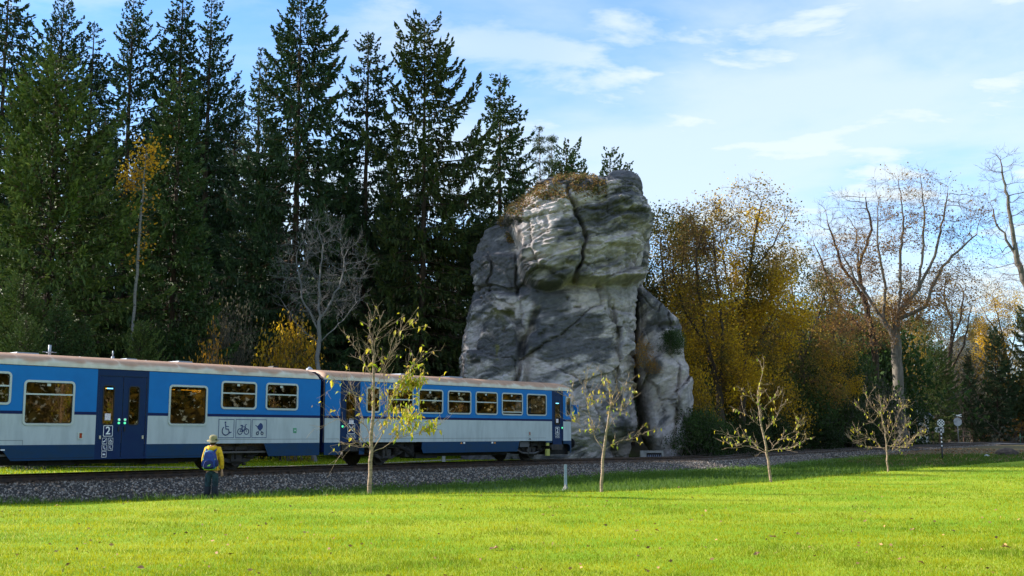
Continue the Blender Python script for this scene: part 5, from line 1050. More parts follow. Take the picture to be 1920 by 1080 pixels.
BROWN = ramp([(.10, .06, .03), (.20, .11, .04), (.30, .17, .05), (.34, .22, .05)]); GOLD = ramp([(.06, .07, .02), (.16, .12, .025), (.42, .25, .02), (.68, .43, .02), (.82, .56, .03)]); OLIVE = ramp([(.035, .05, .015), (.08, .09, .02), (.16, .14, .03), (.32, .21, .03), (.26, .12, .04)]); GREEN = ramp([(.02, .045, .012), (.03, .06, .015), (.05, .09, .02), (.08, .11, .03)])
YELL = ramp([(.30, .26, .03), (.50, .38, .03), (.62, .45, .04), (.35, .36, .05)])
BT = {}
def bl(key, px, base_py, Y, label, limbs, crowns, group='autumn trees right of the rock', cat='tree', name='autumn_tree', **kw):
    """limbs/crowns in photo offsets (dx px, height px) at this distance -> metres"""
    x = at_y(px, 800, Y).x; z = gz(x, Y); k = Y / F; mz = lambda py: at_y(px, py, Y).z - z
    Lm = [[((q[0] - px) * k, q[2] if len(q) > 2 else 0, (0 if q[1] == 'g' else mz(q[1]))) for q in l] for l in limbs]
    Cr = [((c[0] - px) * k, c[6] if len(c) > 6 else 0, mz(c[1]), c[2] * k, (c[2] * .8) * k if len(c) < 6 else c[4] * k, c[3] * k, (c[5] if len(c) > 5 else c[2] * c[3])) for c in crowns]
    me = broadleaf('broadleaf', hash_(label), Lm, Cr, **kw); e = place_tree(me, x, Y, label, cat, group, z=z, name=name, names=('trunk', 'branches', 'crown')); BT[key] = e; return e
def hash_(s): return sum(ord(c) * (i + 1) for i, c in enumerate(s)) % 100000
def lp(lo, hi, a, b, Yt, thin=.0):
    """leaf probability by photo height: a below py=lo(lower), b above py=hi"""
    return None
# the great bare tree with the fork, right
def hero():
    px, Y = 1690, 102.5; x = at_y(px, 800, Y).x; z0 = gz(x, Y)
    def pl(E_):  # leaves: denser in the lower and left part, none on the highest twigs
        h = E_[:, 2]; q = np.clip(1 - (h - 11) / 12, 0, 1)**1.1 * .9 * sm(.42, .56, fbm(E_[:, 0] * .5, E_[:, 1] * .5, h * .5, 3)); q *= np.interp(E_[:, 0], [-8, 2, 6], [1, 1, .3]); return np.maximum(q * .85, .05)
    bl('hero', px, 755, Y, 'great forked tree with pale trunk and mostly bare crown at the right', [
        [(1690, 'g'), (1688, 700), (1687, 640), (1692, 590), (1700, 545)],
        [(1687, 640), (1665, 600), (1640, 560), (1612, 520), (1590, 470)], [(1700, 545), (1702, 480), (1712, 410), (1705, 340)], [(1692, 590), (1735, 540), (1745, 470), (1752, 400), (1748, 330)],
        [(1695, 600), (1745, 575), (1770, 520), (1800, 480), (1850, 440)], [(1735, 540), (1768, 480), (1790, 400), (1800, 350)], [(1665, 600), (1672, 540), (1660, 460), (1665, 380)]],
        [(1705, 400, 62, 88), (1755, 400, 60, 90), (1820, 420, 66, 72), (1610, 500, 70, 70), (1665, 430, 50, 70), (1740, 560, 90, 60), (1640, 600, 70, 55), (1800, 520, 60, 50)], natt=3400, trunk_r=.50, bark=BARKG, leaf=dict(p=pl, s=.17, c=BROWN, per=6, spread=.3), step=.55, infl=4.2, kill=.85, pipe=1.6, twig=(3, .9, 2), tipr=.013)
hero()
bl('lean', 1612, 700, 106, 'bare limbed tree with twisting crown between the golden trees and the great bare one', [[(1650, 'g'), (1645, 640), (1630, 560), (1622, 500), (1620, 430)], [(1630, 560), (1590, 500), (1570, 430)], [(1622, 500), (1650, 430), (1640, 370)], [(1645, 640), (1580, 570), (1545, 470)]],
   [(1600, 410, 62, 60), (1640, 410, 40, 52), (1560, 470, 50, 55), (1610, 520, 70, 50)], natt=1300, trunk_r=.34, bark=BARKD, leaf=dict(p=lambda E_: np.clip(1 - (E_[:, 2] - 10) / 6, 0, 1) * .6 * sm(.45, .6, fbm(E_[:, 0] * .5, E_[:, 1] * .5, E_[:, 2] * .5, 3)), s=.14, c=GOLD, per=4), step=.5, infl=3.4, kill=.85, twig=(3, .6, 2), tipr=.013)
bl('gold1', 1420, 830, 76, 'golden tree with bare wiry top, tallest of those next to the rock', [[(1395, 'g'), (1392, 700), (1400, 600), (1410, 520), (1425, 440), (1440, 380)], [(1400, 600), (1370, 520), (1360, 440)], [(1410, 520), (1460, 460), (1490, 400)], [(1392, 700), (1440, 620), (1480, 550)]],
   [(1420, 400, 70, 70), (1470, 420, 48, 55), (1365, 430, 50, 60), (1410, 520, 90, 70), (1400, 630, 95, 70), (1470, 600, 60, 60)], natt=2100, trunk_r=.22, bark=BARKD, leaf=dict(p=lambda E_: np.clip(1.25 - (E_[:, 2] - 8) / 10, .08, 1) * sm(.32, .55, fbm(E_[:, 0] * .6, E_[:, 1] * .6, E_[:, 2] * .6, 3)), s=.14, c=GOLD, per=7, spread=.3), step=.42, infl=3.0, kill=.72, tipr=.011)
bl('gold2', 1330, 840, 71, 'dark double stemmed tree with golden lower leaves and rust brown top beside the rock', [[(1352, 'g'), (1350, 740), (1330, 650), (1318, 560), (1312, 480), (1330, 420)], [(1350, 740), (1360, 640), (1352, 540), (1345, 440)], [(1330, 650), (1285, 580), (1268, 500)]],
   [(1320, 440, 60, 50), (1350, 420, 50, 48), (1275, 500, 48, 60), (1320, 560, 75, 70), (1310, 660, 75, 65), (1370, 700, 60, 50)], natt=2100, trunk_r=.25, bark=BARKD, leaf=dict(p=lambda E_: (.5 + .5 * np.clip(1 - (E_[:, 2] - 5) / 6, 0, 1)) * sm(.30, .55, fbm(E_[:, 0] * .6, E_[:, 1] * .6 + 9, E_[:, 2] * .6, 3)), s=.13, c=lambda r, P: np.where((P[:, 2:3] + r.normal(0, 1, (len(P), 1))) > 11, BROWN(r, P), GOLD(r, P)), per=7, spread=.3), step=.42, infl=3.0, kill=.72, tipr=.011)
bl('olive', 1252, 840, 84, 'olive and yellow tree directly right of the rock top', [[(1255, 'g'), (1254, 650), (1250, 540), (1245, 450)], [(1254, 650), (1280, 540), (1290, 450)]], [(1248, 440, 42, 50), (1285, 460, 45, 55), (1255, 540, 60, 70), (1270, 650, 60, 70)], natt=1300, trunk_r=.2, bark=BARKD, leaf=dict(p=lambda E_: .75 + 0 * E_[:, 0], s=.17, c=OLIVE, per=6, spread=.35), step=.5, infl=3.2, kill=.85)
bl('brown1', 1500, 840, 86, 'brownish green tree in the dip between the golden tree and the twisting bare one', [[(1510, 'g'), (1508, 680), (1500, 590), (1490, 520)], [(1508, 680), (1540, 600), (1560, 540)]], [(1495, 520, 50, 60), (1545, 560, 48, 50), (1510, 640, 75, 60), (1520, 730, 70, 50)], natt=1400, trunk_r=.18, bark=BARKD, leaf=dict(p=lambda E_: .7 + 0 * E_[:, 0], s=.15, c=OLIVE, per=4, spread=.3), step=.48, infl=3.2, kill=.8)
bl('right', 1990, 720, 82, 'bare fine twigged tree at the right edge of the picture', [[(1990, 'g'), (1975, 680), (1945, 560), (1925, 480), (1915, 380), (1905, 300)], [(1945, 560), (1960, 480), (1980, 400)], [(1925, 480), (1890, 420), (1880, 380)]], [(1905, 320, 38, 55), (1900, 400, 42, 60), (1960, 400, 60, 80), (1920, 500, 60, 60)], natt=1300, trunk_r=.3, bark=BARKG, leaf=dict(p=lambda E_: np.clip(1 - (E_[:, 2] - 4) / 6, 0, .5), s=.18, c=BROWN, per=2), step=.45, infl=3.2, kill=.75, tipr=.012)
def rb(key, px, top, Y, label, rz, group='autumn trees right of the rock', cat='tree', H0=None, sz=None):
    e = BT[key]; c = copy_tree(e); x = at_y(px, 800, Y).x; z = gz(x, Y); zt = at_y(px, top, Y).z; cr = [q for q in e.children if q.name.startswith('branches')][0]
    h = max(v[2] for v in cr.bound_box); s = (zt - z) / h; c.location = (x, Y, z); c.scale = (s, s, s) if not sz else (s * sz, s * sz, s); c.rotation_euler = (0, 0, rz); tag(c, label, cat, group)
for a in [('olive', 1300, 400, 92, 'olive tree farther back over the dark double stemmed one', 1.), ('brown1', 1450, 470, 94, 'brownish tree seen through the golden tallest tree', 2.), ('gold2', 1560, 560, 92, 'low golden tree under the twisting bare one', 2.4), ('brown1', 1615, 590, 108, 'brown tree left of the pale great trunk', 4.), ('olive', 1730, 590, 144, 'low olive tree right of the pale great trunk', 5.), ('gold1', 1885, 520, 164, 'golden brown tree behind the dark conifers at the right', 3.3), ('brown1', 1660, 560, 118, 'thin brown tree behind the fork of the great tree', 1.3), ('olive', 1385, 560, 86, 'olive tree low behind the two dark stems', 3.1), ('lean', 1800, 500, 150, 'small bare tree behind the level crossing', 1.9), ('gold2', 1235, 520, 88, 'golden tree low behind the right flank of the rock', .4), ('brown1', 1800, 560, 162, 'thin brown tree in front of the house on the slope', 2.2), ('olive', 1845, 590, 170, 'olive tree above the stop sign', 1.2), ('gold1', 1700, 520, 150, 'golden brown tree crown filling the gap below the great fork', 5.2), ('olive', 1560, 500, 112, 'pale olive tree behind the twisting bare one', .2)]: rb(*a)
# wood along the right side of the lawn, outside the frame; the train windows mirror it
def side_wood():
    r = np.random.default_rng(13); n = 36000; y = r.uniform(-40, 95, n); x = 52 + y * .12 + r.uniform(0, 16, n); x = np.maximum(x, y * .56 + 6); z = ground(x, y) + r.random(n)**1.1 * (9 + 8 * fbm(x * .15, y * .15, 2, 3)); P = np.stack([x, y, z], 1)
    leafmass('side_wood', P, .95, ramp([(.03, .04, .015), (.07, .07, .02), (.20, .14, .03), (.34, .23, .04)]), 4, LEAF, 'autumn wood along the right side of the lawn', 'woodland', 'stuff', flat=.8)
side_wood()
# birch with yellow crown
bl('birch', 243, 690, 55.5, 'slender white stemmed birch with orange yellow crown in front of the spruces', [[(240, 'g'), (241, 600), (245, 480), (248, 380), (252, 290)]], [(250, 298, 22, 44), (238, 335, 27, 44), (252, 385, 26, 44), (246, 450, 20, 44)], group=None, cat='birch', name='birch_tree', natt=500, jit=.015, trunk_r=.075, bark=BARKP, leaf=dict(p=lambda E_: sm(5.5, 9.5, E_[:, 2]) * .8, s=.15, c=ramp([(.40, .20, .02), (.66, .34, .02), (.75, .46, .03)]), per=3, spread=.22), step=.3, infl=2.0, kill=.45, twig=(2, .35, 2), tipr=.009)
bl('greytree', 595, 640, 60, 'bare grey many branched tree in front of the dark spruces', [[(592, 'g'), (594, 620), (592, 540), (598, 460)], [(594, 620), (560, 560), (548, 480)], [(594, 600), (630, 540), (645, 470)], [(594, 640), (640, 600), (670, 560)], [(594, 640), (545, 600), (520, 560)]], [(595, 450, 50, 50), (550, 500, 45, 60), (645, 500, 45, 60), (600, 550, 85, 50)], group=None, natt=1300, trunk_r=.12, bark=mat('bark_pale_grey', (.15, .145, .145), .9), leaf=None, step=.34, infl=2.4, kill=.5, twig=(3, .5, 2), tipr=.009, name='bare_tree', cat='tree')
# ---------------------------------------------------------------- shrubs
def shrub_mesh(seed, w, h, leafcol, nleaf, ls, bark=TWIG, nb=26, p=.5):
    r = np.random.default_rng(seed); B = []; 
    P0 = np.zeros((nb, 3)) + r.normal(0, .15 * w, (nb, 3)) * (1, 1, 0); segs0, segs1, R0, R1, tips = [], [], [], [], []
    cur = P0; d = r.normal(0, .55, (nb, 3)); d[:, 2] = 1; d /= np.linalg.norm(d, axis=1)[:, None]; rad = .03
    for lev in range(5):
        l = h * .27 * r.uniform(.6, 1.2, (len(cur), 1)); nx = cur + d * l * np.array([w / h * 1.1, w / h * 1.1, 1]); segs0.append(cur); segs1.append(nx); R0.append(np.full(len(cur), rad)); R1.append(np.full(len(cur), rad * .65)); tips.append(nx); rad *= .65
        k = 2 if lev < 4 else 1; I = np.repeat(np.arange(len(nx)), k); cur = nx[I]; d = d[I] + r.normal(0, .42, (len(I), 3)); d[:, 2] += .02; d /= np.linalg.norm(d, axis=1)[:, None]
    V, Fq = frusta(np.concatenate(segs0), np.concatenate(segs1), np.concatenate(R0), np.concatenate(R1), 3); st = mesh_np('shrub_stems', V, Fq, None, True, [bark]); lv = None
    if nleaf:
        T_ = np.concatenate(tips[1:]); Q = T_[r.integers(0, len(T_), nleaf)] + r.normal(0, .22, (nleaf, 3)); Q[:, 2] = np.abs(Q[:, 2]); d = r.normal(size=(nleaf, 3)); d /= np.linalg.norm(d, axis=1)[:, None]; e = np.cross(d, r.normal(size=(nleaf, 3))); e /= np.linalg.norm(e, axis=1)[:, None]; s = ls * r.uniform(.6, 1.3, (nleaf, 1))
        lv = mesh_np('shrub_leaves', np.stack([Q, Q + d * s * .5 + e * s * .35, Q + d * s, Q + d * s * .5 - e * s * .35], 1).reshape(-1, 3), np.arange(4 * nleaf).reshape(-1, 4), np.repeat(leafcol(r, Q), 4, 0), False, [LEAF])
    return st, lv
SH = {'grey': shrub_mesh(1, 3.2, 4.0, BROWN, 0, .1, nb=46), 'greyleaf': shrub_mesh(2, 3.4, 3.6, ramp([(.06, .075, .05), (.11, .11, .075), (.17, .14, .09)]), 5500, .13, nb=40), 'dark': shrub_mesh(3, 2.8, 3.0, GREEN, 11000, .15), 'yellow': shrub_mesh(4, 2.2, 2.6, GOLD, 7000, .13), 'orange': shrub_mesh(5, 1.6, 2.0, ramp([(.25, .12, .02), (.45, .22, .02), (.55, .33, .03)]), 1500, .12), 'dark2': shrub_mesh(6, 3.6, 2.4, ramp([(.015, .035, .012), (.03, .055, .015), (.05, .06, .02)]), 11000, .17)}
SHD = {}
for k_, me_ in SH.items():
    c_ = np.empty(len(me_[1 if me_[1] else 0].vertices) * 3, np.float32); me_[1 if me_[1] else 0].vertices.foreach_get('co', c_); c_ = c_.reshape(-1, 3); SHD[k_] = (float(np.quantile(c_[:, 2], .985)), float(np.quantile(np.abs(c_[:, 0]), .93)) * 2)
def shrub(kind, px, top, Y, label, wpx=None, group='shrubs at the wood edge', seed=0, cat='shrub'):
    x = at_y(px, 800, Y).x; z = gz(x, Y); h = at_y(px, top, Y).z - z; me = SH[kind]; bb = np.array([v.co[:] for v in me[0].vertices]) if False else None
    h0, w0 = SHD[kind]; s = h / h0; sx = (wpx * Y / F) * 2 / w0; place_tree(me, x, Y, label, cat, group, rz=seed * 1.7, sc=(sx, sx, s), name='shrub', z=z, names=('stems', 'leaves'))
shrub('yellow', 548, 614, 61, 'round golden yellow bush just above the train roof left of the gangway', 56, group='bright bushes over the train roof', seed=1)
shrub('orange', 390, 628, 55, 'thin orange brown bush over the train roof right of the hiker', 36, group='bright bushes over the train roof', seed=2)
rows = [('greyleaf', 330, 510, 66, 'grey twiggy thicket right of the birch', 80), ('greyleaf', 400, 560, 62, 'grey brown thicket above the orange bush', 70), ('dark', 450, 560, 66, 'dark green bush left of the bare grey tree', 70), ('dark', 520, 500, 74, 'dark green growth behind the bare grey tree on the left', 60), ('grey', 500, 560, 61, 'bare twiggy bush left of the golden bush', 60), ('dark2', 660, 620, 66, 'dark bush behind the leafy sapling', 80), ('greyleaf', 720, 590, 68, 'dull thicket behind the leafy sapling on its right', 80), ('grey', 830, 520, 68, 'bare tangle beside the left flank of the rock', 60), ('dark2', 790, 640, 64, 'dark bush over the second railcar roof', 80), ('greyleaf', 850, 560, 70, 'dull thicket against the left edge of the rock', 70), ('dark2', 620, 660, 60, 'low dark bush right of the golden bush', 60), ('dark2', 450, 640, 57, 'low dark bush between the orange and golden bushes', 60), ('dark', 300, 620, 56, 'low dark bush behind the roof aerial', 60), ('dark2', 210, 640, 54, 'low dark bush left of the roof aerial', 70), ('dark2', 20, 640, 52, 'low dark bush at the left edge over the roof', 70), ('dark2', 130, 660, 50, 'low dark bush behind the first aerial', 60), ('grey', 260, 570, 60, 'bare twigs around the birch foot', 50), ('dark2', 720, 700, 58, 'low dark bush under the second sapling crown', 60), ('dark2', 560, 690, 58, 'low dark bush under the golden bush', 70), ('dark', 60, 700, 46, 'dark low conifer growth under the train at the left', 50), ('dark2', 350, 660, 54.5, 'low bush behind the roof boxes', 60), ('dark2', 840, 690, 60, 'low dark bush at the left foot of the rock', 60)]
for i, (k, px, top, Y, lab, w) in enumerate(rows): shrub(k, px, top, Y if px < 100 else max(Y, 76 if px > 425 else 59), lab, w, seed=i)
rows = [('dark', 1312, 770, 64, 'green laurel bush touching the right foot of the rock', 44), ('dark2', 1345, 800, 66, 'dark low bush beneath the double stemmed tree', 60), ('dark2', 1420, 770, 78, 'dark bush beneath the tallest golden tree', 70), ('dark', 1480, 720, 86, 'dark green bush right of the third sapling', 70), ('dark2', 1540, 700, 92, 'dark bush in the middle of the right hand thicket', 80), ('dark', 1580, 640, 98, 'tall dark ivy covered bush under the twisting tree', 60), ('greyleaf', 1610, 690, 98, 'dull thicket left of the pale great trunk', 70), ('dark2', 1650, 740, 114, 'dark bush behind the fourth sapling', 70), ('greyleaf', 1722, 700, 146, 'dull thicket right of the pale great trunk', 60), ('dark2', 1690, 780, 132, 'low bush behind the back of the road sign', 40), ('dark', 1480, 660, 98, 'tall dark bush behind the golden trees', 80), ('dark', 1330, 560, 100, 'tall dark growth far behind the double stemmed tree', 110), ('dark', 1470, 580, 112, 'tall dark growth far behind the golden trees', 120), ('dark2', 1545, 600, 116, 'broad dark growth behind the dip in the tree line', 120), ('dark', 1610, 590, 124, 'tall dark growth left behind the great tree', 110), ('greyleaf', 1750, 620, 160, 'dull growth far behind the arrow sign', 120), ('dark2', 1840, 700, 166, 'dark growth behind the handrail', 120), ('grey', 1560, 720, 92, 'tangle of bare twigs above the rails', 60), ('dark2', 1385, 790, 74, 'low dark bush beside the third sapling', 50), ('yellow', 1300, 700, 68, 'golden bush beside the right flank of the rock', 40), ('yellow', 1445, 700, 80, 'golden bush under the tallest golden tree', 60), ('dark2', 1600, 790, 96, 'low dark bush by the rails left of the fourth sapling', 60), ('dark2', 1510, 790, 85, 'low dark bush by the rails right of the third sapling', 60), ('dark', 1400, 640, 92, 'tall dark green growth far behind the third sapling', 90), ('dark', 1640, 650, 118, 'tall dark growth behind the great trunk', 80), ('orange', 1902, 780, 158, 'rust coloured bush at the right edge by the road', 40), ('greyleaf', 1770, 720, 156, 'dull thicket behind the stop sign', 60)]
for i, (k, px, top, Y, lab, w) in enumerate(rows): shrub(k, px, top, Y, lab, w, seed=i + 3, group='shrubs under the autumn trees')
# shrubs on the rock
def rock_shrub(kind, px, py, yy, h, w, label):
    p = at_y(px, py, yy); me = SH[kind]; h0, w0 = SHD[kind]; place_tree(me, p.x, yy, label, 'shrub', 'shrubs growing on the rock', sc=(w * 2 / w0, w * 2 / w0, h / h0), name='shrub', z=p.z, names=('stems', 'leaves'))
rock_shrub('orange', 1206, 690, 63.2, 1.7, .5, 'yellowish twiggy shrub in the cleft of the rock'); rock_shrub('dark', 1262, 664, 64.0, 1.4, .62, 'small green shrub on the right pillar of the rock'); rock_shrub('orange', 1224, 702, 63.6, .8, .4, 'dark mossy shrub low in the rock cleft')
# distant wooded hillside
def far_wood():
    r = np.random.default_rng(3); n = 26000; x = r.uniform(-60, 190, n); y = 175 + 60 * r.random(n); z = ground(x, y) + r.uniform(0, 1, n) * (6 + 6 * fbm(x * .12, y * .12, 2, 3)); k = (x / y > .10); P = np.stack([x, y, z], 1)[k]
    leafmass('far_wood', P, 1.5, ramp([(.05, .06, .03), (.12, .09, .04), (.20, .14, .05), (.07, .08, .03)]), 4, LEAF, 'far wooded hillside seen through the trees at the right', 'woodland', 'stuff', flat=.8)
far_wood()
# ---------------------------------------------------------------- saplings on the lawn
def sapling(px, by, Y0, H, label, seed, limbs, leafy, leaf_n, group='young trees planted along the lawn edge', top=None):
    """limbs: list of (start px, py) -> (end px, py, depth m) in the photo at the sapling's distance; metres computed once"""
    r = np.random.default_rng(seed); d = ray(px, by); Y = Y0; x = at_y(px, by, Y).x; z = gz(x, Y); k = Y / F
    w = lambda q: np.array([(q[0] - px) * k, q[2] if len(q) > 2 else 0, at_y(px, q[1], Y).z - z]); w0 = np.array([0, 0, 0.])
    E = empty('sapling', (x, Y, z)); tag(E, label, 'young tree', group); S0, S1, A0, A1, Dd = [], [], [], [], []; tips = []
    trunkP = [w(q) for q in limbs[0]]; trunkP[0] = np.array([0, 0, -.05])
    def chain(P, r0, r1, sub=5, wob=.02):
        Q = []
        for a, b in zip(P[:-1], P[1:]):
            for j in range(sub): Q.append(a + (b - a) * j / sub)
        Q.append(P[-1]); Q = np.array(Q); Q[1:-1] += r.normal(0, wob, Q[1:-1].shape); R = np.linspace(r0, r1, len(Q)); S0.append(Q[:-1]); S1.append(Q[1:]); A0.append(R[:-1]); A1.append(R[1:]); return Q
    main = chain(trunkP, limbs[1][0], limbs[1][1], 4, .012); m = MB(); 
    nt = len(main) // 2; Vt, Ft = frusta(main[:-1], main[1:], A0[0], A1[0], 8); obj('trunk', mesh_np('sapling_trunk', Vt, Ft, None, True, [BARKS]), E); S0.clear(); S1.clear(); A0.clear(); A1.clear()
    br = []
    for pts, r0 in [(p_, r_q * .66) for p_, r_q in limbs[2]]: Q = chain([w(q) for q in pts], r0, r0 * .35, 4, .02); br.append((Q, r0))
    br.append((main[len(main) // 3:], limbs[1][1] * 2))
    lv1 = []
    for Q, r0 in br:
        n = max(3, int(np.linalg.norm(Q[-1] - Q[0]) * limbs[3])); 
        for j in range(n):
            i = r.integers(max(1, len(Q) // 5), len(Q)); b = Q[i]; d = Q[min(i + 1, len(Q) - 1)] - Q[i - 1]; d /= np.linalg.norm(d) + 1e-9; d = d * .9 + r.normal(0, .50, 3) + np.array([0, 0, .25]); d /= np.linalg.norm(d); l = limbs[4] * r.uniform(.3, 1.0); c = chain([b, b + d * l * .5, b + (d + r.normal(0, .10, 3)) * l], .0055, .0026, 2, .010); lv1.append(c)
            for q in range(r.integers(1, 4)):
                b2 = c[r.integers(1, len(c))]; d2 = d + r.normal(0, .5, 3) + np.array([0, 0, .2]); d2 /= np.linalg.norm(d2); lv1.append(chain([b2, b2 + d2 * l * .5], .0045, .0025, 2, .006))
    S = [np.concatenate(q) for q in (S0, S1, A0, A1)]; V, Fq = frusta(*S, 5); obj('branches', mesh_np('sapling_branches', V, Fq, None, True, [BARKS]), E)
    lm = [mat('sapling_leaf_yellow', (.62, .52, .03), .5, trans=.5, noise=(6, 2, (.60, .48, .08), .4, .6)), mat('sapling_leaf_green', (.33, .42, .02), .5, trans=.5), mat('sapling_leaf_ochre', (.50, .33, .10), .55, trans=.4)]
    if not hasattr(sapling, 'lm'):
        sapling.lm = []
        for q in range(3):
            mb = MB(); L_ = .125; ws = [0, .024, .030, .020, 0]; zs_ = [0, .012, .0, -.02, -.05]
            for a in range(4):
                for e in (-1, 1): mb.poly([(L_ * a / 4, 0, zs_[a]), (L_ * (a + 1) / 4, 0, zs_[a + 1]), (L_ * (a + 1) / 4, e * ws[a + 1], zs_[a + 1] + .010), (L_ * a / 4, e * ws[a], zs_[a] + .010)][::e])
            o = mb.obj('leafmesh', lm[q]); sapling.lm.append(o.data); bpy.data.objects.remove(o)
    pool = np.concatenate([c[1:] for c in lv1] + [Q[2:] for Q, _ in br]); wgt = leafy(pool / k + np.array([px, 0, 0]), lambda py: at_y(px, py, Y).z - z) if leafy else np.ones(len(pool)); wgt = wgt / wgt.sum()
    for i in r.choice(len(pool), leaf_n, True, wgt):
        o = obj('leaf', sapling.lm[int(r.choice(3, p=[.52, .33, .15]))], E, pool[i] + r.normal(0, .025, 3)); o.rotation_euler = (r.normal(0, .6), r.uniform(.2, 1.5), r.uniform(0, 2 * PI)); o.scale = [r.uniform(.75, 1.35) * (1.15 if leafy else .8)] * 3
    if leafy:          # leaves past the first three hundred, joined
        V_, F_ = [], []; L_ = .115
        ii = r.choice(len(pool), 620, True, wgt ** 1.15 / (wgt ** 1.15).sum()); Q = pool[ii] + r.normal(0, .04, (620, 3)); d = r.normal(0, .5, (620, 3)); d[:, 2] -= .7; d /= np.linalg.norm(d, axis=1)[:, None]; e_ = np.cross(d, r.normal(size=(620, 3))); e_ /= np.linalg.norm(e_, axis=1)[:, None]; s_ = L_ * r.uniform(.6, 1.2, (620, 1))
        V_ = np.stack([Q, Q + d * s_ * .5 + e_ * s_ * .22, Q + d * s_, Q + d * s_ * .5 - e_ * s_ * .22], 1).reshape(-1, 3); col = np.array([[.62, .52, .03], [.36, .42, .02], [.55, .36, .08]])[r.choice(3, 620, p=[.55, .3, .15])] * r.uniform(.8, 1.15, (620, 1)); o = obj('leaves', mesh_np('sapling_leaves', V_, np.arange(2480).reshape(-1, 4), np.repeat(col, 4, 0), False, [LEAF]), E); tag(o, kind='stuff')
    return E
kz = 31.4 / F
def lf1(Q, zf):  # denser to the right of the stem
    x, h = Q[:, 0], Q[:, 2] * (31.4 / F); return .18 + 6.0 * np.exp(-(((x - 768) / 34)**2)) * sm(1.55, 1.9, h) * sm(3.6, 3.0, h) + .8 * np.exp(-(((x - 790) / 30)**2)) * sm(1.0, 1.5, h)
sapling(693, 924, 30.9, 4.7, 'tallest leafy sapling with drooping yellow leaves in front of the gangway between the railcars', 5, [[(695, 924), (694, 845), (697, 780), (698, 720), (697, 665), (692, 640)], (.062, .018),
    [([(695, 848), (720, 810), (760, 740), (790, 690), (820, 668)], .022) if 0 else ([(695, 846), (722, 800), (733, 745), (760, 700), (788, 668)], .024), ([(694, 850), (735, 825), (780, 812), (808, 800)], .017), ([(694, 846), (665, 812), (640, 790), (618, 780)], .017), ([(696, 822), (678, 785), (662, 745), (645, 700)], .020), ([(697, 800), (722, 770), (715, 700), (728, 650)], .018), ([(697, 770), (730, 745), (775, 715)], .014), ([(698, 735), (715, 690), (738, 640), (748, 620)], .014),
     ([(698, 715), (680, 680), (662, 655), (655, 640)], .012), ([(697, 690), (700, 640), (708, 600)], .010), ([(692, 660), (690, 625), (686, 606)], .009), ([(695, 840), (665, 830), (640, 850, -.8)], .012), ([(695, 835), (720, 790, 1.0), (750, 780, 1.3)], .013), ([(697, 760), (672, 740, -.9), (640, 720, -1.2)], .012)], 10.0, .68], lf1, 295)
sapling(1128, 921, 31.7, 3.2, 'second sapling with forked stem and a few narrow leaves in front of the rock', 8, [[(1128, 921), (1132, 845), (1140, 800), (1147, 755), (1146, 730), (1140, 708)], (.045, .014),
    [([(1131, 848), (1115, 815), (1105, 770), (1100, 735), (1098, 712)], .020), ([(1140, 805), (1165, 770), (1190, 745)], .015), ([(1133, 845), (1160, 828), (1185, 820), (1205, 815)], .012), ([(1115, 815), (1090, 795), (1070, 790)], .012), ([(1144, 770), (1165, 740), (1175, 715)], .012), ([(1105, 780), (1080, 760), (1068, 745)], .010), ([(1105, 770), (1120, 755), (1128, 740)], .009)], 9, .62], None, 120)
sapling(1446, 901, 38.3, 3.8, 'third sapling with a long single leader shoot, standing right of the rock', 11, [[(1446, 901), (1440, 850), (1432, 800), (1426, 760), (1426, 735), (1437, 692)], (.048, .010),
    [([(1440, 850), (1410, 825), (1380, 818), (1366, 815)], .016), ([(1440, 848), (1465, 825), (1490, 810), (1500, 795)], .017), ([(1434, 815), (1460, 780), (1470, 755)], .014), ([(1430, 800), (1405, 780), (1385, 770)], .012), ([(1428, 775), (1450, 750), (1458, 740)], .010), ([(1427, 760), (1410, 745), (1402, 735)], .010), ([(1440, 850), (1415, 838, .6), (1380, 832, 1)], .011), ([(1440, 846), (1475, 840, -.6), (1500, 822, -1)], .012)], 11.0, .55], None, 120)
sapling(1665, 883, 48.5, 3.3, 'fourth sapling with dense round crown of pale twigs at the right', 14, [[(1664, 883), (1665, 845), (1663, 810), (1657, 780), (1656, 750)], (.045, .012),
    [([(1665, 848), (1640, 825), (1620, 815), (1608, 810)], .018), ([(1665, 846), (1690, 815), (1708, 795)], .018), ([(1664, 835), (1690, 775), (1702, 760)], .015), ([(1662, 815), (1635, 785), (1618, 765)], .014), ([(1665, 850), (1700, 835), (1712, 828)], .013), ([(1658, 785), (1640, 760), (1632, 748)], .010), ([(1657, 780), (1672, 755), (1680, 742)], .010), ([(1664, 840), (1640, 840, .8), (1615, 822, 1.2)], .013), ([(1664, 835), (1685, 840, -.8), (1708, 812, -1.2)], .013)], 14.0, .60], None, 140)
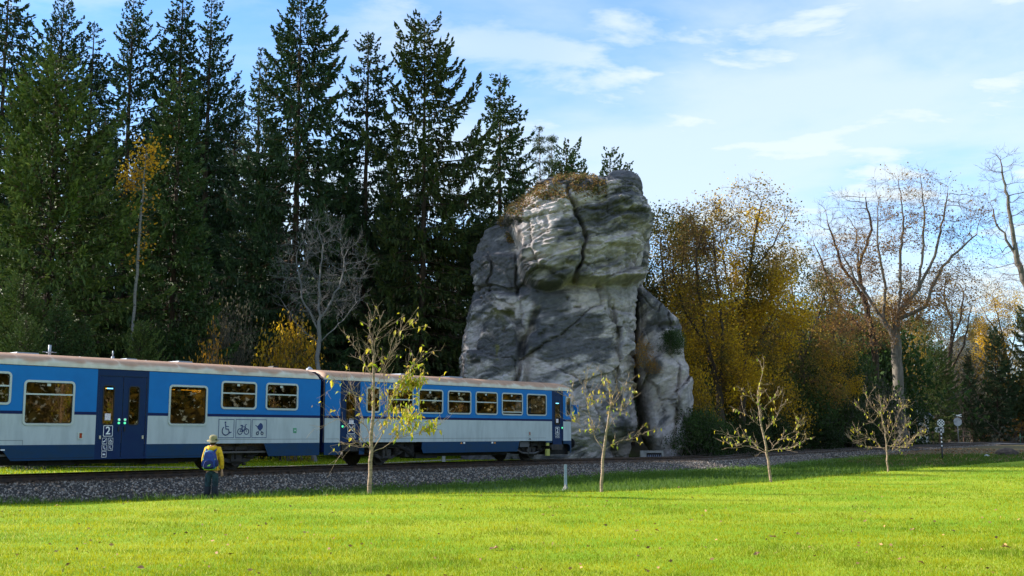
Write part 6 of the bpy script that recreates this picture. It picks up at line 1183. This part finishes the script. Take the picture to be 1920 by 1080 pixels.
# ---------------------------------------------------------------- signs and furniture near the level crossing
STEEL = mat('galvanised', (.38, .40, .42), .5, .5, noise=(5, 5, (.28, .29, .30), .4, .6)); SIGNB = mat('sign_back', (.42, .44, .46), .5, .4, noise=(3, 5, (.32, .33, .34), .4, .6)); PW = mat('paint_white', (.80, .80, .78), .5); PB = mat('paint_black', (.012, .012, .012), .5)
def post(b, r, h, m=0, k=8): b.tube([(0, 0, -.3), (0, 0, h)], r, k, m)
def striped(parent, r, h, n, z0=0, base=0.):
    b = MB()
    if base: b.tube([(0, 0, -.3), (0, 0, base)], r * 1.15, 8, 1)
    st = (h - base) / n
    for i in range(n): b.tube([(0, 0, base + i * st), (0, 0, base + (i + 1) * st)], r, 8, i % 2)
    return b.obj('pole', [PW, PB], parent)
def stand(name, px, base_py, Y, label, cat, group=None, rz=0.):
    p = at_y(px, base_py, Y); z = gz(p.x, Y) if base_py is None else p.z; zg = gz(p.x, Y); e = empty(name, (p.x, Y, min(z, zg) if abs(z - zg) > .02 else z), rz); return tag(e, label, cat, group), (p.z - e.location.z)
# round chequered marker on a striped pole (lawn side)
p = at_y(1767, 858, 72); zg = gz(p.x, 72); e = empty('railway_marker', (p.x, 72, zg)); tag(e, 'round black and white chequered marker on a striped pole in front of the rails', 'railway sign'); Hh = at_y(1767, 793, 72).z - zg
striped(e, .045, Hh - .15, 11, base=max(.3, at_y(1767, 838, 72).z - zg))
b = MB(); R_ = .225; b.tube([(0, .0, Hh), (0, -.02, Hh)], R_ + .012, 28, 0, smooth=False); nq = 5; c = 2 * R_ / nq
for i in range(nq):
    for j in range(nq):
        if (i + j) % 2 == 0:
            x0, z0 = -R_ + i * c, -R_ + j * c; pts = []
            for (u, v) in ((x0, z0), (x0 + c, z0), (x0 + c, z0 + c), (x0, z0 + c)):
                d = math.hypot(u, v); f = min(1, R_ / d) if d else 1; pts.append((u * f, -.024, Hh + v * f))
            b.poly(pts, 1)
b.obj('chequered_disc', [PW, PB], e)
def placed(name, px, base, Y, label, cat, group=None, rz=0.):
    p = at_y(px, base, Y); zg = gz(p.x, Y); e = empty(name, (p.x, Y, zg), rz); tag(e, label, cat, group); return e, (lambda py: at_y(px, py, Y).z - zg)
# octagonal sign seen from behind with crossbuck above
e, H_ = placed('stop_sign', 1797, 826, 136, 'back of an octagonal stop sign with a crossbuck on top, by the crossing', 'road sign'); k = 136 / F
b = MB(); post(b, .045, H_(778)); b.obj('pole', STEEL, e); zc = H_(791); r8 = 8.2 * k
b = MB(); b.prism([(r8 * math.cos(PI / 8 + PI / 4 * i), zc + r8 * math.sin(PI / 8 + PI / 4 * i)) for i in range(8)], -.06, -.045); b.obj('octagon_plate', SIGNB, e); zt = H_(779)
b = MB()
for s in (1, -1): b.prism([(-.50, zt + s * -.13 - .055), (.50, zt + s * .13 - .055), (.50, zt + s * .13 + .055), (-.50, zt + s * -.13 + .055)], -.075 - (.008 if s > 0 else 0), -.065 - (.008 if s > 0 else 0))
b.obj('crossbuck', PW, e)
# trapezoid sign back
e, H_ = placed('road_sign', 1706, 836, 112, 'back of a leaning blue grey sign plate on a pole behind the fourth sapling', 'road sign'); k = 112 / F
b = MB(); post(b, .04, H_(781)); b.obj('pole', STEEL, e); b = MB(); b.prism([(-6 * k, H_(783)), (2 * k, H_(781.5)), (6.5 * k, H_(784)), (9 * k, H_(795)), (-4 * k, H_(796)), (-7 * k, H_(793))], -.055, -.04); b.obj('plate', SIGNB, e)
# arrow direction sign on two wooden posts
e, H_ = placed('direction_sign', 1762, 832, 124, 'white arrow shaped direction sign pointing left on wooden posts', 'direction sign'); k = 124 / F; WD = mat('post_wood', (.20, .13, .09), .9, noise=(5, 5, (.13, .08, .055), .4, .6))
for dx_, top, base in ((-12.5, 805, 835), (.5, 808, 830)): b = MB(); x = dx_ * k; b.box(x - .07 if dx_ < 0 else x - .045, x + .09 if dx_ < 0 else x + .045, -.05, .05, -.3, H_(top)); b.obj('post', WD, e)
b = MB(); o = [(-10 * k, H_(805.3)), (-6 * k, H_(801)), (8.5 * k, H_(800.5)), (8.5 * k, H_(811)), (-6 * k, H_(810.5))]; b.prism(o[::-1], -.10, -.07); bo = b.obj('arrow_board', PW, e)
b = MB(); q = .28
b.poly([(-8.2 * k, -.103, H_(805.5)), (-6.4 * k, -.103, H_(803)), (-6.4 * k, -.103, H_(808.5))]); rr = random.Random(5)
for row in (803, 805.6, 808.2):
    x = -5.2 * k
    while x < 7 * k: wl = rr.uniform(.04, .14); b.poly([(x, -.103, H_(row + .7)), (x + wl, -.103, H_(row + .7)), (x + wl, -.103, H_(row - .7)), (x, -.103, H_(row - .7))]); x += wl + .045
b.obj('lettering', PB, bo)
# striped pole behind the rails
e, H_ = placed('striped_post', 1743, 836, 118, 'slightly leaning black and white striped post beside the arrow sign', 'post', None); e.rotation_euler = (0, -.05, 0); striped(e, .055, H_(789), 7, base=.1)
# tube handrail
e, H_ = placed('handrail', 1790, 826, 140, 'rusty tubular handrail beside the crossing road', 'railing'); k = 140 / F; RU = mat('rust_tube', (.22, .12, .08), .7, noise=(5, 5, (.13, .08, .06), .4, .6)); b = MB()
b.tube([(-36 * k, 0, H_(809)), (-20 * k, 0, H_(808)), (24 * k, 0, H_(808.5)), (28 * k, 0, H_(810)), (29.5 * k, 0, H_(813)), (29.5 * k, 0, -.2)], .045, 8); b.obj('top_rail', RU, e); b = MB(); b.tube([(-36 * k, 0, H_(817.5)), (29.5 * k, 0, H_(818))], .035, 8); b.obj('lower_rail', RU, e)
for dx_ in (-30, -16, 17): b = MB(); b.tube([(dx_ * k, 0, -.2), (dx_ * k, 0, H_(808.5))], .05, 8); b.obj('post', RU, e)
# green small fence at the far right
e, H_ = placed('fence', 1918, 829, 143, 'short green barrier post at the right edge by the road', 'fence'); b = MB(); b.tube([(-.3, 0, -.1), (-.3, 0, H_(812))], .04, 6); b.tube([(-.5, 0, H_(819)), (1.6, 0, H_(819))], .03, 6); b.obj('barrier_frame', mat('green_paint', (.05, .16, .10), .6), e)
# short steel post on the verge
e, H_ = placed('marker_post', 1060.5, 906, 37.5, 'pale blue grey steel post on the verge left of the second sapling', 'post'); b = MB(); h = H_(871); b.box(-.048, .048, -.03, .03, -.1, h); b.obj('upright', mat('post_pale', (.36, .43, .46), .5, noise=(6, 5, (.28, .33, .35), .4, .6)), e)
b = MB(); b.tube([(0, 0, -.05), (.05, -.03, .10), (.1, -.02, .0)], [.16, .13, .05], 7, 0, True, False); b.obj('footing', mat('concrete', (.36, .36, .34)), e)
e, H_ = placed('marker_post', 832, 867, 49.8, 'short white post on the back lawn seen under the train', 'post'); b = MB(); b.box(-.07, .07, -.05, .05, -.1, .75); b.obj('upright', PW, e)
# boulder and white stone
def boulder(name, px, py, Y, w, h, label, cat, m, seed):
    r = np.random.default_rng(seed); nU, nV = 40, 20; u = np.linspace(0, 2 * PI, nU, endpoint=False); v = np.linspace(-.35, PI / 2, nV); A_, B_ = np.meshgrid(u, v); x = np.cos(A_) * np.cos(B_); y = np.sin(A_) * np.cos(B_); z = np.sin(B_)
    q = 1 + .45 * (fbm(x * 1.6 + seed, y * 1.6, z * 1.6, 4) - .5); V = np.stack([x * w * q, y * w * .6 * q, z * h * q], -1); i = np.arange(nU * nV).reshape(nV, nU); i2 = np.roll(i, -1, 1); Fq = np.stack([i[:-1], i2[:-1], i2[1:], i[1:]], -1).reshape(-1, 4)
    p = at_y(px, py, Y); o = obj(name, mesh_np(name, V.reshape(-1, 3), Fq, None, True, [m]), None, (p.x, Y, gz(p.x, Y))); tag(o, label, cat); return o
boulder('boulder', 1887, 850, 79, .85, .50, 'dark brown boulder on bare ground at the right end of the lawn', 'boulder', mat('dark_stone', (.045, .035, .03), .9, noise=(3, 6, (.09, .07, .055), .45, .7), bump=(6, 1, .05)), 3)
boulder('stone', 1850, 852, 76, .20, .14, 'small white stone left of the dark boulder', 'stone', mat('white_stone', (.62, .63, .66), .8, noise=(5, 5, (.42, .43, .46), .4, .6)), 5)
r_ = random.Random(8)
# houses glimpsed between the trees
def house(name, px, py_base, Y, w, d, hw, hr, rz, label, wallc, roofc, z=None):
    p = at_y(px, py_base, Y); z = p.z if z is None else z; e = empty(name, (p.x, Y, z), rz); tag(e, label, 'house', 'houses glimpsed between the trees'); b = MB(); b.box(-w/2, w/2, -d/2, d/2, -4, hw); b.prism([(-w/2, hw), (w/2, hw), (0, hw + hr)][::1], -d/2, d/2) ; b.obj('wall', wallc, e)
    b = MB(); t = .18; o = .45
    for s in (-1, 1): b.poly([(s * (w/2 + o), -d/2 - o, hw - o * hr / (w/2)), (s * (w/2 + o), d/2 + o, hw - o * hr / (w/2)), (0, d/2 + o, hw + hr + t), (0, -d/2 - o, hw + hr + t)][::s]); b.poly([(s * (w/2 + o), -d/2 - o, hw - o * hr / (w/2) - t), (s * (w/2 + o), -d/2 - o, hw - o * hr / (w/2)), (0, -d/2 - o, hw + hr + t), (0, -d/2 - o, hw + hr)])
    rf = b.obj('roof', roofc, e); b = MB(); b.box(w * .15, w * .15 + .6, -.3, .3, hw + hr * .5, hw + hr + .8); b.obj('chimney', mat('brick_grey', (.30, .22, .19), .9), rf)
    wm = MB(); wm.box(-.5, .5, -.06, .02, -.65, .65); fr = None
    for i in range(max(2, int(w // 2.6))):
        x = -w/2 + (i + .5) * w / max(2, int(w // 2.6)); f = MB(); ring_mb(f, [(x + .55, 2.3), (x - .55, 2.3), (x - .55, .9), (x + .55, .9)], [(x + .45, 2.2), (x - .45, 2.2), (x - .45, 1.0), (x + .45, 1.0)], -d/2 - .04, -d/2 + .02); wf = f.obj('window', PW, e); g = MB(); g.poly([(x - .45, -d/2 - .012, 1.0), (x + .45, -d/2 - .012, 1.0), (x + .45, -d/2 - .012, 2.2), (x - .45, -d/2 - .012, 2.2)]); g.obj('pane', mat('dark_pane', (.03, .04, .05), .1), wf)
    return e
plaster = mat('plaster_pale', (.52, .50, .47), .9, noise=(1.5, 6, (.42, .40, .38), .4, .7)); slate = mat('slate', (.14, .17, .24), .7, noise=(4, 5, (.10, .12, .17), .4, .6, (1, 1, 5))); redr = mat('tile_roof', (.28, .11, .07), .8, noise=(5, 5, (.20, .08, .05), .4, .6))
house('house', 1655, 826, 132, 7.5, 7, 3.0, 2.6, .35, 'pale house with blue grey roof behind the fourth sapling', plaster, slate)
house('house', 1806, 690, 190, 7, 7, 2.6, 2.6, -.3, 'grey blue roofed house on the slope above the crossing', plaster, slate)
house('house', 1480, 800, 150, 9, 8, 3.2, 3.4, .2, 'hidden pale house low behind the golden trees', plaster, redr)
# ---------------------------------------------------------------- hiker seen from behind
def skin(name, verts, edges, radii, m, parent, root=0, sub=2, loc=None, rough=None):
    me = bpy.data.meshes.new(name); me.from_pydata(verts, edges, []); o = obj(name, me, parent); md = o.modifiers.new('s', 'SKIN'); md.use_smooth_shade = True; sk = me.skin_vertices[0].data
    for i, r in enumerate(radii): sk[i].radius = r if hasattr(r, '__len__') else (r, r); sk[i].use_root = (i == root)
    sb = o.modifiers.new('u', 'SUBSURF'); sb.levels = sb.render_levels = sub; dg = bpy.context.evaluated_depsgraph_get(); dg.update(); nm = bpy.data.meshes.new_from_object(o.evaluated_get(dg)); o.modifiers.clear(); o.data = nm; nm.materials.clear(); nm.materials.append(m)
    for p_ in nm.polygons: p_.use_smooth = True
    return o
def hiker():
    Yp = 30.4; p = at_y(396, 930, Yp); z = gz(p.x, Yp); e = empty('person', (p.x, Yp, z), 0); tag(e, 'person seen from behind in a yellow jacket, sun hat and dark trousers watching the train', 'person'); e.scale = (.98, 1.0, 1.06)
    SKIN = mat('skin', (.50, .28, .19), .6); JK = mat('jacket_yellow', (.80, .48, .010), .8, noise=(9, 5, (.50, .28, .01), .4, .65), bump=(14, .8, .02)); TR = mat('trousers_teal', (.007, .022, .028), .85, noise=(8, 5, (.02, .055, .065), .4, .65), bump=(12, .6, .015)); KN = mat('trousers_shade', (.008, .012, .018), .85); HT = mat('hat_khaki', (.34, .29, .15), .9, noise=(14, 5, (.24, .21, .11), .4, .65)); HB = mat('hat_band', (.085, .085, .045), .9); HAIR = mat('hair_dark', (.02, .016, .014), .9); BT_ = mat('boot', (.03, .022, .018), .8)
    # body: one continuous skin surface; camera looks along +y, so his back is at -y
    V = [(0, 0, .92), (0, 0, 1.10), (0, -.01, 1.30), (0, 0, 1.43), (0, .005, 1.50), (0, .015, 1.60),            # pelvis .. head 0-5
         (-.09, 0, .86), (-.10, .01, .48), (-.115, -.02, .09), (-.125, .11, .035), (.09, 0, .86), (.085, .02, .48), (.07, -.01, .09), (.075, .12, .035),
         (-.17, 0, 1.38), (-.235, .0, 1.12), (-.225, .10, .90), (.18, 0, 1.38), (.245, -.01, 1.12), (.262, .02, .88), (.266, .03, .80)]
    E_ = [(0, 1), (1, 2), (2, 3), (3, 4), (4, 5), (0, 6), (6, 7), (7, 8), (8, 9), (0, 10), (10, 11), (11, 12), (12, 13), (3, 14), (14, 15), (15, 16), (3, 17), (17, 18), (18, 19), (19, 20)]
    R_ = [(.15, .10), (.14, .10), (.16, .10), (.10, .08), .055, (.078, .092), .088, .055, .040, .035, .088, .055, .040, .035, .055, .042, .028, .055, .042, .030, (.040, .022)]
    b0 = len(V)
    for k, (dx_, l) in enumerate(((-.026, .060), (-.009, .068), (.009, .064), (.026, .050))):     # fingers of the right hand, slightly curled
        V += [(.266 + dx_, .032, .770), (.266 + dx_ * 1.1, .040, .770 - l * .6), (.264 + dx_ * 1.1, .055, .770 - l)]; n = len(V); E_ += [(20, n - 3), (n - 3, n - 2), (n - 2, n - 1)]; R_ += [.011, .010, .008]
    V += [(.238, .045, .79), (.230, .060, .755)]; n = len(V); E_ += [(20, n - 2), (n - 2, n - 1)]; R_ += [.012, .010]
    body = skin('body', V, E_, R_, SKIN, e)
    jv = [(0, 0, .90), (0, 0, 1.02), (0, -.01, 1.24), (0, -.005, 1.37), (0, 0, 1.455), (-.165, 0, 1.385), (-.245, -.005, 1.12), (-.232, .09, .925), (.175, 0, 1.385), (.258, -.01, 1.13), (.270, .015, .88)]
    skin('jacket', jv, [(0, 1), (1, 2), (2, 3), (3, 4), (3, 5), (5, 6), (6, 7), (3, 8), (8, 9), (9, 10)], [(.185, .125), (.185, .13), (.195, .13), (.15, .11), (.085, .075), .085, .068, .052, .085, .068, .052], JK, e, root=1)
    hb = MB(); hb.tube([(-.11, -.06, 1.44), (-.06, -.13, 1.42), (0, -.16, 1.385), (.06, -.13, 1.42), (.11, -.06, 1.44)], [.045, .06, .065, .06, .045], 10); hb.obj('hood', JK, e)
    t = skin('trousers', [(0, 0, .93), (0, 0, .86), (-.095, 0, .80), (-.108, .01, .47), (-.118, -.01, .07), (.095, 0, .80), (.095, .02, .47), (.080, 0, .07)], [(0, 1), (1, 2), (2, 3), (3, 4), (1, 5), (5, 6), (6, 7)], [(.165, .12), (.165, .12), (.108, .115), .084, .072, (.108, .115), .084, .072], TR, e, root=0)
    k = MB()
    for x, y in ((-.112, .0), (.090, .012)): k.tube([(x + .004 * (1 if x < 0 else -1), y + .002, .46), (x, y - .002, .30), (x - .0, y - .005, .24)], [.088, .082, .080], 18)
    k.obj('knee_shade', KN, t)  # darker sleeves put the shade about his knees into the colour
    for x in (-.118, .078): b = MB(); b.prism([(x - .055, 0), (x + .055, 0), (x + .05, .10), (x - .05, .10)], -.09, .17); b.obj('boot', BT_, e)
    # head tilt, hair, hat
    h = MB(); h.tube([(0, -.005, 1.50), (0, -.012, 1.56), (0, -.008, 1.64), (0, .0, 1.70)], [.070, .088, .090, .05], 16); h.obj('hair', HAIR, e)
    for s in (-1, 1): b = MB(); b.tube([(s * .082, .02, 1.555), (s * .098, .015, 1.575), (s * .085, .02, 1.61)], [.010, .018, .010], 6); b.obj('ear', SKIN, e)
    hat = empty('hat', (0, .005, 1.60), 0, e); hat.rotation_euler = (.12, .07, 0)
    b = MB(); n = 28; prof = [(.168, -.012), (.14, .010), (.108, .018), (.106, .07), (.098, .115), (.07, .142), (.03, .150), (.002, .151)]
    for (r0, z0), (r1, z1) in zip(prof[:-1], prof[1:]):
        for i in range(n):
            a0, a1 = 2 * PI * i / n, 2 * PI * (i + 1) / n; wv = lambda a, r: .018 * math.cos(2 * a) * max(0, (r - .11) / .075)
            b.poly([(r0 * math.cos(a0), r0 * math.sin(a0) * 1.08, z0 + wv(a0, r0)), (r0 * math.cos(a1), r0 * math.sin(a1) * 1.08, z0 + wv(a1, r0)), (r1 * math.cos(a1), r1 * math.sin(a1) * 1.08, z1 + wv(a1, r1)), (r1 * math.cos(a0), r1 * math.sin(a0) * 1.08, z1 + wv(a0, r1))], 0, True)
    b.obj('crown_and_brim', HT, hat); b = MB(); b.tube([(0, 0, .022), (0, 0, .060)], .111, 24); b.obj('hat_band', HB, hat)
    # backpack (worn): a thing of its own
    bp = empty('backpack', (p.x - .015, Yp - .21, z + .985), 0); tag(bp, 'dark blue backpack with lime green piping worn over the yellow jacket', 'backpack'); BL = mat('pack_blue', (.010, .035, .22), .7, noise=(10, 5, (.012, .055, .30), .4, .65), bump=(14, .6, .012)); LM = mat('pack_lime', (.28, .60, .05), .6); NV = mat('pack_navy', (.008, .018, .10), .75); CY = mat('pack_cyan', (.12, .42, .42), .6)
    def shell_(pts, y0, y1, m, name, par, ins_=.86):
        b = MB(); o = [(x, z_) for x, z_ in pts]; cx = sum(q[0] for q in o) / len(o); cz = sum(q[1] for q in o) / len(o); i = [(cx + (x - cx) * ins_, cz + (z_ - cz) * ins_) for x, z_ in o]; n_ = len(o)
        for a in range(n_): c = (a + 1) % n_; b.poly([(o[a][0], y1, o[a][1]), (o[c][0], y1, o[c][1]), (o[c][0], (y0 + y1) / 2, o[c][1]), (o[a][0], (y0 + y1) / 2, o[a][1])][::-1], 0, True); b.poly([(o[a][0], (y0 + y1) / 2, o[a][1]), (o[c][0], (y0 + y1) / 2, o[c][1]), (i[c][0], y0, i[c][1]), (i[a][0], y0, i[a][1])][::-1], 0, True)
        b.poly([(q[0], y0, q[1]) for q in i]); return b.obj(name, m, par)
    out = [(-.175, .02), (-.14, -.035), (0, -.05), (.14, -.035), (.175, .02), (.185, .14), (.16, .28), (.125, .40), (.08, .445), (0, .455), (-.09, .445), (-.125, .40), (-.155, .28), (-.185, .14)]
    shell_(out, -.12, .10, BL, 'bag', bp); shell_([(x * .74, .01 + z_ * .42) for x, z_ in out], -.165, -.08, NV, 'front_pocket', bp)
    b = MB(); pt = lambda q, y: (q[0] * 1.02, y, q[1] * 1.01); b.tube([pt(q, -.03) for q in out[:5]], .011, 6, 0); b.tube([(-.165, -.07, .22), (-.118, -.10, .30), (-.12, -.08, .41)], .010, 6, 1); b.tube([(.165, -.07, .24), (.10, -.11, .13), (.15, -.08, .03)], .010, 6, 0); b.tube([(-.165, -.07, .24), (-.11, -.11, .15), (-.15, -.08, .03)], .010, 6, 0); b.tube([(-.12, -.05, .42), (0, -.06, .462), (.10, -.05, .44)], .010, 6, 1)
    b.poly([(-.03, -.168, .045), (.04, -.168, .045), (.075, -.168, .10), (.02, -.168, .085)]); b.obj('piping', [LM, CY], bp)
    for s in (-1, 1): b = MB(); b.tube([(s * .10, .03, .40), (s * .125, .12, .485), (s * .13, .24, .47), (s * .14, .33, .30)], [.028, .03, .03, .025], 6); b.obj('strap', BL, bp)
    for s in (-1, 1): shell_([(s * .16 + x * .3, .05 + z_ * .35) for x, z_ in out], -.06, .09, NV, 'side_pocket', bp)
hiker()
